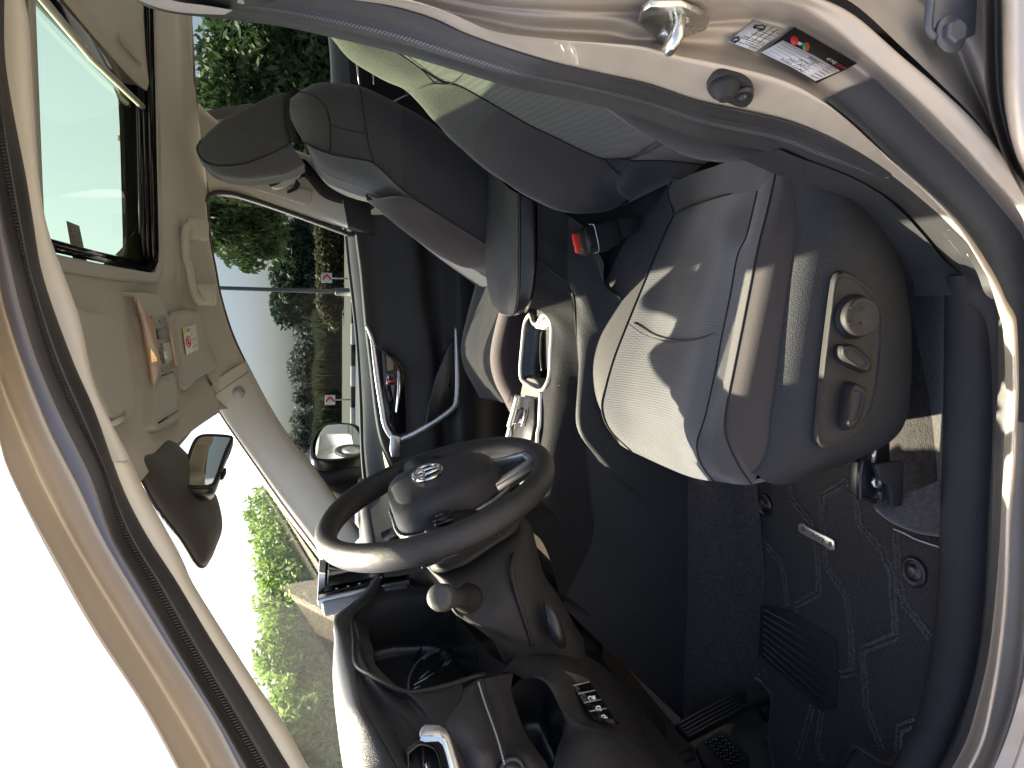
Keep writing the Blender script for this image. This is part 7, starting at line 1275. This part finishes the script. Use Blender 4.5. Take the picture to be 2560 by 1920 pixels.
# reeds: one dense stand
def reeds():
    rng = np.random.default_rng(9); n = 14000
    q0_, q1_ = at(14, 760, 690, -45), at(14, 760, 1330, -45)
    x = rng.uniform(min(q0_[0], q1_[0]), max(q0_[0], q1_[0])+6, n); y = rng.uniform(-49, -44, n); h = rng.uniform(1.1, 1.95, n)+.12*np.sin(x*1.7)
    lx, ly = rng.normal(0, .18, n), rng.normal(0, .2, n); wv = .045
    v = np.zeros((n, 5, 3)); v[:, 0] = np.stack([x-wv, y, 0*x], 1); v[:, 1] = np.stack([x+wv, y, 0*x], 1); v[:, 2] = np.stack([x+wv+lx*.4, y+ly*.4, h*.7], 1); v[:, 3] = np.stack([x+lx, y+ly, h], 1); v[:, 4] = np.stack([x-wv+lx*.4, y+ly*.4, h*.7], 1)
    o = mesh('reeds', v.reshape(-1, 3), [tuple(range(5*i, 5*i+5)) for i in range(n)], leafmat('reed_blades', (.035, .044, .024), (.10, .112, .055), .4), None, smooth=False)
    tag(o, 'tall green reeds growing behind the black and white kerb', 'reeds', kind='stuff')
reeds()
# island with painted kerb stones
isl = mesh('verge', [(-30, -26.4, .10), (60, -26.4, .10), (60, -130, .10), (-30, -130, .10)], [(0, 1, 2, 3)], mat('rough_grass', (.055, .056, .042), .95, bump=('noise', 20, .6), var=(.8, .2))); tag(isl, kind='structure')
road = mesh('road', [(-60, -26.2, .006), (60, -26.2, .006), (60, -10.5, .006), (-60, -10.5, .006)], [(0, 1, 2, 3)], mat('asphalt', (.07, .07, .072), .85, bump=('noise', 40, .5), var=(2, .2))); tag(road, kind='structure')
M_KW, M_KB = mat('white_kerb_paint', (.7, .69, .66), .7, var=(3, .1)), mat('black_kerb_paint', (.02, .02, .02), .7, var=(3, .2))
kerb = empty('kerb', (8, -26.3, 0)); tag(kerb, kind='structure')
kme = []
for i in range(36):
    box('kerb_stone', (-7+i*.80, -26.3, .085), .78, .30, .18, M_KB if i % 2 else M_KW, kerb, bevel=.02)
# chevron signs
def chevron(x, y, lab):
    q = at(14, x, y, -26.8); g = empty('chevron_sign', (q[0], -26.8, 0)); tag(g, lab, 'road sign', 'chevron signs on the verge')
    s = .20
    tube('post', [(q[0], -26.85, 0), (q[0], -26.85, q[2]+.1)], .028, mat('galvanised', (.42, .43, .44), .5, .6), g, n=8)
    box('board', (q[0], -26.8, q[2]), s*1.9, .03, s*1.9, M_KW, g, bevel=.01)
    w_ = s*.85
    # arrowhead pointing to the rear of the car
    def pt(u, v_): return (q[0]+u*w_, -26.78, q[2]+v_*w_)
    mesh('chevron', [pt(.05, .95), pt(-.95, 0), pt(.05, -.95), pt(.65, -.95), pt(-.35, 0), pt(.65, .95)], [(0, 1, 4, 5), (1, 2, 3, 4)], M_RED, g, smooth=False)
chevron(720, 507, 'red and white chevron sign beside the lamp post'); chevron(737, 1140, 'red and white chevron sign above the door mirror')
q = at(14, 700, 577, -27.5); lp = empty('lamp_post', (q[0], -27.5, 0)); tag(lp, 'tall grey lamp post standing on the verge', 'lamp post')
tube('pole', [(q[0], -27.5, 0), (q[0], -27.5, 4), (q[0], -27.5, 9)], [.085, .075, .05], mat('weathered_steel', (.15, .15, .145), .6, .4, var=(4, .15)), lp, n=12, nu=8)
tube('lamp_arm', [(q[0], -27.5, 9), (q[0], -27.0, 9.4), (q[0], -26, 9.5)], .05, bpy.data.materials['weathered_steel'], lp, n=8, nu=8)
box('lamp_head', (q[0], -25.7, 9.48), .28, .7, .12, bpy.data.materials['weathered_steel'], lp, bevel=.03)
disc('pole_base', (q[0], -27.5, .1), (0, 0, 1), [(.24, 0), (.24, .05), (.16, .06), (.15, .6), (.12, .65)], bpy.data.materials['weathered_steel'], lp, n=16)
# low pale wall and far buildings behind the trees
for i, (y0, y1, h, lab) in enumerate(((280, 760, 1.05, 'low whitewashed wall behind the shrubs'),)):
    q, r_ = at(14, 800, y0, -52), at(14, 800, y1, -52); wl2 = empty('boundary_wall', ((q[0]+r_[0])/2, -52, 0)); tag(wl2, lab, 'wall')
    box('wall_panel', ((q[0]+r_[0])/2, -52, h/2), abs(q[0]-r_[0]), .2, h, M_KW, wl2, bevel=.02); box('coping', ((q[0]+r_[0])/2, -52, h+.04), abs(q[0]-r_[0])+.1, .3, .08, M_KW, wl2, bevel=.01)
# sunlit trees ahead, seen through the windscreen
for i, (x, y, dp, h, cr, lab) in enumerate(((1700, 260, -40, 4.6, 3.2, 'bright green tree seen through the windscreen above the touch screen'), (1800, 640, -38, 3.9, 3.0, 'bright green tree seen through the windscreen left of the touch screen'), (1800, 880, -36, 3.9, 3.0, 'bright green tree behind the middle of the windscreen base'), (1830, 1180, -34, 2.9, 2.6, 'low bright tree near the driver end of the windscreen'), (1800, 1480, -32, 3.5, 2.8, 'bright green tree furthest forward, above the driver vent'), (1800, 1780, -30, 3.6, 2.8, 'bright green tree ahead of the pillar'))):
    q = at(3, x, y, dp); tree('sunlit_tree', lab, (q[0], dp, 0), h, cr, (0, 0), M_LFY, 90+i, 9000, .17, .13, group='sunlit trees ahead of the car', low=.1)
# ================================================================== behind the camera: what the door mirror shows
def car_thing(name, label, cat, o, dirx, L, Wd, Ht, m_body, seed, prof, glassr):
    """vehicle built from a side outline swept across its width; o = ground point at its middle, dirx = heading"""
    o = A3(o); X = A3((math.cos(dirx), math.sin(dirx), 0)); Yx = A3((-math.sin(dirx), math.cos(dirx), 0)); t = empty(name, tuple(o)); tag(t, label, cat)
    def p3(u, v_, w_): return o+X*u*L/2+Yx*v_*Wd/2+A3((0, 0, w_*Ht))
    rows = []
    for v_, sh_ in ((-1, .90), (-.97, .98), (-.6, 1.0), (0, 1.005), (.6, 1.0), (.97, .98), (1, .90)):
        rows.append([p3(u, v_*(1-.12*max(0, w_-.55)/.45), .18+(w_-.18)*(sh_ if w_ > .4 else 1)) for u, w_ in prof])
    loft('body', rows, m_body, t, nu=80, nv=20, closed_u=True, caps=True, lin_u=True)
    for s_ in (-1, 1):
        for r in glassr:
            mesh('side_window', [p3(u, s_*(1.012-.12*max(0, w_-.55)/.45), w_) for u, w_ in r], [tuple(range(len(r)))], M_GLOSS, t, smooth=False)
        for u in (-.60, .60):
            c = p3(u, s_*.93, 0)+A3((0, 0, .34)); w_ = disc('wheel', c-Yx*s_*.10, Yx*s_, [(.34, 0), (.345, .03), (.345, .19), (.31, .21), (.22, .205), (.20, .19), (.05, .20)], M_RUB, t, n=28)
            disc('rim', c+Yx*s_*.088, Yx*s_, [(.21, 0), (.21, .012), (.06, .02)], M_SIL, w_, n=20)
        slab('headlight', [p3(1.0, s_*.55, .44), p3(1.0, s_*.95, .46), p3(.985, s_*.95, .38), p3(1.003, s_*.55, .38)], X*.02, M_WHITE, t)
        slab('tail_light', [p3(-1.0, s_*.75, .55), p3(-1.0, s_*.96, .55), p3(-1.0, s_*.96, .40), p3(-1.0, s_*.75, .40)], -X*.02, M_RED, t)
    return t
M_CW = mat('white_car_paint', (.78, .78, .77), .25, coat=1.0)
car_prof = [(-1, .22), (-.99, .5), (-.97, .60), (-.55, .63), (-.50, .66), (-.34, .96), (-.28, 1.0), (.12, 1.0), (.20, .97), (.46, .66), (.9, .60), (.98, .52), (1.0, .30), (.98, .18), (.5, .16), (-.5, .16), (-.97, .18)]
car_thing('pickup_truck', 'white pickup truck parked behind, visible only in the door mirror', 'truck', (-9.4, -7.3, 0), RD(62), 5.2, 1.85, 1.75, M_CW, 1, car_prof, [[(-.42, .66), (-.30, .93), (-.10, .95), (-.10, .66)], [(-.07, .66), (-.07, .95), (.12, .95), (.36, .66)]])
# signed canopy building in the same mirror view
gb_ = empty('canopy_building', (-17, -10.5, 0)); tag(gb_, 'grey canopy building with white sign board, visible only in the door mirror', 'building')
box('wall', (-19, -12, 2.2), 6, 10, 4.4, mat('grey_cladding', (.42, .43, .44), .6, var=(1, .06)), gb_, ax=((1, .3, 0), (-.3, 1, 0), (0, 0, 1)), bevel=.03)
box('canopy', (-15.0, -10.5, 3.6), 3.0, 9.0, .5, M_KW, gb_, ax=((1, .3, 0), (-.3, 1, 0), (0, 0, 1)), bevel=.03)
box('sign_board', (-13.6, -10.0, 3.05), .12, 5.0, .8, M_WHITE, gb_, ax=((1, .3, 0), (-.3, 1, 0), (0, 0, 1)), bevel=.01)
box('sign_band', (-13.55, -9.98, 3.55), .13, 5.0, .14, M_RED, gb_, ax=((1, .3, 0), (-.3, 1, 0), (0, 0, 1)), bevel=.01)
for s_ in (-3.6, 3.6): tube('canopy_post', [(-14+s_*-.3, -10.3+s_, 0), (-14+s_*-.3, -10.3+s_, 3.4)], .09, M_STEEL, gb_, n=8)
